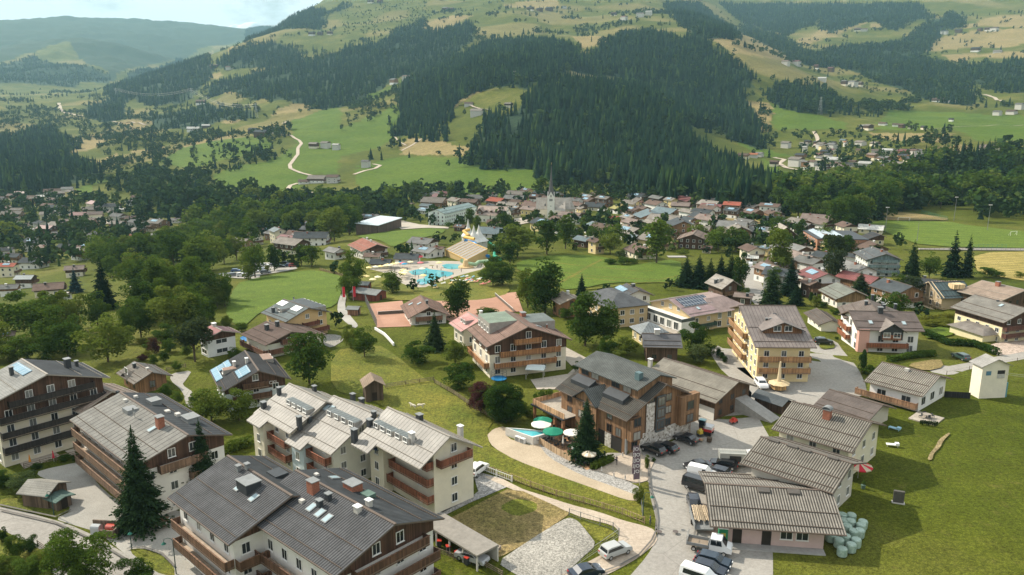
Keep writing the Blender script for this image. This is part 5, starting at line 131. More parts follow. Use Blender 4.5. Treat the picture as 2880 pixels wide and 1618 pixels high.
RIBS=[[5,[[-420.3,1456.8],[-393.7,1437.0],[-362.8,1377.3],[-351.1,1345.9],[-342.4,1288.0],[-327.3,1229.0],[-311.0,1122.1],[-300.2,1085.5],[-276.0,1045.2],[-254.2,1019.0]]],[5,[[-222.6,888.0],[-248.0,909.1],[-260.9,928.7],[-264.7,952.5],[-259.8,967.7]]],[5,[[-457.7,1666.7],[-462.7,1634.7]]],[10,[[-1531.6,2759.2],[-1418.8,2560.1],[-1340.3,2463.7],[-1270.1,2404.7]]],[7,[[-1068.0,2168.0],[-982.0,2101.4],[-917.0,2040.0]]],[5,[[-201.1,1016.8],[-191.2,1040.5],[-180.1,1055.1],[-178.1,1084.7],[-192.8,1112.7]]],[3,[[-199.4,1370.6],[-182.4,1300.9],[-164.6,1254.3]]],[5,[[-96.6,1453.8],[-74.3,1429.7],[-49.1,1372.4],[-35.8,1341.2]]],[6,[[499.8,1340.2],[485.7,1287.8],[469.3,1236.5],[442.2,1180.6]]],[6,[[358.8,1100.2],[360.7,1063.5],[342.8,1031.7],[334.4,978.4],[340.0,924.0],[331.9,874.6],[310.5,793.5]]],[7,[[383.8,854.9],[413.2,878.1],[474.9,924.5],[539.9,963.7]]],[3,[[662.4,1287.4],[823.7,1304.8]]],[8,[[1106.8,1957.5],[1083.5,1844.2],[1050.0,1747.4]]],[5,[[-543.2,857.1],[-543.6,888.2],[-529.2,914.2],[-522.0,922.3]]],[1.6,[[17.8,285.4],[24.1,302.2],[32.1,326.4],[40.1,346.8]]],[0.9,[[17.2,340.0],[30.7,326.5],[51.0,310.9],[56.7,312.6]]],[0.9,[[17.6,311.8],[32.5,298.5],[48.7,291.1],[55.3,290.0],[65.3,301.3]]],[0.9,[[17.1,302.9],[31.8,291.8],[41.7,286.2]]],[1.2,[[25.6,270.6],[31.9,273.6],[38.5,277.9],[46.7,283.6],[54.3,284.5],[62.5,284.2]]],[4,[[70.8,355.4],[79.2,355.9]]],[0.3,[[22.68,121.57],[22.14,117.55],[21.72,114.29],[21.76,110.18],[21.29,105.87],[20.5,102.28]]],[0.3,[[28.36,119.81],[27.78,115.9],[27.41,110.68],[26.49,105.41],[26.19,102.28],[25.03,99.31]]],[0.25,[[10.99,91.71],[13.93,93.43],[17.12,96.09],[19.48,99.72],[20.73,102.71]]],[0.3,[[-76.72,108.22],[-71.47,106.33],[-66.39,104.49],[-57.75,99.51],[-50.93,94.55],[-48.13,91.7]]],[0.3,[[-66.05,108.22],[-67.17,106.1],[-72.37,107.84],[-77.63,109.68]]],[0.3,[[-52.68,97.59],[-50.8,98.08],[-47.45,96.48],[-44.43,93.42]]],[3,[[-166.3,1211.9],[-144.0,1283.2],[-106.4,1289.7]]]]
FENCES=[["picket",1.1,[[-5.26,121.57],[-3.09,120.51],[0.11,117.99],[2.93,115.63],[6.89,112.72],[10.95,110.43],[16.41,107.04],[19.24,104.5]],"light timber picket fence along the beige lane"],["picket",1.1,[[-5.02,121.57],[-0.0,117.44]],"short timber fence beside the parked white car"],["rail",1.0,[[-16.81,163.14],[-12.12,156.35],[-7.37,148.34],[-3.22,142.22]],"pale rail fence along the dry meadow above the bushes"],["rail",1.0,[[-27.06,160.17],[-23.0,162.14],[-17.14,164.67]],"rail fence running from the hay hut to the trees"],["iron",1.1,[[8.49,106.9],[10.08,105.87],[12.73,104.05],[14.47,102.93],[15.08,101.41]],"grey panel fence at the top of the gravel lot"],["wire",1.2,[[15.17,101.2],[12.05,97.68],[9.13,94.55],[6.35,91.24]],"thin wire fence beside the gravel lot"],["rail",0.9,[[-11.48,97.6],[-7.78,95.24],[-3.38,93.35],[-1.23,91.24]],"weathered rail fence below the concrete carport"],["rail",1.1,[[203.4,389.7],[233.5,389.1],[267.5,389.4]],"dark post fence along the road by the pitch"],["rail",1.0,[[-81.33,122.04],[-77.63,125.08],[-74.56,127.62]],"dark rail fence beside the gravel driveway"],["rail",0.9,[[-85.57,126.34],[-81.46,130.92]],"dark rail fence in front of the hotel lawn"],["rail",1.0,[[-65.32,98.4],[-61.8,95.89]],"dark rail fence in the bottom left garden"],["posts",0.9,[[97.41,168.93],[104.68,172.8],[132.08,187.19]],"row fence of thin posts along the right road"],["picket",1.1,[[-82.3,333.2],[-74.1,320.7],[-66.8,310.4]],"pale fence along the path to the pool"],["iron",1.0,[[19.95,112.72],[19.15,105.41]],"tall dark fence beside the street lamp"],["board",1.3,[[89.56,155.14],[94.41,154.23]],"black wooden fence between bungalow and tower"],["board",1.3,[[3.87,133.68],[7.17,128.4],[10.01,124.71]],"tan board fence around the hotel terrace"],["board",1.1,[[-37.13,207.23],[-33.54,200.13],[-29.53,189.88]],"long white boundary wall below the tennis court"],["rail",1.0,[[-78.19,170.74],[-74.91,173.53]],"dark rail fence behind the garden drive"],["iron",2.4,[[284.5,549.3],[282.1,511.2]],"tall green net fence behind the football pitch"],["iron",2.0,[[234.0,396.8],[251.2,397.7]],"green net fence at the near side of the pitch"],["iron",2.4,[[-48.6,254.7],[-37.36,211.34]],"tall mesh fence beside the clay court"]]
PX={"cars":[[25.82,126.98],[23.45,129.59],[28.27,127.75],[25.47,130.52],[32.74,131.4],[29.93,134.17],[12.34,95.32],[15.58,97.28],[7.97,90.71],[11.12,91.96],[32.63,122.16],[29.18,121.57],[34.82,118.67],[32.01,120.68],[36.87,121.86],[33.8,123.06],[29.18,119.93],[32.68,117.99],[27.97,115.9],[30.87,113.76],[27.54,110.68],[27.28,106.8],[24.31,98.28],[29.5,96.29],[24.8,94.86],[28.48,92.87],[23.8,92.98],[27.33,90.88],[22.27,91.06],[25.56,88.8]],"cars2":[[53.33,163.14],[53.33,158.62],[107.37,183.78],[108.17,180.19]],"cars3":[[77.04,193.49],[81.21,193.52],[101.6,332.1],[99.2,323.9]],"cars4":[[-54.04,103.6],[-49.89,103.82]],"cars5":[[-5.02,121.57],[-6.32,119.35],[-6.16,95.32],[-4.49,94.36]],"park":[[-117.5,343.5],[-115.0,343.5],[-113.1,345.6],[-110.6,345.6],[-110.6,359.1],[-109.2,359.9],[-105.3,360.9],[-101.1,353.3],[-115.2,360.4],[-114.0,331.5],[-106.8,335.1],[-119.1,356.3],[-98.7,350.2],[-105.5,352.4]],"park2":[[-168.7,345.1],[-161.1,331.3],[-155.2,324.8],[-151.0,320.8],[-176.3,361.0],[-150.3,358.6],[-156.7,362.4],[-140.9,349.2],[-141.2,332.7],[-125.5,352.3],[-116.4,333.1],[-112.1,330.3],[-120.8,335.9],[-113.6,341.0]],"bales":[[44.51,96.09],[46.08,97.08],[47.29,98.28],[44.91,98.28],[46.26,99.31],[45.23,100.22],[48.81,100.77],[47.99,100.77],[49.68,102.28],[48.64,103.38],[50.27,103.16],[47.57,102.06],[48.18,105.18],[49.42,105.04],[47.73,103.6],[44.35,99.72]],"lamps":[[19.14,105.32]],"lamps2":[[-43.62,91.96],[-52.11,97.79],[-67.8,106.8]],"flag":[[20.33,117.51],[20.36,116.26]],"flood":[[217.4,458.2],[280.3,464.1],[285.5,509.9],[215.7,417.8]],"umb":[[5.68,137.19],[5.33,135.61],[7.32,132.37],[10.73,131.87],[11.42,128.31],[8.99,129.91],[10.84,127.28],[12.91,123.14],[14.37,125.83]],"bollard":[[16.58,118.95],[18.29,117.99],[14.81,120.86],[22.92,121.86],[19.05,126.47],[21.22,124.28]],"persons":[[17.61,123.49],[19.99,104.05],[11.6,97.68]],"kiosk":[[56.66,159.58]],"misc4":[[56.08,118.39],[59.0,110.68],[67.56,130.93],[71.33,138.16],[55.6,115.25],[80.01,143.57]],"misc3":[[-2.86,164.36],[5.17,166.96],[35.57,136.32],[42.11,141.2],[34.43,135.24],[35.46,132.77]],"misc2":[[-36.48,123.97],[-28.69,153.59],[-19.56,148.09],[-6.19,99.93],[-3.41,97.68],[-11.21,101.63],[-3.39,93.43],[-9.77,98.28]],"misc1":[[-58.02,101.84],[-71.5,109.68],[-68.14,108.71],[-80.85,123.06],[-77.77,124.59],[-85.55,132.77],[-81.63,131.74],[-71.82,125.83]],"sup":[[-1.3,135.82],[3.93,131.6]],"pools":[[-1.21,135.82],[3.72,131.4],[7.93,137.42],[1.49,138.91]],"church":[[27.0,549.8],[15.3,564.6],[42.4,570.9]],"umbs":[[-58.5,317.8],[-55.9,319.3],[-54.1,320.0],[-52.2,321.8],[-51.7,324.0],[-50.6,322.6],[-49.7,325.9],[-48.3,327.9],[-47.2,329.0],[-46.0,327.6],[-44.9,325.0],[-43.1,330.8],[-30.6,327.2],[-35.8,310.3],[-43.0,307.8],[-41.5,304.4],[-42.7,301.5],[-41.5,299.3],[-41.7,296.3],[-41.5,343.0],[-33.4,292.6],[-50.3,290.9],[-55.2,293.8],[-51.3,285.6],[-38.5,327.8]],"tent":[[-23.3,418.1],[-19.1,393.6],[-16.7,396.8]],"ghall":[[-31.3,365.3],[-17.0,334.1],[-17.0,366.3],[-33.2,404.0]],"slides":[[-21.9,406.7],[-23.4,389.4],[-17.0,364.1],[-11.9,343.9],[-19.3,325.7],[-14.5,333.3]],"plant":[[-59.77,125.21]],"container":[[35.58,123.67],[38.5,123.36]],"trailer":[[26.24,102.71],[28.56,102.71],[27.13,107.75]],"wc":[[29.3,99.31]],"gym":[[-82.8,485.8],[-72.7,518.3],[-96.3,520.6]],"brick":[[151.4,408.9],[149.0,382.8],[172.7,422.1]],"goal":[[247.6,506.1],[255.0,506.0],[280.3,441.9],[285.2,444.1]],"tennisnet":[[-39.99,228.91],[-32.31,230.83],[-5.7,260.2],[0.31,232.41]],"tk":[[-55.4,274.3],[-50.2,273.3],[-52.5,257.4],[-42.9,252.8],[-48.84,230.1],[-46.22,229.72]],"tower":[[95.21,156.07],[96.18,154.23],[101.97,154.87]],"lounge":[[25.33,137.42],[20.37,109.2]],"gaz":[[117.1,315.6],[123.6,316.4]],"hip":[[26.05,208.03],[38.55,212.87],[23.4,226.5]],"pav":[[32.17,190.27],[39.57,192.2],[29.92,197.65]],"pyl":[[-1358.5,2807.9],[-994.8,2537.8],[-571.1,1817.0],[569.7,1505.6]],"h1":[[88.71,178.19],[96.71,182.47],[102.59,184.29]],"h2":[[112.48,207.83],[112.56,196.55],[118.94,195.92],[119.41,186.98]],"h3":[[120.0,223.2],[132.2,228.5]],"h4":[[13.57,121.86],[16.91,124.9]],"h5":[[-49.84,128.4],[-46.39,131.74]],"white":[[134.6,280.6]],"towels":[[-17.6,289.6],[-16.0,291.5],[-14.5,287.6],[-13.2,287.5],[-12.5,293.5],[-11.6,295.5],[-10.3,295.5],[-9.4,299.7],[-8.1,300.7],[-7.3,295.4],[-16.4,285.7],[-15.3,290.5],[-12.6,287.5],[-41.0,295.0],[-41.5,301.3],[-43.5,306.0],[-40.3,296.9],[-40.8,279.4],[-39.5,281.2],[-45.6,306.3],[-42.1,327.1],[-40.1,329.4],[-43.6,322.4],[-46.2,325.3],[-25.2,284.0],[-27.9,278.5]]}
HAZE=.000058
# ---------------- basic helpers ----------------
def meta(o,label=None,cat=None,group=None,kind=None):
    if label:o['label']=label
    if cat:o['category']=cat
    if group:o['group']=group
    if kind:o['kind']=kind
    return o
def link(name,me,parent=None,loc=None,rotz=None):
    o=bpy.data.objects.new(name,me); COL.objects.link(o)
    if parent is not None:o.parent=parent
    if loc is not None:o.location=loc
    if rotz is not None:o.rotation_euler=(0,0,rotz)
    return o
def empty(name,loc,rotz=0,**k):
    return meta(link(name,None,None,loc,rotz),**k)
def copy_tree(o,parent=None):
    c=o.copy(); COL.objects.link(c)
    if parent is not None:c.parent=parent
    for ch in o.children: copy_tree(ch,c)
    return c
class MB:
    def __init__(s): s.v=[];s.f=[];s.m=[]
    def face(s,pts,m=0):
        i=len(s.v);s.v+=[tuple(p) for p in pts];s.f.append(tuple(range(i,i+len(pts))));s.m.append(m)
    def hexa(s,p,m=0):  # p: 8 points bottom(4 ccw) top(4)
        i=len(s.v);s.v+=[tuple(q) for q in p]
        for f in ((3,2,1,0),(4,5,6,7),(0,1,5,4),(1,2,6,5),(2,3,7,6),(3,0,4,7)):
            s.f.append(tuple(i+k for k in f));s.m.append(m)
    def box(s,x0,x1,y0,y1,z0,z1,m=0):
        s.hexa([(x0,y0,z0),(x1,y0,z0),(x1,y1,z0),(x0,y1,z0),(x0,y0,z1),(x1,y0,z1),(x1,y1,z1),(x0,y1,z1)],m)
    def cyl(s,c,r0,z0,z1,r1=None,n=10,m=0,cap=True):
        r1=r0 if r1 is None else r1;i=len(s.v)
        for r,z in ((r0,z0),(r1,z1)):
            for k in range(n):
                a=2*math.pi*k/n;s.v.append((c[0]+r*math.cos(a),c[1]+r*math.sin(a),z))
        for k in range(n):
            s.f.append((i+k,i+(k+1)%n,i+n+(k+1)%n,i+n+k));s.m.append(m)
        if cap:
            s.f.append(tuple(i+n+k for k in range(n)));s.m.append(m)
            s.f.append(tuple(i+n-1-k for k in range(n)));s.m.append(m)
    def bar(s,a,b,w,h=None,m=0):  # beam from a to b
        h=h or w;a=Vector(a);b=Vector(b);d=(b-a).normalized()
        t=d.cross(Vector((0,0,1)));t=Vector((1,0,0)) if t.length<1e-3 else t.normalized()
        n=t.cross(d)
        P=[]
        for e in (a,b):
            for x,y in ((-1,-1),(1,-1),(1,1),(-1,1)):P.append(e+t*x*w/2+n*y*h/2)
        s.hexa(P,m)
    def tube(s,pts,r,n=8,m=0):
        i0=len(s.v)
        pts=[Vector(p) for p in pts]
        for k,p in enumerate(pts):
            d=(pts[min(k+1,len(pts)-1)]-pts[max(k-1,0)]).normalized()
            t=d.cross(Vector((0,0,1)));t=Vector((1,0,0)) if t.length<1e-3 else t.normalized();q=t.cross(d)
            for j in range(n):
                a=2*math.pi*j/n;s.v.append(tuple(p+t*r*math.cos(a)+q*r*math.sin(a)))
        for k in range(len(pts)-1):
            for j in range(n):
                s.f.append((i0+k*n+j,i0+k*n+(j+1)%n,i0+(k+1)*n+(j+1)%n,i0+(k+1)*n+j));s.m.append(m)
        s.f.append(tuple(i0+j for j in range(n)));s.m.append(m)
        s.f.append(tuple(i0+(len(pts)-1)*n+n-1-j for j in range(n)));s.m.append(m)
    def mesh(s,name,mats,smooth=False,uv=True):
        me=bpy.data.meshes.new(name);me.from_pydata(s.v,[],s.f)
        for m in (mats if isinstance(mats,(list,tuple)) else [mats]):me.materials.append(m)
        me.polygons.foreach_set('material_index',s.m)
        if smooth:me.polygons.foreach_set('use_smooth',[True]*len(s.f))
        me.update()
        if uv and s.f:
            nl=len(me.loops);co=np.array(s.v,float)
            nr=np.zeros(len(s.f)*3);me.polygons.foreach_get('normal',nr);nr=nr.reshape(-1,3)
            tot=np.array([len(f) for f in s.f]);li=np.fromiter((i for f in s.f for i in f),int,nl)
            n=np.repeat(nr,tot,axis=0);t=np.stack([-n[:,1],n[:,0],np.zeros(nl)],1);l=np.hypot(t[:,0],t[:,1])
            flat=l<.02;t[flat]=(1,0,0);t[~flat]/=l[~flat][:,None]
            b=np.cross(n,t);p=co[li]
            UV=np.stack([(p*t).sum(1),(p*b).sum(1)],1)
            me.uv_layers.new(name='UVMap').data.foreach_set('uv',UV.ravel())
        return me
    def obj(s,name,mats,parent=None,loc=None,rotz=None,smooth=False,**k):
        return meta(link(name,s.mesh(name,mats,smooth),parent,loc,rotz),**k)
# ---------------- materials ----------------
MATS={}
def newmat(name,col,rough=.8,spec=.3,metal=0):
    m=bpy.data.materials.new(name);m.use_nodes=True;b=m.node_tree.nodes['Principled BSDF']
    b.inputs['Base Color'].default_value=(*col,1);b.inputs['Roughness'].default_value=rough;b.inputs['Metallic'].default_value=metal
    b.inputs['Specular IOR Level'].default_value=spec
    return m,m.node_tree,b
def hsv(c,f): return tuple(min(1,max(0,x*f)) for x in c)
def mnoise(nt,coord,scale,detail=3,rough=.6):
    n=N(nt,'ShaderNodeTexNoise',i_Scale=scale,i_Detail=detail,i_Roughness=rough);nt.links.new(coord,n.inputs['Vector']);return n.outputs[0]
def stretch(nt,fac,lo=.36,hi=.64,a=.12,b=.88):
    return ramp(nt,fac,[(lo,(a,a,a)),(hi,(b,b,b))])
def ramp(nt,fac,stops):
    r=N(nt,'ShaderNodeValToRGB');e=r.color_ramp.elements
    while len(e)<len(stops):e.new(.5)
    for k,(p,c) in enumerate(stops):e[k].position=p;e[k].color=(*c,1)
    nt.links.new(fac,r.inputs[0]);return r.outputs[0]
def mixc(nt,f,a,b,mode='MIX'):
    m=N(nt,'ShaderNodeMixRGB',blend_type=mode)
    for i,x in ((0,f),(1,a),(2,b)):
        if isinstance(x,(int,float)):m.inputs[i].default_value=x
        elif isinstance(x,tuple):m.inputs[i].default_value=(*x,1)
        else:nt.links.new(x,m.inputs[i])
    return m.outputs[0]
def mth(nt,op,a,b=0):
    m=N(nt,'ShaderNodeMath',operation=op)
    for i,x in ((0,a),(1,b)):
        if isinstance(x,(int,float)):m.inputs[i].default_value=x
        else:nt.links.new(x,m.inputs[i])
    return m.outputs[0]
def coord(nt,which='UV'): return N(nt,'ShaderNodeTexCoord').outputs[which]
def plain(name,col,rough=.7,var=.12,scale=1.5,spec=.3,metal=0,bump=0):
    k=('p',name)
    if k in MATS:return MATS[k]
    m,nt,b=newmat(name,col,rough,spec,metal);c=coord(nt,'Object')
    f=mnoise(nt,c,scale,4);nt.links.new(ramp(nt,f,[(.3,hsv(col,1-var)),(.7,hsv(col,1+var))]),b.inputs['Base Color'])
    if bump:
        bp=N(nt,'ShaderNodeBump',i_Strength=bump,i_Distance=.1);nt.links.new(f,bp.inputs['Height']);nt.links.new(bp.outputs[0],b.inputs['Normal'])
    MATS[k]=m;return m
def roofmat(col,typ='corr',patch=.25):
    k=('roof',col,typ,patch)
    if k in MATS:return MATS[k]
    m,nt,b=newmat('roof_'+typ,col,.9 if typ!='seam' else .55,.12 if typ!='seam' else .3,0);uv=coord(nt)
    sp=N(nt,'ShaderNodeSeparateXYZ');nt.links.new(uv,sp.inputs[0]);U,V=sp.outputs[0],sp.outputs[1]
    per={'corr':.4,'tile':.5,'seam':.8,'sheet':1.2,'corrbig':.38}[typ]
    wv=mth(nt,'SINE',mth(nt,'MULTIPLY',U,2*math.pi/per))
    big=mnoise(nt,uv,.35,5,.65);fine=mnoise(nt,uv,6,3)
    br=N(nt,'ShaderNodeTexBrick',offset=.5,i_Scale=1.0);br.inputs['Brick Width'].default_value=2.6;br.inputs['Row Height'].default_value=1.25 if typ!='seam' else 4.0
    br.inputs['Mortar Size'].default_value=.035;br.inputs['Color1'].default_value=(.42,.42,.42,1);br.inputs['Color2'].default_value=(.62,.62,.62,1);br.inputs['Mortar'].default_value=(.2,.2,.2,1)
    nt.links.new(uv,br.inputs['Vector'])
    base=ramp(nt,big,[(.3,hsv(col,1-patch)),(.7,hsv(col,1+patch))])
    c2=mixc(nt,.32,base,br.outputs[0],'OVERLAY')
    c3=mixc(nt,.35,c2,mixc(nt,1.0,fine,(.5,.5,.5),'MIX') if False else fine,'OVERLAY')
    if typ in('corr','corrbig'):
        s=mth(nt,'ADD',mth(nt,'MULTIPLY',wv,.5),.5);c4=mixc(nt,.95 if typ=='corrbig' else .6,c3,mixc(nt,s,(.08,.08,.08),(.74,.73,.7)),'OVERLAY')
    elif typ=='tile':
        row=mth(nt,'FRACT',mth(nt,'MULTIPLY',V,1/.4));g=mth(nt,'GREATER_THAN',row,.8);c4=mixc(nt,mth(nt,'MULTIPLY',g,.4),c3,hsv(col,.45))
    else:
        fr=mth(nt,'FRACT',mth(nt,'MULTIPLY',U,1/per));g=mth(nt,'LESS_THAN',fr,.14);c4=mixc(nt,mth(nt,'MULTIPLY',g,.85),c3,hsv(col,.3))
    nt.links.new(c4,b.inputs['Base Color'])
    bp=N(nt,'ShaderNodeBump',i_Strength=.5,i_Distance=.05);nt.links.new(wv if typ in('corr','corrbig') else fine,bp.inputs['Height']);nt.links.new(bp.outputs[0],b.inputs['Normal'])
    MATS[k]=m;return m
def plaster(col):
    k=('pl',col)
    if k in MATS:return MATS[k]
    m,nt,b=newmat('plaster',col,.9,.2);uv=coord(nt);big=mnoise(nt,uv,.45,5,.7)
    sp=N(nt,'ShaderNodeSeparateXYZ');nt.links.new(uv,sp.inputs[0])
    c=ramp(nt,big,[(.25,hsv(col,.86)),(.6,col),(.8,hsv(col,1.06))])
    nt.links.new(c,b.inputs['Base Color']);MATS[k]=m;return m
def wood(col,per=.18):
    k=('wd',col,per)
    if k in MATS:return MATS[k]
    m,nt,b=newmat('timber',col,.75,.3);uv=coord(nt);sp=N(nt,'ShaderNodeSeparateXYZ');nt.links.new(uv,sp.inputs[0])
    st=mth(nt,'FLOOR',mth(nt,'MULTIPLY',sp.outputs[0],1/per));wn=N(nt,'ShaderNodeTexWhiteNoise',noise_dimensions='1D');nt.links.new(st,wn.inputs['W'])
    big=mnoise(nt,uv,.6,4);c=ramp(nt,wn.outputs[0],[(0,hsv(col,.6)),(.6,col),(1,hsv(col,1.35))])
    fr=mth(nt,'FRACT',mth(nt,'MULTIPLY',sp.outputs[0],1/per));g=mth(nt,'LESS_THAN',fr,.12)
    c=mixc(nt,mth(nt,'MULTIPLY',g,.65),c,hsv(col,.3));c=mixc(nt,.35,c,big,'OVERLAY')
    nt.links.new(c,b.inputs['Base Color']);MATS[k]=m;return m
def glassmat():
    if 'glass' in MATS:return MATS['glass']
    m,nt,b=newmat('window_glass',(.035,.045,.05),.12,.6);oi=N(nt,'ShaderNodeObjectInfo')
    nt.links.new(ramp(nt,oi.outputs['Random'],[(0,(.01,.013,.015)),(.6,(.05,.06,.065)),(.8,(.16,.17,.16)),(1,(.35,.34,.3))]),b.inputs['Base Color'])
    MATS['glass']=m;return m
def stone():
    if 'stone' in MATS:return MATS['stone']
    m,nt,b=newmat('rubble_stone',(.4,.38,.34),.9,.2);uv=coord(nt)
    v=N(nt,'ShaderNodeTexVoronoi',i_Scale=2.6);nt.links.new(uv,v.inputs['Vector'])
    sp=N(nt,'ShaderNodeSeparateXYZ');nt.links.new(v.outputs['Color'],sp.inputs[0])
    c=ramp(nt,sp.outputs[0],[(0,(.16,.13,.1)),(.4,(.4,.37,.33)),(1,(.66,.64,.6))])
    v2=N(nt,'ShaderNodeTexVoronoi',feature='DISTANCE_TO_EDGE',i_Scale=2.6);nt.links.new(uv,v2.inputs['Vector'])
    g=mth(nt,'LESS_THAN',v2.outputs['Distance'],.05);c=mixc(nt,g,c,(.5,.48,.44))
    nt.links.new(c,b.inputs['Base Color']);MATS['stone']=m;return m
def tint_leaf(name,cols,attr=None,transl=.25):
    k=('leaf',name,attr)
    if k in MATS:return MATS[k]
    m=bpy.data.materials.new(name);m.use_nodes=True;nt=m.node_tree;nt.nodes.clear()
    if attr: f=N(nt,'ShaderNodeAttribute',attribute_name=attr).outputs['Fac']
    else: f=N(nt,'ShaderNodeObjectInfo').outputs['Random']
    c=coord(nt,'Object');n=mnoise(nt,c,.9 if not attr else .12,3)
    col=ramp(nt,f,[(i/(len(cols)-1),x) for i,x in enumerate(cols)])
    col=mixc(nt,.55,col,n,'OVERLAY')
    d=N(nt,'ShaderNodeBsdfDiffuse');t=N(nt,'ShaderNodeBsdfTranslucent');mx=N(nt,'ShaderNodeMixShader',i_0=transl);o=N(nt,'ShaderNodeOutputMaterial')
    nt.links.new(col,d.inputs[0]);nt.links.new(mixc(nt,.5,col,(.16,.2,.02),'ADD') if transl>.2 else col,t.inputs[0])
    nt.links.new(d.outputs[0],mx.inputs[1]);nt.links.new(t.outputs[0],mx.inputs[2]);nt.links.new(mx.outputs[0],o.inputs[0])
    MATS[k]=m;return m
BARK=plain('bark',(.09,.065,.045),.95,.3,4)
LEAFC={'S':[(.012,.030,.016),(.02,.043,.018),(.034,.058,.022)],'B':[(.022,.052,.013),(.045,.085,.016),(.07,.115,.02),(.12,.15,.028)],'L':[(.05,.085,.024),(.07,.105,.03)],'P':[(.026,.042,.024),(.038,.052,.026)],
 'U':[(.05,.018,.022),(.07,.022,.03)],'Y':[(.11,.13,.02),(.15,.15,.03)],'W':[(.055,.08,.03),(.08,.105,.04)],'BL':[(.025,.055,.055),(.03,.06,.06)]}
# ---------------- terrain ----------------
def inpoly(px,py,poly):
    P=np.array(poly,float);n=len(P);r=np.zeros(px.shape,bool)
    bb=(px>=P[:,0].min())&(px<=P[:,0].max())&(py>=P[:,1].min())&(py<=P[:,1].max())
    idx=np.nonzero(bb)[0]
    if len(idx)==0:return r
    x=px[idx];y=py[idx];c=np.zeros(len(idx),bool);j=n-1
    for i in range(n):
        xi,yi=P[i];xj,yj=P[j]
        if yi!=yj:
            c^=((yi>y)!=(yj>y))&(x<(xj-xi)*(y-yi)/(yj-yi)+xi)
        j=i
    r[idx]=c;return r
az=np.concatenate([np.arange(-180,-60,6),np.arange(-60,-42,1.0),np.linspace(-42,42,760),np.arange(43,60,1.0),np.arange(60,180,6)])
rr=np.concatenate([[0.5,15,40,70,100],100*np.exp(np.linspace(0,math.log(170),560)[1:])])
A,RR=np.meshgrid(np.radians(az),rr);X=RR*np.sin(A);Y=RR*np.cos(A);Z=ground(X.ravel(),Y.ravel()).reshape(X.shape)
Z[RR>14000]-=400
nr,na=X.shape
me=bpy.data.meshes.new('ground')
me.vertices.add(nr*na);me.vertices.foreach_set('co',np.stack([X,Y,Z],-1).ravel())
i=np.arange(nr-1)[:,None]*na;j=np.arange(na)[None,:];j1=(j+1)%na
q=np.stack([i+j,i+na+j,i+na+j1,i+j1],-1).reshape(-1,4)[:, ::-1]
nf=len(q);me.loops.add(nf*4);me.loops.foreach_set('vertex_index',q.ravel());me.polygons.add(nf);me.polygons.foreach_set('loop_start',np.arange(nf)*4)
me.polygons.foreach_set('use_smooth',np.ones(nf,bool));me.update();me.validate()
x=X.ravel();y=Y.ravel();jx=x+12*(vn(x/25,y/25)-.5)+5*(vn(x/8,y/8)-.5);jy=y+12*(vn(x/25+50,y/25)-.5)
rad=np.hypot(x,y)
cov=np.zeros((len(x),4),np.float32);cov[:,3]=1
for p in TAN: cov[inpoly(jx,jy,p),0]=1
for p in BRIGHT: cov[inpoly(jx,jy,p),1]=1
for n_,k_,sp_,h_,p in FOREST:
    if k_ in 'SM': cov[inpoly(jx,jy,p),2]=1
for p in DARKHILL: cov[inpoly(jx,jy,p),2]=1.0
cov[(rad>7400)&(x<0),2]=1;cov[(rad>7400)&(x<0),0]=0
hill=(rad>1500);cov[:,0]=np.where(hill&(cov[:,1]==0)&(cov[:,2]==0),np.maximum(cov[:,0],np.clip((vn(x/160,y/160)-.62)*4,0,.5)),cov[:,0])
ca=me.color_attributes.new('cover','FLOAT_COLOR','POINT');ca.data.foreach_set('color',cov.ravel())
m,nt,b=newmat('meadow',(.08,.13,.03),.95,.1)
g=N(nt,'ShaderNodeNewGeometry').outputs['Position']
sepc=N(nt,'ShaderNodeSeparateColor');nt.links.new(N(nt,'ShaderNodeAttribute',attribute_name='cover').outputs['Color'],sepc.inputs[0])
n1=mnoise(nt,g,.012,6,.65);n2=mnoise(nt,g,.15,5,.7);n3=mnoise(nt,g,1.6,4,.8)
c=ramp(nt,n1,[(.3,(.05,.068,.006)),(.5,(.075,.088,.009)),(.62,(.11,.112,.02)),(.75,(.155,.135,.042))])
c=mixc(nt,sepc.outputs[1],c,ramp(nt,n1,[(.3,(.055,.10,.008)),(.7,(.09,.13,.014))]))
c=mixc(nt,sepc.outputs[0],c,ramp(nt,n1,[(.3,(.19,.155,.06)),(.7,(.26,.195,.085))]))
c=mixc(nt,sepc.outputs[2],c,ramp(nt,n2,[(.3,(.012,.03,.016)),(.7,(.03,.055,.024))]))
c=mixc(nt,.6,c,n2,'OVERLAY');c=mixc(nt,.55,c,stretch(nt,n3),'OVERLAY');c=mixc(nt,.5,c,stretch(nt,mnoise(nt,g,5,2,.8)),'OVERLAY');c=mixc(nt,ramp(nt,mnoise(nt,g,.33,7,.8),[(.56,(0,0,0)),(.72,(.55,.55,.55))]),c,(.17,.14,.045))
nt.links.new(c,b.inputs['Base Color'])
bp=N(nt,'ShaderNodeBump',i_Strength=.4,i_Distance=.3);nt.links.new(n3,bp.inputs['Height']);nt.links.new(bp.outputs[0],b.inputs['Normal'])
me.materials.append(m);GO=meta(link('ground',me),kind='structure')
def G(x,y): return float(ground(np.array([x]),np.array([y]))[0])
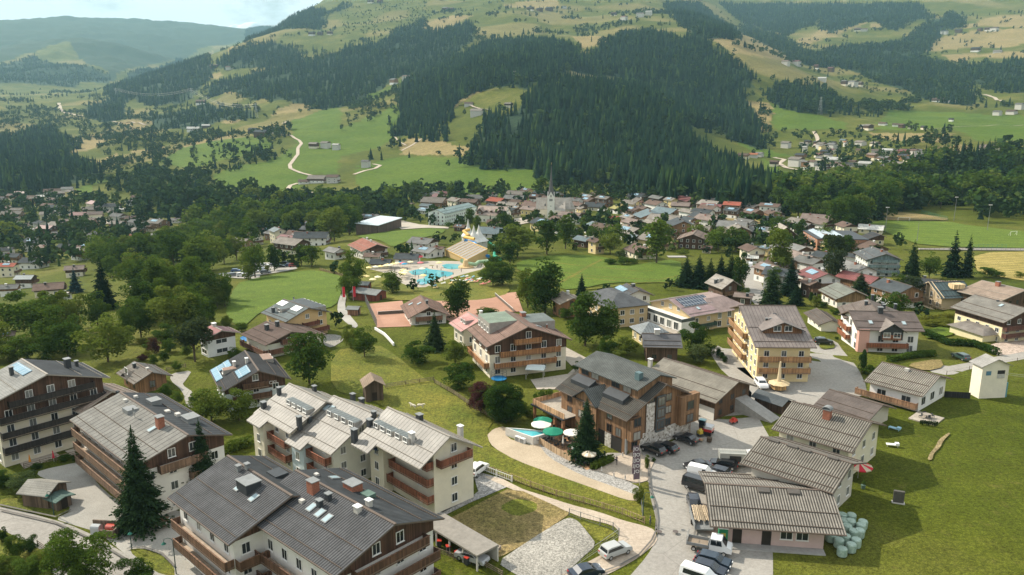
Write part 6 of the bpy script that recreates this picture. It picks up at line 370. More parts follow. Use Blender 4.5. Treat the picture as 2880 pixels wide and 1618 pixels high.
# ---------------- tree shapes ----------------
def rawmesh(name,V,Fq,mat,tint=None,k=4,smooth=False):
    me=bpy.data.meshes.new(name);me.vertices.add(len(V));me.vertices.foreach_set('co',V.astype(np.float32).ravel())
    n=len(Fq);me.loops.add(n*k);me.loops.foreach_set('vertex_index',Fq.astype(np.int32).ravel());me.polygons.add(n);me.polygons.foreach_set('loop_start',np.arange(n,dtype=np.int32)*k)
    if tint is not None:
        at=me.attributes.new('tint','FLOAT','POINT');at.data.foreach_set('value',tint.astype(np.float32))
    if smooth:me.polygons.foreach_set('use_smooth',np.ones(n,bool))
    me.update();me.materials.append(mat);return me
def quads(c,t,b,w,h):
    V=np.stack([c-t*w[:,None]-b*h[:,None],c+t*w[:,None]-b*h[:,None],c+t*w[:,None]*.6+b*h[:,None],c-t*w[:,None]*.6+b*h[:,None]],1)
    n=len(c);return V.reshape(-1,3),np.arange(n*4).reshape(n,4)
def unit(v): return v/np.maximum(np.linalg.norm(v,axis=-1,keepdims=True),1e-6)
def spruce_geo(r,n,base=.08,width=.19,droop=.35,size=1.0,sparse=0):
    """unit-height conifer crown made of n needle sprays set on drooping branch tiers"""
    tiers=int(14+ n**.5*.35)
    u=r.random(n);tz=np.clip(base+(1-base)*(1-np.sqrt(u)),base,.995)
    tz=np.floor(tz*tiers)/tiers+ (r.random(n))*.3/tiers
    prof=(1-tz)**.85*(.75+.25*np.sin(tz*tiers*1.7+r.random()*6))*width/.5*.55
    az=r.random(n)*2*np.pi
    lob=.82+.26*np.sin(az*5+tz*40)+.1*r.standard_normal(n)
    rad=prof*lob*(r.random(n)**.45)
    rad*=.95
    z=tz-rad*droop+.02*r.standard_normal(n)*(1-tz)
    z=np.minimum(z,.99)
    o=np.stack([np.cos(az),np.sin(az),np.full(n,-droop*1.1)],1);o=unit(o+.35*r.standard_normal((n,3)))
    t=unit(np.cross(o,np.array([0,0,1.0])+.5*r.standard_normal((n,3))))
    c=np.stack([rad*np.cos(az),rad*np.sin(az),z],1)
    s=size*.5*(.6+.6*r.random(n))*(.45+.75*(1-tz))
    V,Fq=quads(c,t,o,s*.034*(1600/n)**.4,s*.058*(1600/n)**.4)
    tip=np.array([[-.006,0,.93],[.006,0,.93],[.002,0,1.0],[-.002,0,1.0]]);
    return np.vstack([V,tip]),np.vstack([Fq,np.arange(4)[None]+len(V)])
def broad_geo(r,n,lobes=26,asp=(1,1,1),size=1.0,zlow=.18):
    """unit-height broadleaf crown: leaf sprays on the surface of many small lobes spread through an uneven volume"""
    L=[];
    for k in range(lobes):
        d=unit(r.standard_normal(3));q=r.random()**.4
        L.append(np.array([d[0]*.30*q*asp[0],d[1]*.30*q*asp[1],zlow+(1-zlow)*.5+d[2]*(1-zlow)*.40*q*asp[2]]))
    L=np.array(L);lr=.085+.07*r.random(lobes);lr*= (26/lobes)**.33
    k=r.integers(0,lobes,n);d=unit(r.standard_normal((n,3)));d[:,2]=np.abs(d[:,2])*np.where(r.random(n)<.75,1,-1)
    c=L[k]+d*lr[k][:,None]*(.75+.35*r.random(n))[:,None]
    nr=unit(d+.8*r.standard_normal((n,3)));t=unit(np.cross(nr,r.standard_normal((n,3))));b=np.cross(nr,t)
    s=size*.021*(1500/n)**.42*(.6+.8*r.random(n))
    c[:,2]=np.clip(c[:,2],.05,1.0)
    return quads(c,t,b,s,s*.9)
def trunk_mesh(h,r,limbs=0,rr_=None):
    b=MB();b.tube([(0,0,-.3),(0,0,h*.35),(.03*h*.3,0,h*.8)],r,7)
    for k in range(limbs):
        a=k*2.4;z=h*(.45+.4*k/max(1,limbs));b.bar((0,0,z),(math.cos(a)*h*.3,math.sin(a)*h*.3,z+h*.28),r*.55)
    return b.mesh('trunk',BARK,True)
TM={}
def crown(kind,lod,var):
    """shared crown meshes: heights of 1, scaled per tree"""
    key=(kind,lod,var)
    if key in TM:return TM[key]
    r=np.random.default_rng(abs(hash((ord(kind[0]),len(kind),lod,var)))%99999)
    n={0:15000,1:5000,2:1700,3:420}[lod]
    mat=tint_leaf('foliage_'+kind,LEAFC[kind],None,.12 if kind in('S','BL') else .25)
    if kind in('S','BL'): V,Fq=spruce_geo(r,n,width=.23)
    elif kind=='L': V,Fq=spruce_geo(r,int(n*.6),width=.19,droop=.1)
    elif kind=='P': V,Fq=broad_geo(r,int(n*.7),18,(.9,.9,1.2),1.0,.2)
    elif kind=='T': V,Fq=broad_geo(r,n,26,(.35,.35,1.15),1,.05)
    elif kind=='A': V,Fq=broad_geo(r,n,40,(.62,.62,1.15),1,.03)
    else: V,Fq=broad_geo(r,n,[34,26,42][var%3],[(1,1,1.05),(.85,.95,1.1),(1.1,1,1)][var%3],1.0,.02)
    me=rawmesh('crown',V,Fq,mat);TM[key]=me;return me
for a_ in 'TA': LEAFC[a_]=LEAFC['B'] if a_=='A' else [(.02,.05,.016),(.03,.065,.02)]
def trunk(kind,var):
    key=('trunk',kind in('S','BL','L'),var%2)
    if key in TM:return TM[key]
    if key[1]: me=trunk_mesh(.9,.011)
    else: me=trunk_mesh(.5,.017,5)
    TM[key]=me;return me
NAMES={'S':('spruce','dark green spruce'),'BL':('blue_spruce','blue-green spruce'),'L':('larch_tree','pale green larch'),'P':('pine_tree','dark loose-crowned pine'),'B':('broadleaf_tree','round green leafy tree'),'A':('ash_tree','tall narrow leafy tree'),'T':('column_conifer','slim dark column-shaped conifer'),'U':('purple_shrub','dark purple leafy shrub'),'Y':('yellow_shrub','yellow-green shrub'),'W':('birch_tree','pale loose-crowned birch')}
CATS={'S':'spruce','BL':'spruce','L':'larch','P':'pine','B':'tree','A':'tree','T':'conifer','U':'shrub','Y':'shrub','W':'birch'}
def tree(kind,x,y,h,wid,label,group=None,z=None):
    d=math.hypot(x,y);lod=0 if d<150 else 1 if d<330 else 2 if d<620 else 3
    var=random.randrange(3)
    z=G(x,y) if z is None else z
    name=NAMES[kind][0]
    if h<4.5 and kind in('B',):name='bush'
    root=empty(name,(x,y,z-.05),random.random()*6.28,label=label,cat='bush' if name=='bush' else CATS[kind],group=group)
    wn=wid/h/(.33 if kind in('S','BL') else .38 if kind=='L' else .61 if kind in('B','U','Y','W') else .7 if kind=='P' else .34 if kind=='T' else .38)
    c=link('crown',crown(kind,lod,var),root);c.scale=(h*wn,h*wn,h)
    if h>=4.5 and d<900:
        t=link('trunk',trunk(kind,var),root);s=h*(.8+.3*wn);t.scale=(s,s,h)
    return root
# ---------------- distant woods (stuff) ----------------
def cone_geo(r,h=1.0):
    V=[];Fq=[]
    for k,(z0,z1,ra) in enumerate(((.06,.50,.15),(.28,.74,.115),(.52,1.0,.075))):
        i=len(V);n=6;ph=r.random()*6
        for a in range(n):
            q=ra*(.65+.6*r.random());V.append((q*math.cos(a*2*math.pi/n+ph),q*math.sin(a*2*math.pi/n+ph),z0-.04+.06*r.random()))
        V.append((.01,0,z1))
        for a in range(n):Fq.append((i+a,i+(a+1)%n,i+n))
    return np.array(V),np.array(Fq)
def puff_geo(r,n=44):
    V,Fq=broad_geo(r,n,9,(1,1,1),1.0,.1);Fq=np.vstack([Fq[:,[0,1,2]],Fq[:,[0,2,3]]]);return V,Fq
STUFF_T={'S':[cone_geo(rng) for _ in range(8)],'B':[puff_geo(rng) for _ in range(6)]}
def wood_mesh(name,pts,kinds,hs,label):
    """one mesh of many far trees"""
    Vs=[];Fs=[];Ts=[];off=0
    pts=np.asarray(pts);gz=ground(pts[:,0],pts[:,1])
    for kd in 'SB':
        for vi,(TV,TF) in enumerate(STUFF_T[kd]):
            sel=np.nonzero((kinds==kd)&(np.arange(len(pts))%len(STUFF_T[kd])==vi))[0]
            if len(sel)==0:continue
            h=hs[sel];ang=rng.random(len(sel))*6.28;ca,sa=np.cos(ang),np.sin(ang);ws=h*(.9+.5*rng.random(len(sel)))*(1.0 if kd=='S' else .95)
            v=np.empty((len(sel),len(TV),3))
            v[:,:,0]=pts[sel,0][:,None]+ws[:,None]*(TV[None,:,0]*ca[:,None]-TV[None,:,1]*sa[:,None])
            v[:,:,1]=pts[sel,1][:,None]+ws[:,None]*(TV[None,:,0]*sa[:,None]+TV[None,:,1]*ca[:,None])
            v[:,:,2]=gz[sel][:,None]-.8+h[:,None]*TV[None,:,2]
            Vs.append(v.reshape(-1,3));Fs.append((TF[None]+(np.arange(len(sel))*len(TV))[:,None,None]+off).reshape(-1,3));off+=len(sel)*len(TV)
            tt_=rng.random(len(sel))*.5+(.0 if kd=='S' else .5);tt_=np.where(rng.random(len(sel))<.1,.6+.3*rng.random(len(sel)),tt_);Ts.append(np.repeat(tt_,len(TV)))
    if not Vs:return
    mat=tint_leaf('far_foliage',[(.005,.016,.011),(.011,.026,.015),(.022,.040,.018),(.030,.058,.018),(.06,.088,.024)],'tint',.1)
    me=rawmesh(name,np.vstack(Vs),np.vstack(Fs),mat,np.concatenate(Ts),k=3)
    return meta(link(name,me),label=label,cat='woodland',kind='stuff')
FKIND={'S':.10,'M':.35,'B':.9,'L':.0}
ntree=0
for fi,(fn,fk,sp,fh,fp) in enumerate(FOREST):
    P=np.array(fp,float);x0,y0=P.min(0);x1,y1=P.max(0)
    r_=np.hypot(P[:,0],P[:,1]).mean()
    gx,gy=np.meshgrid(np.arange(x0,x1,sp),np.arange(y0,y1,sp));gx=gx.ravel()+rng.uniform(-.5,.5,gx.size)*sp;gy=gy.ravel()+rng.uniform(-.5,.5,gy.size)*sp
    ok=inpoly(gx+34*(vn(gx/30,gy/30)-.5),gy+34*(vn(gx/30+9,gy/30)-.5),fp)&(np.abs(np.arctan2(gx,gy))<R(46))
    ok&=((vn(gx/45,gy/45)*.6+vn(gx/17,gy/17)*.4)>(.45 if fk=='B' else .38 if fk=='M' else .30))&(vn(gx/95+4,gy/70)>.13)
    pts=np.stack([gx,gy],1)[ok]
    if len(pts)==0:continue
    kk=np.where(rng.random(len(pts))<FKIND[fk],'B','S')
    hs=fh*(.6+.65*rng.random(len(pts)))*np.where(kk=='B',.75,1)*(.85+.3*vn(pts[:,0]/60,pts[:,1]/60))
    wood_mesh('distant_woodland',pts,kk,hs,'dense distant '+fn);ntree+=len(pts)
gx,gy=np.meshgrid(np.arange(-3200,3200,9.),np.arange(880,4300,9.));gx=gx.ravel()+rng.uniform(-4,4,gx.size);gy=gy.ravel()+rng.uniform(-4,4,gy.size)
rd=np.hypot(gx,gy);ok=(np.abs(np.arctan2(gx,gy))<R(36))&(rd>950)&(rd<4300)
gx,gy,rd=gx[ok],gy[ok],rd[ok];hed=(np.abs(vn(gx/260+7,gy/170+3)-.5)<.014)&(vn(gx/60,gy/60)>.35);rnd=rng.random(len(gx));hed|=(rnd<.004)|((vn(gx/110+5,gy/80)>.86)&(rnd<.55))
infor=np.zeros(len(gx),bool)
for f_ in FOREST:infor|=inpoly(gx,gy,f_[4])
gcl=np.zeros(len(gx),bool)
for p in BRIGHT:gcl|=inpoly(gx,gy,p)
fr=np.zeros(len(gx),bool)
for f_ in FOREST:
    if f_[1] in 'SM':
        for dx,dy in((22,0),(-22,0),(0,22),(0,-22)):fr|=inpoly(gx+dx,gy+dy,f_[4])
sel=((hed&~infor&(~gcl|(rnd<.002))&(rng.random(len(gx))<.5))|(fr&~infor&(rnd>.85)));gx,gy=gx[sel],gy[sel]
kk=np.where(rng.random(len(gx))<.3,'S','B');wood_mesh('distant_hedgerows',np.stack([gx,gy],1),kk,(8+9*rng.random(len(gx)))*(1+.3*(kk=='S')),'leafy hedgerows and single trees spread over the far hill meadows')
print('far trees',ntree,len(gx))
# ---------------- far snow mountains ----------------
MX=np.linspace(-6400,-1500,150);b=MB();V_=[];rows=14
for j in range(rows):
    t=j/(rows-1)
    for x in MX:
        u=(x+6400)/4900;hh_=1120+420*math.exp(-((x+4050)/620)**2)+400*math.exp(-((x+4900)/520)**2)+330*math.exp(-((x+3000)/500)**2)+260*math.exp(-((x+5500)/500)**2)+180*math.exp(-((x+2300)/300)**2)
        nz=float(vn(np.array([x/130.]),np.array([t*5.]))[0]-.5)*110+float(vn(np.array([x/60.]),np.array([t*9.]))[0]-.5)*36
        V_.append((x,14200+1500*t,(hh_+nz)*math.sin(math.pi*min(1,.08+t*.92)*.5)*(1 if t<.999 else .98)-200))
b.v=V_
for j in range(rows-1):
    for i in range(149):b.f.append((j*150+i,j*150+i+1,(j+1)*150+i+1,(j+1)*150+i));b.m.append(0)
m,nt,bb=newmat('mountain_rock',(.25,.26,.27),.9,.1);g=N(nt,'ShaderNodeNewGeometry').outputs['Position'];sp_=N(nt,'ShaderNodeSeparateXYZ');nt.links.new(g,sp_.inputs[0])
f_=mth(nt,'ADD',mth(nt,'MULTIPLY',sp_.outputs[2],.0016),mnoise(nt,g,.004,6,.7));nt.links.new(ramp(nt,f_,[(.0,(.10,.13,.12)),(.95,(.22,.23,.24)),(1.0,(.75,.77,.8))]),bb.inputs['Base Color'])
b.obj('mountains',m,smooth=True,kind='structure')
ORD='first second third fourth fifth sixth seventh eighth ninth tenth eleventh twelfth thirteenth fourteenth fifteenth sixteenth seventeenth eighteenth nineteenth twentieth'.split()
def ordn(i):
    if i>=99:return 'hundred-and-'+ordn(i-100) if i>99 else 'hundredth'
    return ORD[i] if i<20 else {20:'twenty-',30:'thirty-',40:'forty-',50:'fifty-',60:'sixty-',70:'seventy-',80:'eighty-',90:'ninety-'}[(i+1)//10*10]+(ORD[(i+1)%10-1] if (i+1)%10 else 'tenth')
# ---------------- houses ----------------
DARKM=plain('dark_sheet',(.045,.05,.055),.5);PALEM=plain('pale_render',(.5,.48,.44),.8);GREYM=plain('grey_sheet',(.22,.23,.23),.6);WHITEM=plain('white_paint',(.78,.78,.76),.5,.05)
BRICKM=plain('red_brick',(.30,.12,.075),.85,.3,6);GREENM=plain('green_sheet',(.1,.16,.13),.6);GLASS=glassmat();FRAMEW=plain('window_frame_white',(.75,.74,.7),.5,.05);FRAMED=plain('window_frame_dark',(.10,.06,.04),.6)
CHM={'dark':DARKM,'pale':PALEM,'grey':GREYM,'brick':BRICKM,'green':GREENM,'hood':BRICKM}
WB={}
def win_meshes(w,h,dark=False):
    k=(round(w,2),round(h,2),dark)
    if k not in WB:
        f=MB();t=.09
        f.box(-w/2-t,w/2+t,-.03,.05,-t,0);f.box(-w/2-t,w/2+t,-.03,.05,h,h+t);f.box(-w/2-t,-w/2,-.03,.05,0,h);f.box(w/2,w/2+t,-.03,.05,0,h);f.box(-.03,.03,-.03,.04,0,h)
        f.box(-w/2-.15,w/2+.15,0,.14,-t-.05,-t)
        g=MB();g.box(-w/2,w/2,-.02,.012,0,h)
        WB[k]=(f.mesh('window',FRAMED if dark else FRAMEW),g.mesh('pane',GLASS))
    return WB[k]
SKYW=None
def skylight_mesh():
    global SKYW
    if SKYW is None:
        b=MB();b.box(-.5,.5,-.7,.7,0,.12,0);b.box(-.38,.38,-.56,.56,.12,.14,1);SKYW=b.mesh('roof_window',[GREYM,plain('roof_glass',(.35,.45,.48),.08,.02,1,.8)])
    return SKYW
def farwin_mesh():
    if 'fw' not in WB:
        b=MB();b.box(-.65,.65,-.03,.06,-.08,1.42,0);b.box(-.5,.5,.06,.08,.04,1.3,1);WB['fw']=b.mesh('window',[FRAMEW,GLASS])
    return WB['fw']
class House:
    def __init__(s,x,y,g,yaw,L,wA,wB,zr,p,st):
        s.L,s.wA,s.wB,s.zr,s.t=L,wA,wB,zr,math.tan(p);s.p=p;s.st=st;s.yaw=yaw;s.x,s.y,s.g=x,y,g
        s.og=st['og'];s.oe=st['oe']
        s.root=empty('house',(x,y,g),yaw);s.objs=0
        s.x0,s.x1=-L/2+s.og,L/2-s.og;s.ya,s.yb=-(wA-st.get('oa',s.oe)),wB-s.oe
    def zroof(s,y): return s.zr-abs(y)*s.t
    def vis(s,face):
        n={'A':(0,-1),'B':(0,1),'0':(-1,0),'1':(1,0)}[face];c,q=math.cos(s.yaw),math.sin(s.yaw)
        nx,ny=n[0]*c-n[1]*q,n[0]*q+n[1]*c;d=math.hypot(s.x,s.y);return -(nx*s.x+ny*s.y)/d
    def place(s,face,t,z,out=0):
        """t along the wall from its left as seen from outside, local position and rotation"""
        if face=='A':return (s.x0+t,s.ya-out,z),math.pi
        if face=='B':return (s.x1-t,s.yb+out,z),0
        if face=='1':return (s.x1+out,s.ya+t,z),-math.pi/2
        return (s.x0-out,s.yb-t,z),math.pi/2
    def width(s,face): return s.x1-s.x0 if face in'AB' else s.yb-s.ya
    def walls(s,wallm,upm=None,upz=None):
        b=MB();x0,x1,ya,yb=s.x0,s.x1,s.ya,s.yb;za,zb,zt=s.zroof(ya)-.16,s.zroof(yb)-.16,s.zr-.16
        def ring(zlo,zhi,b):
            for (P,Q) in (((x0,ya),(x1,ya)),((x1,ya),(x1,yb)),((x1,yb),(x0,yb)),((x0,yb),(x0,ya))):
                b.face([(P[0],P[1],zlo),(Q[0],Q[1],zlo),(Q[0],Q[1],zhi),(P[0],P[1],zhi)])
        ze=min(za,zb)
        if upz is not None and upz<ze:
            ring(-4,upz,b);o=b.obj('wall',wallm,s.root);b2=MB()
            e=.06;x0-=e;x1+=e;ya-=e;yb+=e
            b2.face([(x0,ya,upz),(x1,ya,upz),(x1,yb,upz),(x0,yb,upz)][::-1])
            zl=upz
        else:
            b2=b;zl=-4
        for X,r in ((x1,1),(x0,0)):
            if upz is not None and upz>=ze and zl==-4: 
                pass
            pts=[(X,ya,zl),(X,yb,zl),(X,yb,zb),(X,0,zt),(X,ya,za)];b2.face(pts if r else pts[::-1])
        b2.face([(x0,ya,zl),(x1,ya,zl),(x1,ya,za),(x0,ya,za)]);b2.face([(x1,yb,zl),(x0,yb,zl),(x0,yb,zb),(x1,yb,zb)])
        if upz is not None and upz>=ze: # timber gable triangles only
            b2.obj('wall',wallm,s.root);b3=MB();zc=min(upz,zt-.6)
            for X,sg in ((s.x1,1),(s.x0,-1)):
                yy0=max(-(s.zr-.16-zc)/s.t,s.ya);yy1=min((s.zr-.16-zc)/s.t,s.yb)
                pts=[(X+sg*.05,yy0,zc),(X+sg*.05,yy1,zc)]
                if yy1==s.yb:pts.append((X+sg*.05,yy1,zb-.02))
                pts.append((X+sg*.05,0,zt-.02))
                if yy0==s.ya:pts.append((X+sg*.05,yy0,za-.02))
                b3.face(pts if sg>0 else pts[::-1])
            b3.obj('gable_cladding',upm,s.root)
        else: b2.obj('upper_wall' if zl>-4 else 'wall',upm if zl>-4 else wallm,s.root)
    def roof(s,ma,mb,edge):
        L,wA,wB=s.L,s.wA,s.wB;T=.22
        b=MB()
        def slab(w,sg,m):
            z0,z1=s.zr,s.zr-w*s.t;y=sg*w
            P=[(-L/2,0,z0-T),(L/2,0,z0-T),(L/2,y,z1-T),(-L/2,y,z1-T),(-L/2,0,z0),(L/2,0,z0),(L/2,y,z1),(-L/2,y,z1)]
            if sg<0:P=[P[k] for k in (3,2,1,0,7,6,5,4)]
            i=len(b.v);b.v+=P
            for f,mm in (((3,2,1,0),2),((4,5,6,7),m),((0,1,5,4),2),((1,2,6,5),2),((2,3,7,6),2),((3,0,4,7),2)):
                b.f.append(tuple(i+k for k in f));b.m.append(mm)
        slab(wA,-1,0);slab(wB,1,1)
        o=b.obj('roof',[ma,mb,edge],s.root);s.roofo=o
        c=MB();c.bar((-L/2,0,s.zr+.02),(L/2,0,s.zr+.02),.35,.09);c.obj('ridge_cap',edge,o)
        if hasattr(s,'hero'):
            for sg,w in((-1,wA),(1,wB)):
                g_=MB();g_.bar((-L/2,sg*(w+.05),s.zr-w*s.t-.1),(L/2,sg*(w+.05),s.zr-w*s.t-.1),.14);g_.obj('gutter',edge,o)
                for q in(.55,.88):
                    k=MB();k.bar((-L/2+.3,sg*w*q,s.zr-w*q*s.t+.09),(L/2-.3,sg*w*q,s.zr-w*q*s.t+.09),.05,.12);k.obj('snow_guard',edge,o)
        return o
    def rp(s,side,x,d,up=0):
        sg=-1 if side=='A' else 1
        return Vector((x,sg*d,s.zr-d*s.t+up))
    def slab_on(s,side,x0,x1,d0,d1,h,name,m,lift=.03,parent=None,flat=None):
        b=MB();P=[s.rp(side,x0,d1,lift),s.rp(side,x1,d1,lift),s.rp(side,x1,d0,lift),s.rp(side,x0,d0,lift)]
        if side=='B':P=[P[1],P[0],P[3],P[2]]
        top=[q+Vector((0,0,h)) for q in P]
        if flat is not None:
            zf=P[2].z+h;top=[Vector((q.x,q.y,zf-(.12 if k<2 else 0)*flat)) for k,q in enumerate(P)]
        if flat is not None:
            n=len(b.f);b.hexa([tuple(q) for q in P]+[tuple(q) for q in top],1);b.m[n+1]=0
            return b.obj(name,[m,plain('dormer_wall',(.3,.28,.25),.8)],parent or s.roofo)
        b.hexa([tuple(q) for q in P]+[tuple(q) for q in top]);return b.obj(name,m,parent or s.roofo)
    def feature(s,f):
        k,side=f[0],f[1]
        if k=='chim':
            x,d,w,h,c=f[2:7];d=max(d,.1);p=s.rp(side,x,d);b=MB();wy=w*.8
            b.box(p.x-w/2,p.x+w/2,p.y-wy/2,p.y+wy/2,p.z-.8,p.z+h);ch=b.obj('chimney',CHM[c],s.roofo)
            b=MB();m2=GREYM if c!='pale' else WHITEM
            if h>.5:
                b.box(p.x-w/2-.1,p.x+w/2+.1,p.y-wy/2-.1,p.y+wy/2+.1,p.z+h+.02,p.z+h+.12)
            if c=='hood':
                for q in range(6):
                    a0,a1=math.pi*q/6,math.pi*(q+1)/6
                    b.hexa([(p.x-.7*math.cos(a0),p.y-.6,p.z+h+.12+.45*math.sin(a0)),(p.x-.7*math.cos(a1),p.y-.6,p.z+h+.12+.45*math.sin(a1)),(p.x-.7*math.cos(a1),p.y+.6,p.z+h+.12+.45*math.sin(a1)),(p.x-.7*math.cos(a0),p.y+.6,p.z+h+.12+.45*math.sin(a0)),
                            (p.x-.75*math.cos(a0),p.y-.6,p.z+h+.17+.5*math.sin(a0)),(p.x-.75*math.cos(a1),p.y-.6,p.z+h+.17+.5*math.sin(a1)),(p.x-.75*math.cos(a1),p.y+.6,p.z+h+.17+.5*math.sin(a1)),(p.x-.75*math.cos(a0),p.y+.6,p.z+h+.17+.5*math.sin(a0))])
            if b.f:b.obj('chimney_cap',m2,ch)
        elif k=='sky':
            x,d=f[2:4];o=link('roof_window',skylight_mesh(),s.roofo);p=s.rp(side,x,max(d,.9),.02);o.location=p;o.rotation_euler=((math.atan(s.t) if side=='A' else -math.atan(s.t)),0,0)
        elif k=='vent':
            x,d=f[2:4];s.slab_on(side,x-.8,x+.8,max(.05,d-.4),d+.5,.22,'roof_vent',plain('vent_dark',(.1,.09,.08),.8))
        elif k=='dish':
            x,d=f[2:4];p=s.rp(side,x,max(d,.1));b=MB();b.bar(p,p+Vector((0,0,1.1)),.06);c=p+Vector((0,-.05,1.3));n=10
            for a in range(n):
                a0,a1=2*math.pi*a/n,2*math.pi*(a+1)/n
                b.face([c+Vector((0,.12,0)),c+Vector((.5*math.cos(a0),-.08,.5*math.sin(a0))),c+Vector((.5*math.cos(a1),-.08,.5*math.sin(a1)))])
            b.obj('satellite_dish',GREYM,s.roofo)
        elif k in('solar','pv','panel'):
            x0,x1,d0,d1=f[2:6]
            m={'solar':'solar_blue','pv':'solar_dark','panel':'panel_white'}[k]
            col={'solar':(.16,.28,.36),'pv':(.012,.025,.05),'panel':(.85,.85,.82)}[k]
            mm=solarmat(m,col);s.slab_on(side,x0,x1,d0,d1,.12,'solar_panel' if k!='panel' else 'roof_panel',mm,.06)
        elif k=='box':
            x0,x1,d0,d1,h,col=f[2:8];m=roofmat(tuple(col),'seam');h*=.3;d0=max(d0,.3);d1=min(d1,(s.wA if side=='A' else s.wB)-1.2);x0=max(x0,-s.L/2+.6);x1=min(x1,s.L/2-.6)
            o=s.slab_on(side,x0,x1,d0,d1,h,'dormer',m,-.3,flat=.6)
            fh_=(d1-d0)*s.t+h
            if fh_>1.2 and x1-x0>1.6:
                n=max(1,int((x1-x0)/1.7));fm,pm=win_meshes(.9,min(1.1,fh_-.7));sg=-1 if side=='A' else 1
                for k in range(n):
                    link('pane',pm,link('window',fm,o,(x0+(k+.5)*(x1-x0)/n,sg*(d1+.03),s.zr-d1*s.t+.3),math.pi if side=='A' else 0))
    def windows(s,faces,w,h,sp,fh,levels,parts=True,zoff=.95,skip=None,dark=False):
        for face in faces:
            if s.vis(face)<-.15:continue
            W=s.width(face);n=max(1,int((W-1.2)/sp));gap=W/n
            for lv in range(levels):
                for k in range(n):
                    t=(k+.5)*gap;z=lv*fh+zoff
                    y=(s.ya+t) if face=='1' else (s.yb-t) if face=='0' else (s.ya if face=='A' else s.yb)
                    if z+h>s.zroof(y)-.35-(w*.5*s.t if face in'01' else 0):continue
                    if skip and skip(face,lv,k,n):continue
                    loc,rz=s.place(face,t,z,.03+(.07 if s.st.get('_upz') is not None and z>=s.st['_upz']-.6 else 0))
                    fm,pm=win_meshes(w,h,dark) if parts else (farwin_mesh(),None)
                    o=link('window',fm,s.root,loc,rz)
                    if pm is not None:link('pane',pm,o,(0,0,0))
    def balcony(s,face,z,f0,f1,col,depth=1.25,mat=None):
        W=s.width(face);t0,t1=f0*W,f1*W
        def lim(t):
            y=(s.ya+t) if face=='1' else (s.yb-t) if face=='0' else (s.ya if face=='A' else s.yb);return s.zroof(y)
        if face in'01':
            while t1-t0>2 and lim(t0)-.4<z+1.3:t0+=.4
            while t1-t0>2 and lim(t1)-.4<z+1.3:t1-=.4
        b=MB();h=.95
        b.box(t0,t1,0,depth,z-.18,z,1);b.box(t0,t1,depth-.07,depth,z-.3,z+h,0);b.box(t0,t0+.07,0,depth-.07,z-.3,z+h,0);b.box(t1-.07,t1,0,depth-.07,z-.3,z+h,0)
        b.box(t0-.05,t1+.05,depth-.12,depth+.06,z+h+.003,z+h+.07,2)
        (lx,ly,_),rz=s.place(face,0,0,.07)
        o=b.obj('balcony',[mat or wood(tuple(col),.22),plain('balcony_floor',(.42,.33,.25),.8,.2),wood(hsv(col,1.25),.4)],s.root,(lx,ly,0))
        if face=='A':o.rotation_euler=(0,0,0);o.scale=(1,-1,1)
        elif face=='B':o.rotation_euler=(0,0,math.pi);o.scale=(1,-1,1)
        elif face=='1':o.rotation_euler=(0,0,math.pi/2);o.scale=(1,-1,1)
        else:o.rotation_euler=(0,0,-math.pi/2);o.scale=(1,-1,1)
        return o
    def cross_gable(s,x,w,out,zr2,ra,wallm,upm,pitch=None,win=True):
        """gabled dormer on side A with its own roof, ridge running outwards"""
        t2=math.tan(pitch or s.p*1.25);yi=-(s.zr-zr2)/s.t if zr2<s.zr else 0
        y1=-out;hw=w/2;ze=zr2-hw*t2;b=MB();T=.16
        for sg in(-1,1):
            yie=-(s.zr-ze)/s.t
            P=[(x,yi+.3,zr2),(x,y1,zr2),(x+sg*hw,y1,ze),(x+sg*hw,yie+.2,ze)]
            Q=[(a,c,d-T) for a,c,d in P]
            i=len(b.v);b.v+=P+Q;F=[(0,1,2,3),(7,6,5,4),(0,4,5,1),(1,5,6,2),(2,6,7,3),(3,7,4,0)]
            for k,f in enumerate(F):
                f=tuple(i+q for q in f);b.f.append(f if sg<0 else f[::-1]);b.m.append(0 if k==0 else 1)
        o=b.obj('dormer_roof',[ra,DARKM],s.roofo)
        b=MB();yw=y1+.7;hw2=hw-.6;ze2=zr2-hw2*t2-T
        zb=s.zroof(yw)-.1 if abs(yw)<s.wA else ze2-2.4
        yb_=-(s.zr-ze2)/s.t+.4
        b.face([(x-hw2,yw,zb),(x+hw2,yw,zb),(x+hw2,yw,ze2),(x,yw,zr2-T-.02),(x-hw2,yw,ze2)])
        b.face([(x+hw2,yw,zb),(x+hw2,yb_,ze2-.0),(x+hw2,yw,ze2)]);b.face([(x-hw2,yw,zb),(x-hw2,yw,ze2),(x-hw2,yb_,ze2)])
        b.obj('dormer_wall',upm,s.roofo)
        if win:
            fm,pm=win_meshes(1.5,1.1)
            for dx in ((-1.2,1.2) if w>6 else (0,)):
                o2=link('window',fm,s.roofo,(x+dx,yw-.03,zb+.7),math.pi);link('pane',pm,o2,(0,0,0))
        return o
def solarmat(name,col):
    k=('solar',name)
    if k in MATS:return MATS[k]
    m,nt,b=newmat(name,col,.15 if name!='panel_white' else .4,.6);uv=coord(nt)
    br=N(nt,'ShaderNodeTexBrick',offset=0,i_Scale=1.0);br.inputs['Brick Width'].default_value=1.05;br.inputs['Row Height'].default_value=1.7;br.inputs['Mortar Size'].default_value=.04
    br.inputs['Color1'].default_value=(*col,1);br.inputs['Color2'].default_value=(*hsv(col,1.25),1);br.inputs['Mortar'].default_value=(*((.5,.52,.52) if name!='panel_white' else (.7,.7,.68)),1)
    nt.links.new(uv,br.inputs['Vector']);nt.links.new(br.outputs[0],b.inputs['Base Color']);MATS[k]=m;return m
HH={}
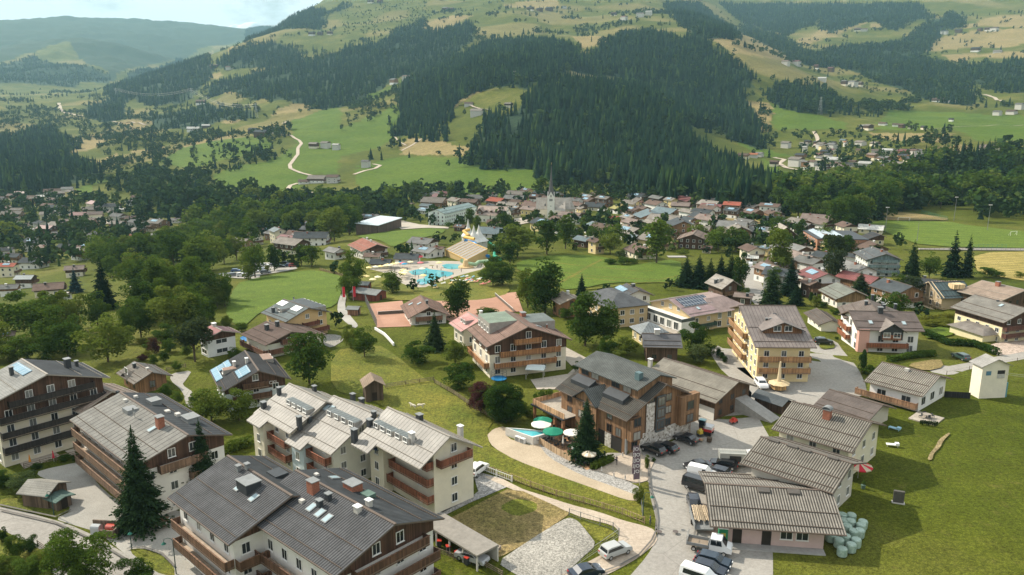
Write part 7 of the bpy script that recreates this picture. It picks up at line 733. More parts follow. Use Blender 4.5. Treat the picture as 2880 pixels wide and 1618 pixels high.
for (x,y,g,yaw,L_,wA,wB,zr,p,st) in HEROES:
    ra=tuple(st['ra']);rb=tuple(st['rb']) if st['rb'] else ra
    H=House(x,y,g,yaw,L_,wA,wB,zr,p,st);HH[st['key']]=H;H.hero=1
    name=st['cat'].replace(' ','_');H.root.name=name
    meta(H.root,st['label'],st['cat'])
    upm,upz=None,None
    kz=st['kz']
    if st['up']:upm=wood(tuple(st['up'][0]));upz=st['up'][1]*kz;st['_upz']=upz
    wl=tuple(st['wall']);wm=wood(wl) if (wl[0]<.45 and wl[0]>wl[2]*1.45) else plaster(wl)
    if st['extra']=='shop':wm=plaster(wl)
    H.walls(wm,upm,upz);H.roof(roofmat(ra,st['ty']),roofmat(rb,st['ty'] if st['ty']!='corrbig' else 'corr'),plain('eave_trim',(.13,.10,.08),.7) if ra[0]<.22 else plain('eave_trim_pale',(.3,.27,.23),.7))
    fh=st['fh']*max(kz,.84);lv=max(1,int((zr-.4)/fh));w_,h_,sp=st['win'];h_*=max(kz,.8)
    H.windows([f for f in 'AB01' if f not in st['nowin']],w_,h_,sp,fh,lv,zoff=.95*kz,parts=math.hypot(x,y)<330,dark=(wl[0]<.4))
    for fc,z,a,b_ in st['balc']:H.balcony(fc,z*kz,a,b_,tuple(st['bc']))
    for f in st['feat']:H.feature(f)
r5=np.random.default_rng(11)
OC=[[o.x,o.y,max(o.L,o.wA+o.wB)*.55] for o in HH.values()]+[[r[0],r[1],max(r[4],2*r[5])*.6] for _,l in FARH for r in l]
for reg,n_,pl in FILL:
    P=np.array(pl,float);x0,y0=P.min(0);x1,y1=P.max(0);got=0;lst=next(l for q,l in FARH if q==reg)
    for _ in range(n_*22):
        if got>=n_:break
        x,y=r5.uniform(x0,x1),r5.uniform(y0,y1);w_=r5.uniform(8.5,14);L_=w_*r5.uniform(1.1,1.6)
        if not inpoly(np.array([x]),np.array([y]),pl)[0] or any(math.hypot(x-o[0],y-o[1])<o[2]*.9+L_*.5 for o in OC):continue
        if any(inpoly(np.array([x]),np.array([y]),q)[0] for q in NOTREE) or any(z[1] in('lush','water','clay','pitch','pave') and inpoly(np.array([x]),np.array([y]),z[2])[0] for z in ZONES) or math.hypot(x-PX['church'][0][0],y-PX['church'][0][1])<26:continue
        got+=1;OC.append([x,y,L_*.55]);lst.append([round(x,1),round(y,1),round(G(x,y),1),math.atan2(-y,-x)+r5.uniform(.3,1.4),round(L_,1),round(w_/2,1),round(r5.uniform(6,8.2),1),r5.choice(list('ssbbbggddpms'))+r5.choice(list('knnwwcy'))])
for reg,lst in FARH:
    lst.sort(key=lambda r:math.atan2(r[0],r[1]))
    cnt={};seen={}
    for r in lst:cnt[r[7]]=cnt.get(r[7],0)+1
    hill_='hillside' in reg
    for r in lst:
        x,y,g,yaw,L_,hw,zr,cc=r;rk,wk=cc[0],cc[1];seen[cc]=seen.get(cc,0)+1
        kd='farmhouse' if hill_ else ('chalet' if wk in'nko' else 'house')
        lab=f"{WN[wk]} {kd} with {RN[rk]} roof, "+(f"the only one {'on' if hill_ else 'in'} the {reg}" if cnt[cc]==1 else f"{ordn(seen[cc]-1)} from the left {'on' if hill_ else 'in'} the {reg}")
        st=dict(og=.8,oe=.8);H=House(x,y,g,yaw,L_,hw,hw,zr,R(22),st);H.root.name=kd
        meta(H.root,lab,kd,'houses of the '+reg)
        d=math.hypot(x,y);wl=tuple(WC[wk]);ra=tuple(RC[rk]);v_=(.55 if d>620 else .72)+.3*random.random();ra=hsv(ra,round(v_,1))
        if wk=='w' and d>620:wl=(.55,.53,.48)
        wm=plaster(wl) if wk in'cwy' else wood(wl)
        low=wk in'nko' and random.random()<.7
        if low:H.walls(plaster(tuple(WC['c' if random.random()<.5 else 'w'])),wm,min(2.6,zr-2.2));st['_upz']=2.6
        elif wk in 'cwy' and random.random()<.5:H.walls(wm,wood((.12,.07,.045)),max(2.7,H.zroof(H.ya)-.3))
        else:H.walls(wm)
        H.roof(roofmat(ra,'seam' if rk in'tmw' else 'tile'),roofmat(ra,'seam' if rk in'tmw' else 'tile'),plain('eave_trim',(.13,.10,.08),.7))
        if d<1000:
            lvn=max(1,int((zr-1)/2.8));H.windows('A1' if d>500 else 'A10',1,1.3,3.2 if d<600 else 4.2,2.8,min(lvn,3),parts=False)
            if zr>5.2:H.balcony('1',2.7,.05,.95,(.16,.09,.055) if wk!='o' else (.4,.2,.1))
        if d<800:
            H.feature(['chim','A' if random.random()<.6 else 'B',(random.random()-.5)*L_*.5,.6+random.random(),.8,.9,random.choice(['dark','brick','pale'])])
            if random.random()<.22:H.feature(['solar','A',-L_*.25,L_*.15,hw*.2,hw*.6])
# ---------------- trees ----------------
HX=np.array([[o.x,o.y,max(o.L,o.wA+o.wB)*.5+1.0] for o in HH.values()]+[[r[0],r[1],max(r[4],2*r[5])*.6+1] for _,l in FARH for r in l])
FX=np.array([[t[1],t[2],max(t[4]*.35,1.5)] for t in TREES])
KN={'S':('tall dark spruce','small dark spruce'),'BL':('blue-green spruce',)*2,'L':('larch',)*2,'P':('loose-crowned pine',)*2,'B':('round leafy tree','small leafy bush'),'A':('slender leafy tree','young leafy tree'),'T':('slim column conifer',)*2,'U':('purple-leaved shrub',)*2,'Y':('yellow-green shrub',)*2,'W':('pale flowering tree',)*2}
ALLT=[];tc_={};ts_={}
def tlab(t): return KN[t[0]][0 if t[3]>5 else 1]+' '+('left of','right of','behind','in front of')[t[5]]+' the '+LMK[t[6]]
for t in TREES:tc_[tlab(t)]=tc_.get(tlab(t),0)+1
for t in TREES:
    l=tlab(t);ts_[l]=ts_.get(l,0)+1
    ALLT.append(t[:5]+[l if tc_[l]==1 else l+f', {ordn(ts_[l]-1)} from the left',None])
r3=np.random.default_rng(3)
for nm,kw,sp,h,pp in SCAT:
    P=np.array(pp,float);x0,y0=P.min(0);x1,y1=P.max(0)
    gx,gy=np.meshgrid(np.arange(x0,x1,sp),np.arange(y0,y1,sp));gx=gx.ravel()+r3.uniform(-.45,.45,gx.size)*sp;gy=gy.ravel()+r3.uniform(-.45,.45,gy.size)*sp
    ok=inpoly(gx,gy,pp)
    ok&=vn(gx/26,gy/26)>(.36 if 'wood' in nm or 'belt' in nm else .15)
    for q in NOTREE:ok&=~inpoly(gx,gy,q)
    for z in ZONES:
        if z[1] in('lush','clay','water','pitch','asphalt','gravel','pave'):ok&=~inpoly(gx,gy,z[2])
    for X_,Y_ in zip(gx[ok],gy[ok]):
        rn=r3.random();h2=h*(.65+.65*r3.random())
        if (np.hypot(HX[:,0]-X_,HX[:,1]-Y_)<HX[:,2]).any() or (np.hypot(FX[:,0]-X_,FX[:,1]-Y_)<FX[:,2]).any() or abs(math.atan2(X_,Y_))>R(37):continue
        a=0
        for k,w_ in kw:
            a+=w_
            if rn<a:break
        ALLT.append([k,X_,Y_,h2,h2*(.78 if k=='B' else .42),{'B':'leafy tree','A':'slender tree','S':'dark spruce'}[k]+' in the '+nm,nm])
byk={}
for t in ALLT:byk.setdefault(NAMES[t[0]][0] if t[3]>=4.5 or t[0]!='B' else 'bush',[]).append(t)
rest={}
IND=[]
for k,l in byk.items():
    l.sort(key=lambda t:-t[3]/math.hypot(t[1],t[2]))
    IND+=l[:290]
    for t in l[290:]:rest.setdefault(t[6] or 'village',[]).append(t)
IND.sort(key=lambda t:math.atan2(t[1],t[2]));cc_={};tot_={}
for t in IND:tot_[t[5]]=tot_.get(t[5],0)+1
for t in IND:
    l=t[5]
    if t[6]:
        cc_[l]=cc_.get(l,0)+1
        if tot_[l]>1:l=l.replace(' in the ',f', {ordn(cc_[l]-1)} from the left in the ',1)
    tree(t[0],t[1],t[2],t[3],t[4],l,t[6])
for nm,l in rest.items():
    wood_mesh('background_trees',[(t[1],t[2]) for t in l],np.array(['S' if t[0]=='S' else 'B' for t in l]),np.array([t[3] for t in l]),'more trees of the '+nm)
print('objects',len(bpy.data.objects))
import bmesh
# ---------------- ground zones ----------------
def zonemat(k):
    kk=('zone',k)
    if kk in MATS:return MATS[kk]
    C={'kerb':((.12,.11,.1),(.2,.19,.17)),'asphalt':((.28,.262,.235),(.345,.325,.29)),'gravel':((.28,.27,.24),(.4,.38,.34)),'palegravel':((.2,.19,.165),(.35,.33,.29)),'greygravel':((.26,.25,.23),(.38,.365,.34)),'pave':((.34,.3,.25),(.45,.4,.33)),'pinkpave':((.36,.28,.23),(.46,.37,.3)),
       'greypave':((.25,.24,.23),(.32,.31,.29)),'beige':((.40,.33,.26),(.5,.42,.33)),'dryg':((.078,.10,.010),(.165,.152,.022)),'drypatch':((.15,.125,.04),(.26,.19,.085)),'bright':((.09,.11,.01),(.14,.14,.02)),'sand':((.36,.29,.2),(.5,.41,.3)),'sandy':((.2,.16,.08),(.3,.23,.12)),
       'deck':((.36,.21,.12),(.46,.28,.16)),'clay':((.34,.185,.125),(.44,.25,.175)),'pitch':((.075,.12,.008),(.11,.155,.015)),'hay':((.22,.18,.045),(.33,.26,.08)),'lush':((.062,.105,.005),(.095,.14,.011)),'water':((.1,.42,.5),(.16,.55,.6)),'waterblue':((.02,.16,.42),(.03,.2,.5))}[k]
    m,nt,b=newmat('surface_'+k,C[0],.9 if 'water' not in k else .12,.2 if 'water' not in k else .5)
    g=coord(nt,'Object');big=mnoise(nt,g,.08,6,.7);gr=k in('palegravel','greygravel','gravel','sand','clay');fine=mnoise(nt,g,6 if gr else 1.8,3 if gr else 5,.8);mid=mnoise(nt,g,.5,4,.7)
    c=ramp(nt,big,[(.33,C[0]),(.67,C[1])])
    soft='water' in k or gr or k in('asphalt','beige','pave','kerb');c=mixc(nt,.3 if 'water' in k else .2 if soft else .6,c,stretch(nt,fine) if 'water' not in k else fine,'OVERLAY')
    if not soft:c=mixc(nt,.45,c,stretch(nt,mnoise(nt,g,5.5,2)),'OVERLAY');c=mixc(nt,.4,c,mid,'OVERLAY')
    if k in('palegravel','greygravel'):c=mixc(nt,.6,c,stretch(nt,mnoise(nt,g,3,3,.9)),'OVERLAY')
    if k=='asphalt': # cracks and seams
        v=N(nt,'ShaderNodeTexVoronoi',feature='DISTANCE_TO_EDGE',i_Scale=.09);nt.links.new(mixc(nt,.12,g,N(nt,'ShaderNodeTexNoise',i_Scale=.6).outputs['Color'],'ADD'),v.inputs['Vector'])
        c=mixc(nt,mth(nt,'MULTIPLY',mth(nt,'LESS_THAN',v.outputs['Distance'],.004),.3),c,(.1,.09,.08))
        c=mixc(nt,ramp(nt,mnoise(nt,g,.22,6,.75),[(.55,(0,0,0)),(.75,(.3,.3,.3))]),c,(.16,.15,.14))
    if k in('hay','pitch'):
        sp=N(nt,'ShaderNodeSeparateXYZ');nt.links.new(g,sp.inputs[0]);q=mth(nt,'SINE',mth(nt,'MULTIPLY',mth(nt,'ADD',mth(nt,'MULTIPLY',sp.outputs[0],.25),sp.outputs[1]),1.1 if k=='hay' else .6))
        c=mixc(nt,.22 if k=='hay' else .06,c,mth(nt,'ADD',mth(nt,'MULTIPLY',q,.5),.5),'OVERLAY')
    if k in('pave','pinkpave','greypave','deck','beige'):
        br=N(nt,'ShaderNodeTexBrick',i_Scale=1.0);br.inputs['Brick Width'].default_value=1.2 if k!='deck' else 4;br.inputs['Row Height'].default_value=.6 if k!='deck' else .25;br.inputs['Mortar Size'].default_value=.03
        br.inputs['Color1'].default_value=(.45,.45,.45,1);br.inputs['Color2'].default_value=(.56,.56,.56,1);br.inputs['Mortar'].default_value=(.3,.3,.3,1);nt.links.new(g,br.inputs['Vector']);c=mixc(nt,.4,c,br.outputs[0],'OVERLAY')
    nt.links.new(c,b.inputs['Base Color'])
    bp=N(nt,'ShaderNodeBump',i_Strength=.15 if 'water' in k else .5,i_Distance=.08);nt.links.new(fine,bp.inputs['Height']);nt.links.new(bp.outputs[0],b.inputs['Normal'])
    MATS[kk]=m;return m
def smooth_poly(p,it=1):
    for _ in range(it):
        q=[]
        for i in range(len(p)):
            a,b=p[i],p[(i+1)%len(p)];q+=[(a[0]*.8+b[0]*.2,a[1]*.8+b[1]*.2),(a[0]*.2+b[0]*.8,a[1]*.2+b[1]*.8)]
        p=q
    return p
def zone(name,mat,pts,off,sm=True):
    if sm:pts=smooth_poly(pts)
    bm=bmesh.new();f=bm.faces.new([bm.verts.new((x,y,0)) for x,y in pts])
    bmesh.ops.triangulate(bm,faces=[f])
    xs=[p[0] for p in pts];ys=[p[1] for p in pts]
    if max(math.hypot(*p) for p in pts)>190:
        for ax,(lo,hi) in enumerate(((min(xs),max(xs)),(min(ys),max(ys)))):
            n=max(2,min(26,int((hi-lo)/9)))
            for k in range(1,n):
                no=(1,0,0) if ax==0 else (0,1,0);co=(lo+(hi-lo)*k/n,0,0) if ax==0 else (0,lo+(hi-lo)*k/n,0)
                bmesh.ops.bisect_plane(bm,geom=bm.verts[:]+bm.edges[:]+bm.faces[:],plane_co=co,plane_no=no)
    co=np.array([v.co[:] for v in bm.verts]);gz=ground(co[:,0],co[:,1])
    r=np.hypot(co[:,0],co[:,1])
    for v,z,q in zip(bm.verts,gz,r):v.co.z=z+off+(.10 if q>230 else 0)+(.12 if q>420 else 0)
    bmesh.ops.recalc_face_normals(bm,faces=bm.faces[:])
    if sum(f.normal.z for f in bm.faces)<0:bmesh.ops.reverse_faces(bm,faces=bm.faces[:])
    me=bpy.data.meshes.new(name);bm.to_mesh(me);bm.free();me.materials.append(zonemat(mat))
    return meta(link(name,me),kind='structure')
for i,(n_,m_,p_) in enumerate(ZONES):
    zone(n_,m_,p_,.012+.004*i,sm=n_ not in('clay_court','paving','terrace_deck'))
def dens(pts,step):
    out=[]
    for a,b in zip(pts[:-1],pts[1:]):
        n=max(1,int(math.hypot(b[0]-a[0],b[1]-a[1])/step))
        out+=[(a[0]+(b[0]-a[0])*k/n,a[1]+(b[1]-a[1])*k/n) for k in range(n)]
    return out+[tuple(pts[-1])]
for w_,p_ in RIBS:
    q=dens(p_,6);b=MB();L_=[];d0=math.hypot(*p_[0])
    for k,(x,y) in enumerate(q):
        a=q[max(0,k-1)];c=q[min(len(q)-1,k+1)];t=Vector((c[0]-a[0],c[1]-a[1],0)).normalized();n=Vector((-t.y,t.x,0))*w_/2
        z=max(G(x+n.x,y+n.y),G(x-n.x,y-n.y),G(x,y))+(.5 if d0>600 else .3)
        L_.append(((x-n.x,y-n.y,z),(x+n.x,y+n.y,z)))
    for u,v in zip(L_[:-1],L_[1:]):b.face([u[0],v[0],v[1],u[1]])
    b.obj('path',zonemat('kerb' if w_<.5 else 'dryg' if w_<2 else 'beige' if d0>600 else 'gravel'),kind='structure')
def loc2(k,i=0): return PX[k][i]
def at(k,i=0):
    x,y=PX[k][i];return (x,y,G(x,y))
def simple(name,b,mats,loc,rz,label,cat,group=None,smooth=False):
    return b.obj(name,mats,None,loc,rz,smooth=smooth,label=label,cat=cat,group=group)
# ---------------- fences ----------------
FM={'picket':wood((.42,.31,.18),.2),'rail':wood((.22,.17,.12),.2),'iron':plain('fence_metal',(.2,.21,.2),.5),'wire':plain('fence_wire',(.3,.3,.29),.5),'posts':wood((.2,.15,.1),.2),'board':wood((.45,.32,.2),.25)}
for kind_,h_,pts,lab in FENCES:
    white='white' in lab;black='black' in lab;root=empty('wall' if white else 'fence',(pts[0][0],pts[0][1],G(*pts[0])),label=lab,cat='wall' if white else 'fence')
    o=Vector((pts[0][0],pts[0][1],G(*pts[0])));mt=WHITEM if white else wood((.03,.03,.03)) if black else FM[kind_]
    if 'green' in lab:mt=plain('net_green',(.06,.2,.14),.7)
    ps=dens(pts,{'picket':2.2,'rail':2.3,'iron':2.4,'wire':3,'posts':6,'board':1.5}[kind_]);V3=[Vector((x,y,G(x,y)))-o for x,y in ps]
    r=MB();lastp=None
    if kind_!='board':
        pm=MB();pm.cyl((0,0),.07 if kind_!='wire' else .03,-.3,h_+.08,n=6);pme=pm.mesh('post',mt)
        for k,q in enumerate(V3[:100]):link('post',pme,root,q)
    for a,b_ in zip(V3[:-1],V3[1:]):
        up=Vector((0,0,1))
        if kind_=='picket':
            for z in(.25,.95):r.bar(a+up*z*h_,b_+up*z*h_,.05,.09)
            n=7
            for k in range(n):
                q=a.lerp(b_,(k+.5)/n);r.box(q.x-.035,q.x+.035,q.y-.035,q.y+.035,q.z+.1,q.z+h_)
        elif kind_=='rail':
            for z in(.35,.65,.95):r.bar(a+up*z*h_,b_+up*z*h_,.05,.11)
        elif kind_=='board':
            d=(b_-a);r.bar(a+up*h_/2,b_+up*h_/2,.06 if not white else .35,h_ if not white else .7)
        elif kind_=='posts':r.bar(a+up*.8*h_,b_+up*.8*h_,.02,.03)
        else:
            r.bar(a+up*h_,b_+up*h_,.04,.05);r.bar(a+up*.1,b_+up*.1,.03,.04)
            n=6 if kind_=='iron' else 3
            for k in range(1,n):
                q=a.lerp(b_,k/n);r.bar(q+up*.1,q+up*h_,.02)
            if kind_=='wire' or h_>1.5:
                for z in(.35,.65):r.bar(a+up*z*h_,b_+up*z*h_,.015)
    r.obj('rails' if kind_!='board' else 'boards',mt,root)
# ---------------- vehicles ----------------
TYREM=plain('tyre_rubber',(.02,.02,.02),.85);RIMM=plain('wheel_rim',(.45,.46,.47),.35,.05,1,.5,.6);CARGL=plain('car_glass',(.015,.02,.024),.08,.02,1,.8)
LAMPR=plain('tail_lamp',(.45,.02,.02),.3);LAMPW=plain('head_lamp',(.7,.72,.72),.15)
def paint(col):
    k=('paint',col)
    if k not in MATS:
        m,nt,b=newmat('car_paint',col,.28,.5);b.inputs['Coat Weight'].default_value=.6;b.inputs['Coat Roughness'].default_value=.08;MATS[k]=m
    return MATS[k]
PROF={'estate':(4.7,1.82,[(0,.35),(0,.72),(.08,.92),(.32,1.02),(.62,1.44),(1.2,1.5),(2.7,1.48),(3.45,1.02),(4.45,.86),(4.68,.62),(4.7,.35)],(.36,.98,.66,1.36,2.62,1.40,3.30,1.04)),
 'suv':(4.5,1.85,[(0,.4),(0,.85),(.06,1.05),(.22,1.12),(.42,1.62),(1.0,1.72),(2.6,1.68),(3.3,1.14),(4.3,1.0),(4.48,.75),(4.5,.4)],(.28,1.12,.46,1.52,2.52,1.58,3.16,1.16)),
 'sedan':(4.6,1.8,[(0,.35),(0,.8),(.08,.98),(.75,1.02),(1.35,1.40),(2.0,1.45),(2.8,1.41),(3.5,1.0),(4.4,.84),(4.58,.62),(4.6,.35)],(.85,1.0,1.4,1.32,2.72,1.34,3.36,1.02)),
 'van':(5.0,1.95,[(0,.4),(0,1.0),(.08,1.9),(.3,1.98),(3.4,1.96),(4.1,1.28),(4.8,1.1),(4.98,.8),(5.0,.4)],(.4,1.15,.45,1.75,3.3,1.78,3.95,1.2)),
 'panel':(4.6,1.9,[(0,.4),(0,1.0),(.08,1.8),(.3,1.88),(3.0,1.86),(3.65,1.2),(4.4,1.02),(4.58,.75),(4.6,.4)],(2.35,1.15,2.38,1.68,2.95,1.7,3.5,1.14))}
PROTO={}
def car_proto(kind,col):
    k=(kind,col)
    if k in PROTO:return PROTO[k]
    L_,W,pr,gl=PROF[kind];hw=W/2
    def sect(z):  # tumblehome
        return hw if z<.95 else hw-(z-.95)*.22
    b=MB();n=len(pr)
    for s in(-1,1):
        i=len(b.v);b.v+=[(x-L_/2,s*(sect(z)),z) for x,z in pr];f=tuple(i+q for q in range(n));b.f.append(f if s<0 else f[::-1]);b.m.append(0)
    for q in range(n):
        a,c=q,(q+1)%n;b.f.append((a,a+n,c+n,c)[::-1]);b.m.append(0)
    body=b.mesh('body',paint(col))
    g=MB();x0,z0,x1,z1,x2,z2,x3,z3=gl
    for s in(-1,1):
        P=[(x0-L_/2+.08,s*(sect(z0)+.012),z0),(x3-L_/2-.1,s*(sect(z3)+.012),z3),(x2-L_/2,s*(sect(z2)+.012),z2),(x1-L_/2+.1,s*(sect(z1)+.012),z1)];g.face(P if s<0 else P[::-1])
    for (xa,za,xb,zb,sg) in ((x3,z3,x2,z2,1),(x0,z0,x1,z1,-1)):
        if kind=='panel' and sg<0:continue
        w1,w2=sect(za)-.12,sect(zb)-.12;dx=.06*sg+ (.14 if sg>0 else -.05)
        P=[(xa-L_/2+dx,-w1,za),(xa-L_/2+dx,w1,za),(xb-L_/2+dx,w2,zb),(xb-L_/2+dx,-w2,zb)];g.face(P if sg>0 else P[::-1])
    glm=g.mesh('side_glass',CARGL)
    w=MB()
    for s in range(14):
        pass
    wm=MB();wm.v=[];R_=.33
    n=14
    for sy in(-.11,.11):
        for q in range(n):
            a=2*math.pi*q/n;wm.v.append((R_*math.cos(a),sy,R_*math.sin(a)))
    for q in range(n):wm.f.append((q,(q+1)%n,n+(q+1)%n,n+q));wm.m.append(0)
    wm.f.append(tuple(range(n))[::-1]);wm.f.append(tuple(range(n,2*n)));wm.m+=[0,0]
    wme=wm.mesh('wheel',TYREM)
    rm=MB()
    for sy in(-.118,.118):
        i=len(rm.v)
        for q in range(10):
            a=2*math.pi*q/10;rm.v.append((.21*math.cos(a),sy,.21*math.sin(a)))
        f=tuple(i+q for q in range(10));rm.f.append(f if sy>0 else f[::-1]);rm.m.append(0)
    rme=rm.mesh('rim',RIMM)
    hl=MB();hl.box(-.03,.06,-.18,.18,-.07,.07);PROTO[k]=(L_,W,body,glm,wme,rme,hl.mesh('headlight',LAMPW),hl.mesh('tail_light',LAMPR),kind);return PROTO[k]
def car(kind,col,rear,front,label,cat='car',name='parked_car',detail=True,group='cars parked in the street',L_over=None):
    L_,W,body,glm,wme,rme,hl,tl,kd=car_proto(kind,col)
    a=math.atan2(front[1]-rear[1],front[0]-rear[0]);x,y=(front[0]+rear[0])/2,(front[1]+rear[1])/2
    o=empty(name,(x,y,G(x,y)+.2),a,label=label,cat=cat,group=group)
    link('body',body,o);link('glass',glm,o)
    for wx in(-L_*.32,L_*.33):
        for sy in(-1,1):
            w_=link('wheel',wme,o,(wx,sy*(W/2-.1),.33))
            if detail:link('rim',rme,w_)
    if detail:
        for sy in(-1,1):link('headlight',hl,o,(L_/2-.06,sy*(W/2-.28),.68));link('tail_light',tl,o,(-L_/2-.0,sy*(W/2-.22),.85))
    return o
BK=(.012,.013,.016);C=PX['cars']
CL=[('estate',BK,0,1,'black estate car nearest the flag banners by the stone wall'),('estate',BK,2,3,'second black estate car parked beside the stone wall'),('sedan',(.02,.02,.024),4,5,'black car at the right corner of the timber hotel'),('suv',(.42,.43,.42),6,7,'silver off-roader standing on the beige lane'),('sedan',(.01,.02,.04),8,9,'dark blue car cut off by the bottom edge'),
('sedan',BK,10,11,'black saloon at the head of the row above the white van'),('estate',(.02,.022,.03),12,13,'dark blue-black estate car right of the white van'),('estate',BK,14,15,'black estate car furthest right under the hall roof edge'),('panel',(.8,.8,.79),16,17,'white panel van between black cars'),('van',(.022,.022,.026),18,19,'black passenger van below the white panel van'),('suv',(.03,.035,.05),20,21,'dark car standing alone beside the lumber trailer'),
None,('estate',(.015,.03,.05),24,25,'dark blue estate car just below the white pickup'),('estate',(.01,.016,.03),26,27,'navy car squeezed between blue estate and roof-rack van'),('van',(.8,.81,.8),28,29,'white van with roof bars at the bottom edge')]
for c in CL:
    if c:
        k,col,i,j,lab=c
        car(k,col,C[i],C[j],lab,cat='van' if k in('van','panel') else 'car',name='parked_van' if k in('van','panel') else 'parked_car')
car('suv',(.8,.8,.79),PX['cars2'][0],PX['cars2'][1],'white car in the yard beside the yellow hotel');car('estate',(.03,.06,.05),PX['cars2'][3],PX['cars2'][2],'dark green estate car on the grass by the right road')
car('suv',BK,PX['cars3'][0],PX['cars3'][1],'black car behind the yellow hotel by a lawn');car('van',(.8,.8,.8),PX['cars3'][3],PX['cars3'][2],'white van on the road by the dark conifers','van','parked_van')
car('estate',(.16,.1,.06),PX['cars4'][0],PX['cars4'][1],'bronze car under the tall spruce beside the road');car('suv',(.8,.8,.78),PX['cars5'][1],PX['cars5'][0],'white car beside the cream terraced block')
car('sedan',(.42,.43,.44),PX['cars5'][2],PX['cars5'][3],'silver car under the concrete carport')
cols=[(.75,.75,.74),BK,(.4,.41,.42),(.7,.7,.7),(.05,.09,.2),(.3,.03,.03),(.15,.16,.17)]
for k_,nm in (('park','car park beside the meadow'),('park2','car park between the trees')):
    for i,p in enumerate(PX[k_]):
        a=random.choice([.2,.35,1.6]);q=(p[0]+math.cos(a),p[1]+math.sin(a));cc=cols[(i*3+len(k_))%7]
        car('estate' if i%2 else 'suv',cc,p,q,f'{ordn(i)} small distant car of the {nm}',detail=False,group='cars of the '+nm)
L0,F0=C[22],C[23];a=math.atan2(F0[1]-L0[1],F0[0]-L0[0]);x,y=(L0[0]+F0[0])/2,(L0[1]+F0[1])/2
t=empty('pickup_truck',(x,y,G(x,y)+.2),a,label='white double-cab pickup truck with an open grey load bed',cat='pickup truck')
b=MB();pr=[(0,.55),(0,1.3),(.15,2.25),(1.6,2.25),(2.25,1.4),(2.9,1.2),(3.0,.55)]
for s in(-1,1):
    i=len(b.v);b.v+=[(x_,s*(.98 if z<1.3 else .88),z) for x_,z in pr];f=tuple(i+q for q in range(7));b.f.append(f if s<0 else f[::-1]);b.m.append(0)
for q in range(7):c_=(q+1)%7;b.f.append((q,q+7,c_+7,c_)[::-1]);b.m.append(0)
b.obj('cab',paint((.8,.8,.79)),t)
g=MB()
for s in(-1,1):
    for xa,xb in((.2,.85),(.98,1.55)):
        P=[(xa,s*.99,1.4),(xb+.15,s*.99,1.4),(xb,s*.9,2.1),(xa,s*.9,2.1)];g.face(P if s<0 else P[::-1])
g.face([(2.28,-.85,1.45),(2.28,.85,1.45),(1.72,.8,2.18),(1.72,-.8,2.18)]);g.obj('glass',CARGL,t)
b=MB();b.box(-3.0,-.05,-1.0,1.0,.75,.85,1);[b.box(-3.0,-.05,s*1.0-.03,s*1.0+.03,.85,1.25) for s in(-1,1)];b.box(-3.0,-2.94,-.96,.96,.85,1.25);b.box(-.12,-.06,-.96,.96,.85,1.6);[b.bar((-2.97,s*.97,1.25),(-2.97,s*.97,2.1),.05) for s in(-1,1)];b.bar((-2.97,-.97,2.1),(-2.97,.97,2.1),.05);b.obj('load_bed',[GREYM,plain('bed_floor',(.25,.2,.15),.8)],t)
b=MB();b.box(-2.9,2.6,-.4,.4,.45,.7);b.obj('chassis',DARKM,t)
_,_,_,_,wme,rme,hl,tl,_k=car_proto('suv',(.42,.43,.42))
for wx in(-2.0,2.0):
    for sy in(-1,1):link('rim',rme,link('wheel',wme,t,(wx,sy*.9,.33)))
for sy in(-1,1):link('headlight',hl,t,(2.95,sy*.7,.95))
# ---------------- hotel extras ----------------
H=HH['hotel'];hw_=wood((.25,.145,.078));rm=roofmat((.10,.108,.105),'corr')
b=MB();x0,x1=-H.L/2+.9,H.L/2-1.6;dA,dB=5.6,4.2;z0=H.zr+1.35;sl=.17
def up_slab(b,w,sg,m=0):
    zz=z0-w*(.30 if sg<0 else .34);P=[(x0,0,z0-.2),(x1,0,z0-.2),(x1,sg*w,zz-.2),(x0,sg*w,zz-.2),(x0,0,z0),(x1,0,z0),(x1,sg*w,zz),(x0,sg*w,zz)]
    if sg<0:P=[P[k] for k in(3,2,1,0,7,6,5,4)]
    b.hexa(P,m)
up_slab(b,dA,-1);up_slab(b,dB,1);b.obj('upper_roof',rm,H.root)
b=MB();ya,yb=-dA+.7,dB-.6
za,zb=z0-(dA-.7)*.30-.22,z0-(dB-.6)*.34-.22
for X,s in((x0+.5,-1),(x1-.5,1)):
    P=[(X,ya,H.zroof(ya)-.4),(X,yb,H.zroof(yb)-.4),(X,yb,zb),(X,0,z0-.22),(X,ya,za)];b.face(P if s>0 else P[::-1])
b.face([(x0+.5,ya,H.zroof(ya)-.4),(x1-.5,ya,H.zroof(ya)-.4),(x1-.5,ya,za),(x0+.5,ya,za)]);b.face([(x1-.5,yb,H.zroof(yb)-.4),(x0+.5,yb,H.zroof(yb)-.4),(x0+.5,yb,zb),(x1-.5,yb,zb)])
b.obj('upper_wall',hw_,H.root)
fm,pm=win_meshes(1.9,1.15,True)
for X in(x0+2.4,x0+5.2,x1-6.2,x1-3.2):link('pane',pm,link('window',fm,H.root,(X,ya-.03,za-1.45),math.pi))
for X in(x0+3.4,x1-4.6): # roof terraces
    H.slab_on('A',X-2.6,X+2.6,dA-.2,dA+1.5,.75,'roof_terrace',DARKM,.02)
b=MB();b.box(x1-3.0,x1-1.9,-3.4,-2.4,z0-1.4,z0+.35);b.obj('vent_box',plain('teal_sheet',(.1,.16,.17),.5),H.root)
H.cross_gable(-1.0,6.6,H.wA+.6,H.zr-2.0,rm,None,hw_,R(36),win=False)
b=MB();fx0,fx1=-4.0,2.0;zt_=H.zr-2.0
b.box(fx0+.2,fx1-.2,-(H.wA-.1),H.ya,-1,zt_-2.9);b.obj('bay',hw_,H.root)
kz=H.st['kz']
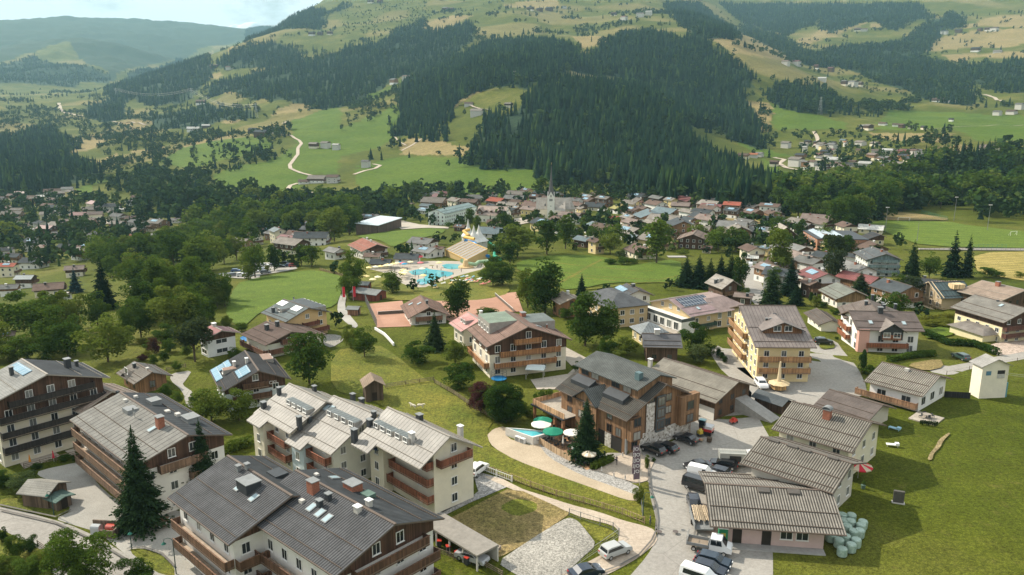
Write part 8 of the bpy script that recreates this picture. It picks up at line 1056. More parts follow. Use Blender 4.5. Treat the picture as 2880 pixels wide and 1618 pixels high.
for (X,z,w,h) in((-2.2,4.3,1.5,1.5),(.4,4.3,1.5,1.5),(-1,7.0,1.4,1.2)):
    fm,pm=win_meshes(w,h*.85,True);link('pane',pm,link('window',fm,H.root,(X,-(H.wA-.07),z*kz),math.pi))
fm,pm=win_meshes(1.2,1.4,True)
for X,z in((4.6,3.6),(6.9,3.6),(4.6,6.6),(-6.3,6.3),(-6.3,3.3)):
    link('pane',pm,link('window',fm,H.root,(X,H.ya-.03,z*kz),math.pi))
b=MB();b.box(H.x1+.02,H.x1+.12,H.ya+3.4,H.yb-.3,-.5,3.0);b.box(H.x1+.12,H.x1+.2,H.ya+4.6,H.ya+6.6,3.0,8.4);b.obj('stone_facing',stone(),H.root)
b=MB();b.box(H.x1+.2,H.x1+.5,H.ya+6.9,H.ya+9.0,2.6,9.3);b.obj('dark_facade_panel',plain('slate_panel',(.1,.115,.12),.7),H.root)
b=MB();b.box(H.x1,H.x1+1.3,H.yb-4.2,H.yb+.6,2.8,8.2);b.obj('timber_bay',hw_,H.root);b=MB();b.box(H.x1,H.x1+1.1,H.ya+.1,H.ya+2.9,2.8,6.6);b.obj('timber_bay',hw_,H.root)
fm,pm=win_meshes(1.6,1.45,True)
for z in(3.8,6.9):
    link('pane',pm,link('window',fm,H.root,(H.x1+1.33,H.yb-1.8,z*kz),-math.pi/2));link('pane',pm,link('window',fm,H.root,(H.x1+1.13,H.ya+1.5,z*kz-.2),-math.pi/2))
for z in(3.9,6.6,9.3):link('pane',pm,link('window',fm,H.root,(H.x1+.53,H.ya+7.9,z*kz),-math.pi/2))
b=MB();tx0,tx1=H.x0-5.2,-4.2;ty0,ty1=H.ya-3.4,H.ya
b.box(tx0,tx1,ty0,ty1,2.7,2.95,0);b.box(tx0,H.x0,ty1,H.yb-5,2.7,2.95,0);b.obj('terrace_roof',DARKM,H.root)
b=MB();b.box(tx0+.3,tx1,ty0+.3,ty0+.4,2.96,4.0);b.box(tx0+.3,tx0+.4,ty0+.4,H.yb-5,2.96,4.0);b.box(tx0+.4,H.x0,H.yb-5.1,H.yb-5,2.96,4.0);b.obj('balcony',wood((.55,.34,.19),.25),H.root)
b=MB();b.box(tx0+.4,tx1,ty0+.4,ty1,2.951,3.02);b.box(tx0+.4,H.x0,ty1+.003,H.yb-5.1,2.951,3.02);b.obj('terrace_floor',zonemat('pave'),H.root)
for X,Y in((tx0+.6,ty0+.6),(tx1-3,ty0+.6),(tx1-.6,ty0+.6),(tx0+.6,H.yb-5.6)):
    b=MB();b.box(X-.22,X+.22,Y-.22,Y+.22,-.2,2.7);b.obj('post',wood((.4,.2,.1)),H.root)
b=MB();b.box(H.x1-.2,H.x1+.15,H.ya-.05,H.ya+.3,-.2,3);b.obj('corner_column',GREYM,H.root)
b=MB();b.box(-3.5,H.x1-1.0,H.ya-.03,H.ya+.02,-.1,2.6,0);b.obj('ground_floor_shade_sheet',plain('painted_void_shade',(.03,.027,.025),.8),H.root)  # flat near-black sheet: shade of the open ground floor put into the colour
for x_ in (-1.5,3.6):
    b=MB();b.box(x_,x_+1.6,H.ya-.12,H.ya-.04,-.1,2.6);b.obj('stone_pier',stone(),H.root)
Y=HH['yellow'];Y.cross_gable(.6,9.6,11.4,Y.zr-.9,roofmat((.19,.16,.145),'seam'),None,wood((.2,.1,.05)),R(22))
K=HH['pinktower'];K.cross_gable(.3,6.4,K.wA+1.0,K.zr-1.0,roofmat((.2,.17,.15),'seam'),None,DARKM,R(34));K.balcony('A',4.2,.36,.68,(.27,.1,.05))
b=MB();b.box(K.x0-.3,K.x0+2.2,K.ya-.9,K.ya+.8,-.5,K.zroof(K.ya)-.3);b.obj('pink_corner_tower',plaster((.62,.36,.3)),K.root)
HH['cottage'].cross_gable(-.6,3.4,3.9,HH['cottage'].zr-.6,roofmat((.17,.155,.135),'tile'),None,wood((.28,.15,.075)))
for k_,wc_ in(('terA',(.76,.7,.55)),('terB',(.52,.6,.62)),('terC',(.76,.7,.55))):
    Z_=HH[k_];xa=Z_.x0-.1 if k_!='terC' else Z_.x0-.3;xb=xa+3.6;o1=1.7
    b=MB();b.box(xa,xb,Z_.ya-o1,Z_.ya-.02,-1,Z_.zroof(Z_.ya-o1)-.25);b.obj('bay',plaster(wc_),Z_.root)
    b=MB();d0,d1=Z_.wA-.15,Z_.wA+o1-.1;P=[Z_.rp('A',xa-.5,d1,-.2),Z_.rp('A',xb+.5,d1,-.2),Z_.rp('A',xb+.5,d0,-.2),Z_.rp('A',xa-.5,d0,-.2)];b.hexa(P+[v+Vector((0,0,.25)) for v in P]);b.obj('bay_roof',roofmat((.25,.235,.21),'seam'),Z_.roofo)
    fm,pm=win_meshes(.9,1.2)
    for z in(.9,3.6,6.2):
        if z+1.6<Z_.zroof(Z_.ya-o1):link('pane',pm,link('window',fm,Z_.root,((xa+xb)/2,Z_.ya-o1-.03,z),math.pi))
def hipbox(key,ze,rise,flat,wall,roofc,typ,label,cat,wins):
    a,b_,c=[Vector((*v,0)) for v in PX[key]];d=b_-a;an=math.atan2(d.y,d.x);W=d.length;n=Vector((-d.y,d.x,0)).normalized();Dp=max(5,(c-a).dot(n));gz=G(a.x,a.y)
    o=empty(cat.replace(' ','_'),(a.x,a.y,gz),an,label=label,cat=cat);b=MB();b.box(.7,W-.7,.7,Dp-.7,-2,ze-.05);b.obj('wall',plaster(wall),o)
    r=min(W,Dp)/2*(1-flat);b=MB();E=[(0,0,ze),(W,0,ze),(W,Dp,ze),(0,Dp,ze)];T_=[(r,r,ze+rise),(W-r,r,ze+rise),(W-r,Dp-r,ze+rise),(r,Dp-r,ze+rise)];b.hexa([(x,y,z-.15) for x,y,z in E]+[(x,y,z) for x,y,z in E],1)
    for k in range(4):j=(k+1)%4;b.face([(E[k][0],E[k][1],ze+.003),(E[j][0],E[j][1],ze+.003),T_[j],T_[k]])
    b.face(T_);b.obj('roof',[roofmat(roofc,typ),DARKM],o);fm,pm=win_meshes(1.2,1.2)
    for z in wins:
        for k in range(int(W/3)):link('pane',pm,link('window',fm,o,(1.8+k*3,.67,z),math.pi))
        for k in range(int(Dp/3.4)):link('pane',pm,link('window',fm,o,(.67,1.8+k*3.2,z),math.pi/2))
    return o
hipbox('hip',5.6,2.6,.12,(.58,.44,.25),(.1,.105,.11),'tile','ochre house with wide slate hipped roof behind the birch trees','house',(.8,3.3))
hipbox('pav',3.0,2.0,.02,(.66,.54,.3),(.2,.22,.225),'seam','small ochre pavilion with pyramid metal roof behind the dark veranda house','pavilion',(.8,))
B=HH['barn'];b=MB();b.box(B.x0-.05,B.x1+.05,B.ya-.08,B.ya-.03,-.3,2.4);b.obj('white_base',plaster((.74,.72,.66)),B.root)
S=HH['barn1'];b=MB()
fm,pm=win_meshes(1.5,1.4);
for t in(.62,.78):
    loc,rz=S.place('A',S.width('A')*t,1.3,.03);link('pane',pm,link('window',fm,S.root,(loc[0],loc[1],1.3),rz))
for t in(.12,.42):
    b=MB();X=S.x0+S.width('A')*t;b.box(X-.5,X+.5,S.ya-.06,S.ya-.02,0,2.3);b.box(X-.62,X-.5,S.ya-.08,S.ya,0,2.4);b.box(X+.5,X+.62,S.ya-.08,S.ya,0,2.4);b.obj('door',[plain('door_dark',(.03,.025,.02),.6)],S.root)
b=MB();b.box(S.x0,S.x1,S.ya-1.5,S.ya-.02,-.2,.18);b.obj('kerb_step',plain('concrete_grey',(.34,.33,.31),.9),S.root)
Q=HH['solarhotel'];b=MB();b.box(Q.x0-4.6,Q.x0-.05,Q.ya-1.5,Q.yb,-2,4.2);b.obj('terrace_wing',plaster((.74,.73,.69)),Q.root)
b=MB();b.box(Q.x0-4.6,Q.x0-4.5,Q.ya-1.5,Q.yb,4.203,5.1);b.box(Q.x0-4.5,Q.x0,Q.ya-1.5,Q.ya-1.4,4.203,5.1);b.obj('railing',plain('rail_dark',(.08,.09,.09),.4),Q.root)
b=MB();b.box(Q.x0-7,Q.x0-4.65,Q.ya-1.5,Q.yb,-2,1.6);b.obj('lower_terrace',zonemat('pave'),Q.root)
fm,pm=win_meshes(1.6,1.9)
for k in range(5):link('pane',pm,link('window',fm,Q.root,(Q.x0-4.63,Q.ya+.6+k*2.8,1.9),math.pi/2))
b=MB();b.box(Q.x1+.02,Q.x1+12,Q.ya+.5,Q.yb-2,-2,4.8,0);b.obj('east_wing',plaster((.6,.46,.26)),Q.root)
b=MB();e=Q.x1+13
b.hexa([(Q.x1-1,Q.ya-.6,4.8),(e,Q.ya-.6,4.8),(e,Q.yb-1,4.8),(Q.x1-1,Q.yb-1,4.8),(Q.x1+1,Q.ya+5,7.6),(e-5,Q.ya+5,7.6),(e-5,Q.yb-6,7.6),(Q.x1+1,Q.yb-6,7.6)]);b.obj('hipped_roof',roofmat((.3,.23,.21),'tile'),Q.root)
for k in range(3):
    fm,pm=win_meshes(1.2,1.5);
    for z in(.6,2.9):link('pane',pm,link('window',fm,Q.root,(Q.x1+2.5+k*3.6,Q.ya+.46,z),math.pi))
TW=HH['townhall']
for k,X in enumerate((-7.2,-3.0,.6,4.0,7.6)):TW.cross_gable(X,5.4 if k in(0,4) else 2.6,TW.wA-.2 if k in(0,4) else TW.wA-2.4,TW.zr-(.6 if k in(0,4) else 2.0),roofmat((.34,.27,.23),'tile'),None,wood((.16,.1,.07)),R(42),win=k in(0,4))
I=HH['rightyellow'];b=MB();b.box(I.x0+3,I.x1-1.5,I.ya-4.5,I.ya-.05,-.5,2.5);b.obj('annex_wall',plaster((.76,.68,.43)),I.root)
b=MB();b.hexa([(I.x0+2.3,I.ya-5.2,2.5),(I.x1-.8,I.ya-5.2,2.5),(I.x1-.8,I.ya-.05,2.5),(I.x0+2.3,I.ya-.05,2.5),(I.x0+4.5,I.ya-2.8,3.6),(I.x1-3,I.ya-2.8,3.6),(I.x1-3,I.ya-.06,3.8),(I.x0+4.5,I.ya-.06,3.8)]);b.obj('annex_roof',roofmat((.2,.18,.16),'tile'),I.root)
D_=HH['site'];b=MB()
for k in range(16):
    z=D_.zroof(-D_.wA)+.3*0;X=D_.x0-.4
for k in range(14):
    X=D_.x0-1.6+.02*k;b.bar((X-.5,D_.ya+.8*k,.4+.1*(k%3)),(X-2.8,D_.ya+.8*k+.8,.9+.1*(k%2)),.14)
for s in(-1,1):
    for d in(0,1.2):b.bar((D_.x0-1.2+d,0,D_.zr+.12),(D_.x0-1.2+d,s*D_.wA,D_.zroof(D_.wA)+.15),.2)
for k in range(6):b.bar((D_.x0-1.0,-D_.wA+1.5+2*k,-.5),(D_.x0-1.0,-D_.wA+1.5+2*k,D_.zroof(-D_.wA+1.5+2*k)-.2),.16)
for z in(1.2,3.0):b.bar((D_.x0-1.1,D_.ya,z),(D_.x0-1.1,D_.yb,z),.14)
b.obj('scaffold_timbers',wood((.62,.5,.34),.3),D_.root)
b=MB();b.box(-.5,3.4,-4.4,-1.6,D_.zr-1.6,D_.zr-.1);b.obj('roof_box',wood((.66,.5,.28),.3),D_.root)
b=MB()
for k in range(9):b.bar((-3+k*.9,.5+.3*(k%3),D_.zr-.2),(-1.5+k*.9,2.6,D_.zr-.5),.25,.06)
b.obj('loose_boards',wood((.7,.57,.38),.3),D_.root)
def text(name,s_,size,mat,parent,loc,rot,ext=.02):
    cu=bpy.data.curves.new(name,'FONT');cu.body=s_;cu.size=size;cu.extrude=ext;cu.align_x='CENTER'
    o=bpy.data.objects.new(name+'_c',cu);COL.objects.link(o);dg=bpy.context.evaluated_depsgraph_get();me=bpy.data.meshes.new_from_object(o.evaluated_get(dg))
    bpy.data.objects.remove(o);me.materials.clear();me.materials.append(mat);q=link(name,me,parent,loc);q.rotation_euler=rot;return q
E_=HH['stoe'];text('sign_lettering','STÖCKL',.95,WHITEM,E_.root,(E_.x1+.12,E_.yb-3.2,4.35),(R(90),0,R(90)))
# ---------------- church ----------------
f=PX['church'];cx,cy=f[0];cz=G(cx,cy);ch=empty('church',(cx,cy,cz),-.06,label='village church with tall slender pointed spire and white tower',cat='church')
WST=plaster((.8,.72,.58));SH=roofmat((.36,.33,.29),'tile');sw=2.45
b=MB();b.box(-sw,sw,-sw,sw,-3,15);b.obj('tower',plaster((.78,.77,.7)),ch)
b=MB();zt=15
for s,(dx,dy) in enumerate(((0,-1),(1,0),(0,1),(-1,0))):
    px_,py_=-dy,dx
    A_=Vector((dx*sw+px_*sw,dy*sw+py_*sw,zt));B_=Vector((dx*sw-px_*sw,dy*sw-py_*sw,zt));P_=Vector((dx*sw,dy*sw,zt+4.3))
    b.face([B_,A_,P_]);b.face([A_,Vector((0,0,zt+2)),P_]);b.face([B_,P_,Vector((0,0,zt+2))])
b.obj('tower_gables',plaster((.78,.77,.7)),ch)
b=MB();n=8;pts=[(2.7,zt+.6),(1.6,zt+5),(1.05,zt+9),(.65,zt+13),(.3,zt+18),(.05,zt+23)]
for (ra,za),(rb_,zb_) in zip(pts[:-1],pts[1:]):b.cyl((0,0),ra,za,zb_,rb_,n=8,cap=False)
b.obj('spire',plain('spire_shingle',(.11,.105,.105),.7,.25,2),ch)
b=MB();b.cyl((0,0),.22,zt+22.9,zt+23.3,n=8);b.bar((0,0,zt+23.1),(0,0,zt+24.4),.07);b.bar((-.35,0,zt+23.9),(.35,0,zt+23.9),.07);b.obj('cross',plain('gilt',(.5,.38,.12),.4),ch)
b=MB()
for X in(-.75,0,.75):b.box(X-.25,X+.25,-sw-.05,-sw-.01,zt-2.2,zt-.6);
b.box(-.3,.3,-sw-.05,-sw-.01,zt+1.4,zt+2.1);b.box(-.2,.2,-sw-.05,-sw-.01,9,9.7);b.box(sw+.01,sw+.05,-.4,.4,zt-2.2,zt-.6);b.obj('belfry_opening',plain('dark_opening',(.02,.02,.02),.9),ch)
b=MB()
def gab(b,x0,x1,y0,y1,ze,zr,m=0):
    ym=(y0+y1)/2
    b.face([(x0,y0,ze),(x1,y0,ze),(x1,ym,zr),(x0,ym,zr)],m);b.face([(x1,y1,ze),(x0,y1,ze),(x0,ym,zr),(x1,ym,zr)],m)
b=MB();gab(b,-10.5,13.5,1.2,12.8,6.6,14.2);b.face([(13.5,1.2,6.6),(17,4.2,6.6),(13.5,7,14.2)]);b.face([(17,4.2,6.6),(17,9.8,6.6),(13.5,7,14.2)]);b.face([(17,9.8,6.6),(13.5,12.8,6.6),(13.5,7,14.2)])
b.face([(2.6,-1.5,6.2),(10,-3,6.0),(10,5.5,12),(3.2,4.6,12.4)]);b.obj('roof',SH,ch)
b=MB();b.box(-10,13,1.8,12.2,-3,6.9);b.box(12.9,16.4,4.4,9.6,-3,6.9);b.box(2.5,9.6,-2.3,1.75,-3,6.3);b.face([(-10,1.8,6.8),(-10,7,13.8),(-10,12.2,6.8)]);b.obj('nave_wall',WST,ch)
for X,w,h in((-7.5,.6,1.6),(-4.6,1.0,2.0),(11.2,.9,4.5),(13.4,.9,4.2)):
    b=MB();y_=1.77 if X<13 else 4.37;X2=X if X<13 else X+1.2;b.box(X2-w/2,X2+w/2,y_-.04,y_,.8,.8+h);b.obj('window',GLASS,ch)
for X in(-4,8):
    b=MB();b.face([(X-.5,2.2,8.9),(X+.5,2.2,8.9),(X,2.9,10.4)]);b.face([(X+.5,2.2,8.9),(X+.4,3.9,10.1),(X,3.6,10.6),(X,2.9,10.4)]);b.face([(X-.5,2.2,8.9),(X,2.9,10.4),(X,3.6,10.6),(X-.4,3.9,10.1)]);b.obj('roof_hatch',DARKM,ch)
p=[PX['gym'][k] for k in range(3)];a0=Vector((*p[0],0));a1=Vector((*p[1],0));dx=(a1-a0);ang=math.atan2(dx.y,dx.x);Lg=dx.length;c=a0
g_=empty('sports_hall',(c.x,c.y,G(c.x,c.y)),ang,label='flat pale-roofed hall with dark timber sides beside the meadow',cat='hall')
b=MB();b.box(0,Lg,0,15,-3,5);b.obj('wall',wood((.12,.085,.065)),g_)
b=MB();b.hexa([(-.6,-.6,4.9),(Lg+.6,-.6,4.9),(Lg+.6,15.6,5.6),(-.6,15.6,5.6),(-.6,-.6,5.2),(Lg+.6,-.6,5.2),(Lg+.6,15.6,5.9),(-.6,15.6,5.9)]);b.obj('roof',roofmat((.55,.62,.64),'seam',.08),g_)
q=[Vector((*v,0)) for v in PX['ghall']];d=(q[1]-q[0]);ang=math.atan2(d.y,d.x);gl=empty('pool_hall',(q[0].x,q[0].y,G(q[0].x,q[0].y)),ang,label='yellow-framed glass roofed indoor pool hall beside the pools',cat='pool hall')
Lh=d.length*.8;Wd=10;b=MB();b.box(0,Lh,0,Wd,-3,3.0);b.face([(Lh,0,3),(Lh,Wd,3),(Lh,Wd,7)]);b.face([(0,0,3),(0,Wd,7),(0,Wd,3)]);b.face([(0,Wd,3),(0,Wd,7),(Lh,Wd,7),(Lh,Wd,3)]);b.obj('wall',plaster((.5,.36,.17)),gl)
b=MB();b.face([(0,0,3.02),(Lh,0,3.02),(Lh,Wd,7.02),(0,Wd,7.02)]);b.obj('glass_roof',roofmat((.33,.3,.26),'sheet',.12),gl)
b=MB()
for k in range(9):X=Lh*k/8;b.bar((X,0,3.1),(X,Wd,7.1),.18)
b.bar((0,0,3.1),(Lh,0,3.1),.4);b.bar((0,Wd,7.1),(Lh,Wd,7.1),.4);b.obj('frame',plain('yellow_frame',(.55,.36,.13),.6),gl)
def tentcone(x,y,r,h,lab):
    b=MB();n=12;z=G(x,y);prev=None
    for (ra,za),(rb_,zb_) in zip(((r,0),(r*.55,h*.22),(r*.2,h*.55),(.1,h))[:-1],((r*.55,h*.22),(r*.2,h*.55),(.1,h))):b.cyl((0,0),ra,za+3.5,zb_+3.5,rb_,n=n,cap=False)
    b.cyl((0,0),r*.85,-2,3.5,n=n);simple('tent_roof',b,plain('white_fabric',(.62,.62,.58),.7,.04),(x,y,z),0,lab,'tent')
for (x,y),r,h,l in zip(PX['tent'],(4,5,5),(9,8,8),('white pointed tent roof standing left of its two neighbours','white pointed tent roof in the middle of three','white pointed tent roof right of its two neighbours')):tentcone(x,y,r,h,l)
ps=[Vector((*v,G(*v))) for v in PX['slides']]
def slide(pts,r,col,lab):
    b=MB();b.tube(pts,r,10);o=b.obj('water_slide',plain('slide_%d'%int(col[2]*99),col,.3,.05),None,(0,0,0),smooth=True,label=lab,cat='water slide');return o
slide([ps[0]+Vector((0,0,8)),ps[0]+Vector((-3,-2,7.5)),ps[1]+Vector((2,0,7)),ps[1]+Vector((0,-2,6.5)),ps[1]+Vector((5,-5,6))],.75,(.68,.42,.12),'orange tube slide curling out of the pool hall roof')
slide([ps[2]+Vector((-5,3,7)),ps[2]+Vector((0,0,6)),ps[3]+Vector((-2,2,3.5)),ps[3]+Vector((2,0,2.5))],.75,(.02,.2,.5),'blue tube slide right of the pool hall')
slide([ps[2]+Vector((6,8,5)),ps[2]+Vector((9,4,4)),ps[3]+Vector((4,4,2)),ps[3]+Vector((7,1,1.2))],.7,(.03,.32,.2),'green tube slide behind the blue slide')
slide([ps[4]+Vector((-2,2,3)),ps[4]+Vector((0,0,2.2)),ps[4]+Vector((4,0,1.6)),ps[5]+Vector((0,3,1.0)),ps[5]+Vector((4,6,.8))],.8,(.35,.5,.3),'pale green slide beside the small pool')
b=MB();b.cyl((0,0),3.2,0,.9,n=14);b.cyl((0,0),1.6,.9,3.6,.9,n=10);simple('slide_tower',b,plain('ochre_rock',(.58,.42,.22),.8,.2),(ps[4].x,ps[4].y,ps[4].z),0,'ochre slide tower between the two pools','slide tower')
q=PX['brick'];d=Vector((q[1][0]-q[0][0],q[1][1]-q[0][1],0));ang=math.atan2(d.y,d.x)
br=empty('brick_building',(q[0][0],q[0][1],G(*q[0])),ang,label='brick building with rows of pale solar panels on its flat roof',cat='building')
b=MB();b.box(0,d.length,0,24,-3,7);b.obj('wall',plaster((.42,.22,.14)),br);b=MB();b.box(-.3,d.length+.3,-.3,24.3,7,7.3);b.obj('roof',DARKM,br)
for k in range(3):
    b=MB();y_=2+k*4.2;b.hexa([(1,y_,7.4),(d.length-1,y_,7.4),(d.length-1,y_+2.6,8.3),(1,y_+2.6,8.3),(1,y_,7.5),(d.length-1,y_,7.5),(d.length-1,y_+2.6,8.4),(1,y_+2.6,8.4)]);b.obj('solar_panel',solarmat('panel_pale',(.3,.36,.4)),br)
fm,pm=win_meshes(1.0,2.4)
for k in range(5):
    for z in(.5,3.8):link('pane',pm,link('window',fm,br,(1.5+k*(d.length-2)/5,-.03,z),math.pi))
# ---------------- small things ----------------
def parasol(x,y,r,h,col,label,cat='parasol',closed=False,group=None,scal=True,z=None,stripe=None):
    z=G(x,y)+.25 if z is None else z;o=empty('parasol',(x,y,z),random.random(),label=label,cat=cat,group=group)
    b=MB();n=12 if math.hypot(x,y)<200 else 8
    if closed:b.cyl((0,0),.22,h*.35,h*.95,.05,n=8)
    else:b.cyl((0,0),r,h*.80,h,.05,n=n,cap=False);b.cyl((0,0),r,h*.74,h*.80,r,n=n,cap=False)
    if stripe:
        b.m=[k%2 if k<len(b.m) else 0 for k in range(len(b.m))]
    b.obj('canopy',[plain('canvas_%d_%d_%d'%tuple(int(c*99) for c in col),col,.8,.06)]+([plain('canvas_stripe',stripe,.8)] if stripe else []),o)
    b=MB();b.cyl((0,0),.035,0,h*.95,n=6);b.obj('pole',PALEM,o);return o
U=PX['umb'];GR=(.01,.2,.12);WHc=(.78,.74,.66)
for k,(i,r,h,c,cl,lab) in enumerate([(0,1.75,2.7,GR,False,'dark green parasol beside the hotel pool'),(1,1.85,2.6,WHc,False,'white parasol beside the hotel pool'),(2,1.85,2.6,GR,False,'dark green parasol in the middle of the deck'),(3,1.6,2.6,WHc,False,'white parasol left of the spruce on the deck'),(5,1,2.5,WHc,True,'folded cream parasol on the deck near the board fence'),(6,1,2.3,GR,True,'folded green parasol beside the white table'),(7,1.25,2.6,(.74,.68,.55),False,'half open striped cream parasol at the deck corner')]):
    parasol(U[i][0],U[i][1],r,h,c,lab,closed=cl,stripe=(.5,.42,.3) if i==7 else None)
def table(x,y,r,label,group=None,col=(.78,.78,.76),chairs=4):
    z=G(x,y)+.25;o=empty('round_table',(x,y,z),label=label,cat='table',group=group)
    b=MB();b.cyl((0,0),r,.70,.75,n=14);b.obj('tabletop',plain('table_cloth_%d'%int(col[0]*99),col,.8,.05),o);b=MB();b.cyl((0,0),.06,0,.7,n=6);b.cyl((0,0),.3,0,.04,n=8);b.obj('leg',DARKM,o)
def chair(x,y,a,label,group):
    o=empty('garden_chair',(x,y,G(x,y)+.25),a,label=label,cat='chair',group=group)
    b=MB();b.box(-.24,.24,-.24,.24,.42,.47);b.obj('seat',DARKM,o);b=MB();b.box(-.24,.24,.2,.25,.47,.95);b.obj('backrest',DARKM,o)
    m=MB();m.box(-.02,.02,-.02,.02,0,.42);me=m.mesh('leg',DARKM)
    for sx in(-.2,.2):
        for sy in(-.2,.2):link('leg',me,o,(sx,sy,0))
table(*U[4],1.1,'large white-clothed round table on the deck');table(*U[8],1.1,'white round table right of the spruce')
T0=[(U[2][0]+.3,U[2][1]-1.2),(U[5][0]+1,U[5][1]+.6),(U[3][0],U[3][1]-.5),(U[7][0]-1,U[7][1]+1.0),(U[0][0]+2.6,U[0][1]-.4),(U[0][0]+4,U[0][1]-2.2),(U[2][0]-1.8,U[2][1]+.2)]
tl_=('under the middle green parasol','beside the folded cream parasol','under the white parasol by the spruce','by the striped parasol','under the terrace roof near the pool','under the terrace roof by the timber post','left of the middle green parasol')
for (x,y),l in zip(T0,tl_):table(x,y,.6,'small dark round table '+l,'tables on the hotel deck',(.12,.09,.07))
for i,(x,y) in enumerate(T0+[tuple(U[4]),tuple(U[8])]):
    for k in range(4):
        a=k*1.57+.4;rr_=1.05 if i<7 else 1.5;chair(x+rr_*math.sin(-a),y+rr_*math.cos(a),a,'dark garden chair '+('behind','left of','in front of','right of')[k]+' the table '+(tl_+('covered in white near the board fence','covered in white right of the spruce'))[i],'chairs on the hotel deck')
yl=(.75,.58,.25);NA=('blue','pink')
UC=[(.8,.66,.3),(.82,.76,.55),(.8,.64,.3),(.82,.72,.45)]
for i,p in enumerate(PX['umbs']):
    col=UC[i%4];nm='cream-yellow'
    if i in(8,10):col=(.02,.28,.45);nm='blue'
    if i in(9,24):col=(.7,.18,.2);nm='pink'
    if i==19:col=(.62,.08,.1);nm='large red'
    parasol(p[0],p[1],1.35 if i!=19 else 2.5,2.4 if i!=19 else 3.2,col,f'{nm} parasol at the open-air pool, {ordn(i)} in the list along its lawn' if False else f'{nm} parasol, {ordn(i)} of those round the open-air pool',group='parasols round the open-air pool',z=G(*p)+.4)
lm_=MB();lm_.box(-.9,.9,-.35,.35,.25,.34);lm_.box(.35,.9,-.35,.35,.34,.6)
for sx in(-.8,.7):
    for sy in(-.3,.3):lm_.box(sx-.03,sx+.03,sy-.03,sy+.03,0,.25)
LM=[lm_.mesh('sun_lounger',plain('lounger_%d'%k,c,.7,.05)) for k,c in enumerate(((.8,.8,.78),(.3,.5,.6),(.8,.6,.3),(.7,.25,.25)))]
def person(x,y,a,cloth,trous,label,skin=(.5,.3,.2),arms='down',hh=1.75,detail=True,group=None,z=None):
    s=hh/1.75;z=G(x,y)+.06 if z is None else z
    V=[(0,0,.93),(0,0,1.15),(0,0,1.40),(0,.01,1.52),(0,.02,1.64),(0,0,1.74),(-.09,0,.90),(-.10,.06,.50),(-.10,0,.08),(-.10,.12,.04),(.09,0,.90),(.10,-.06,.50),(.10,-.08,.08),(.10,.04,.04),(-.19,0,1.42),(-.25,.02,1.14),(-.24,.14,.92),(.19,0,1.42),(.25,.02,1.14),(.24,.14,.92)]
    if arms=='carry':V[15]=(-.27,.08,1.16);V[16]=(-.2,.38,1.14);V[18]=(.27,.08,1.16);V[19]=(.2,.38,1.14)
    rad=[.15,.13,.16,.06,.09,.075,.095,.065,.045,.035,.095,.065,.045,.035,.065,.045,.035,.065,.045,.035]
    Ed=[(0,1),(1,2),(2,3),(3,4),(4,5),(0,6),(6,7),(7,8),(8,9),(0,10),(10,11),(11,12),(12,13),(2,14),(14,15),(15,16),(2,17),(17,18),(18,19)]
    me=bpy.data.meshes.new('person');me.from_pydata(V,Ed,[]);o=bpy.data.objects.new('person_body',me);COL.objects.link(o)
    md=o.modifiers.new('s','SKIN')
    for i,r in enumerate(rad):me.skin_vertices[0].data[i].radius=(r*.85,r*.85 if i not in(0,1,2) else r*.6)
    me.skin_vertices[0].data[0].use_root=True
    o.modifiers.new('d','SUBSURF').levels=1
    dg=bpy.context.evaluated_depsgraph_get();m2=bpy.data.meshes.new_from_object(o.evaluated_get(dg));bpy.data.objects.remove(o)
    m2.materials.clear();mt=[plain('skin',(.5,.3,.2),.6),plain('cloth_%d%d'%(int(cloth[0]*99),int(cloth[2]*99)),cloth,.8),plain('trousers_%d'%int(trous[0]*99),trous,.8),plain('hair',(.06,.04,.03),.8)]
    for m in mt:m2.materials.append(m)
    for f in m2.polygons:
        c=f.center;f.material_index=3 if (c.z>1.66 or (c.z>1.56 and c.y<-.03)) else 0 if c.z>1.49 else 1 if (c.z>.95 and (abs(c.x)<.22 or c.z>1.22)) else 0 if (abs(c.x)>.19 and c.z>.8) else 2
        f.use_smooth=True
    p=link('person',m2,None,(x,y,z),a);p.scale=(s,s,s);meta(p,label,'person',group);return p
P_=PX['persons'];pa=person(*P_[0],2.6,(.12,.1,.12),(.08,.07,.08),'person in dark clothes carrying trays across the hotel forecourt',arms='carry')
b=MB();b.cyl((0,0),.28,0,.04,n=12);simple('tray',b,DARKM,(P_[0][0]-.2,P_[0][1]-.32,G(*P_[0])+1.2),0,'round dark tray held by the person on the forecourt','tray')
pb=person(*P_[1],1.2,(.05,.07,.1),(.04,.05,.07),'person in dark clothes walking on the pavement near the street lamp')
LG=[]
for i,p in enumerate(PX['towels']):
    if i<12 or i>23:
        m=LM[i%4];o=link('sun_lounger',m,None,(p[0],p[1],G(*p)+.4),random.random()*.6+.2);meta(o,'#','sun lounger','sun loungers of the open-air pool')
        for k in range(2):
            x,y=p[0]+random.uniform(-9,9),p[1]+random.uniform(-7,7);o=link('sun_lounger',LM[(i+k)%4],None,(x,y,G(x,y)+.4),random.random()*1.2);meta(o,'#','sun lounger','sun loungers of the open-air pool')
    x,y=p[0]+random.uniform(-3,3),p[1]+random.uniform(-3,3)
for i in range(26):
    u=ZONES[[z[0] for z in ZONES].index('pool_water')][2];q=random.choice(u);x=q[0]+random.uniform(-5,5);y=q[1]+random.uniform(-4,4)
    o=link('person',pa.data if i%2 else pb.data,None,(x,y,G(x,y)+(.1 if i%3 else -.4)),random.random()*6);meta(o,'small figure of a bather beside the open-air pool','person','bathers at the open-air pool')
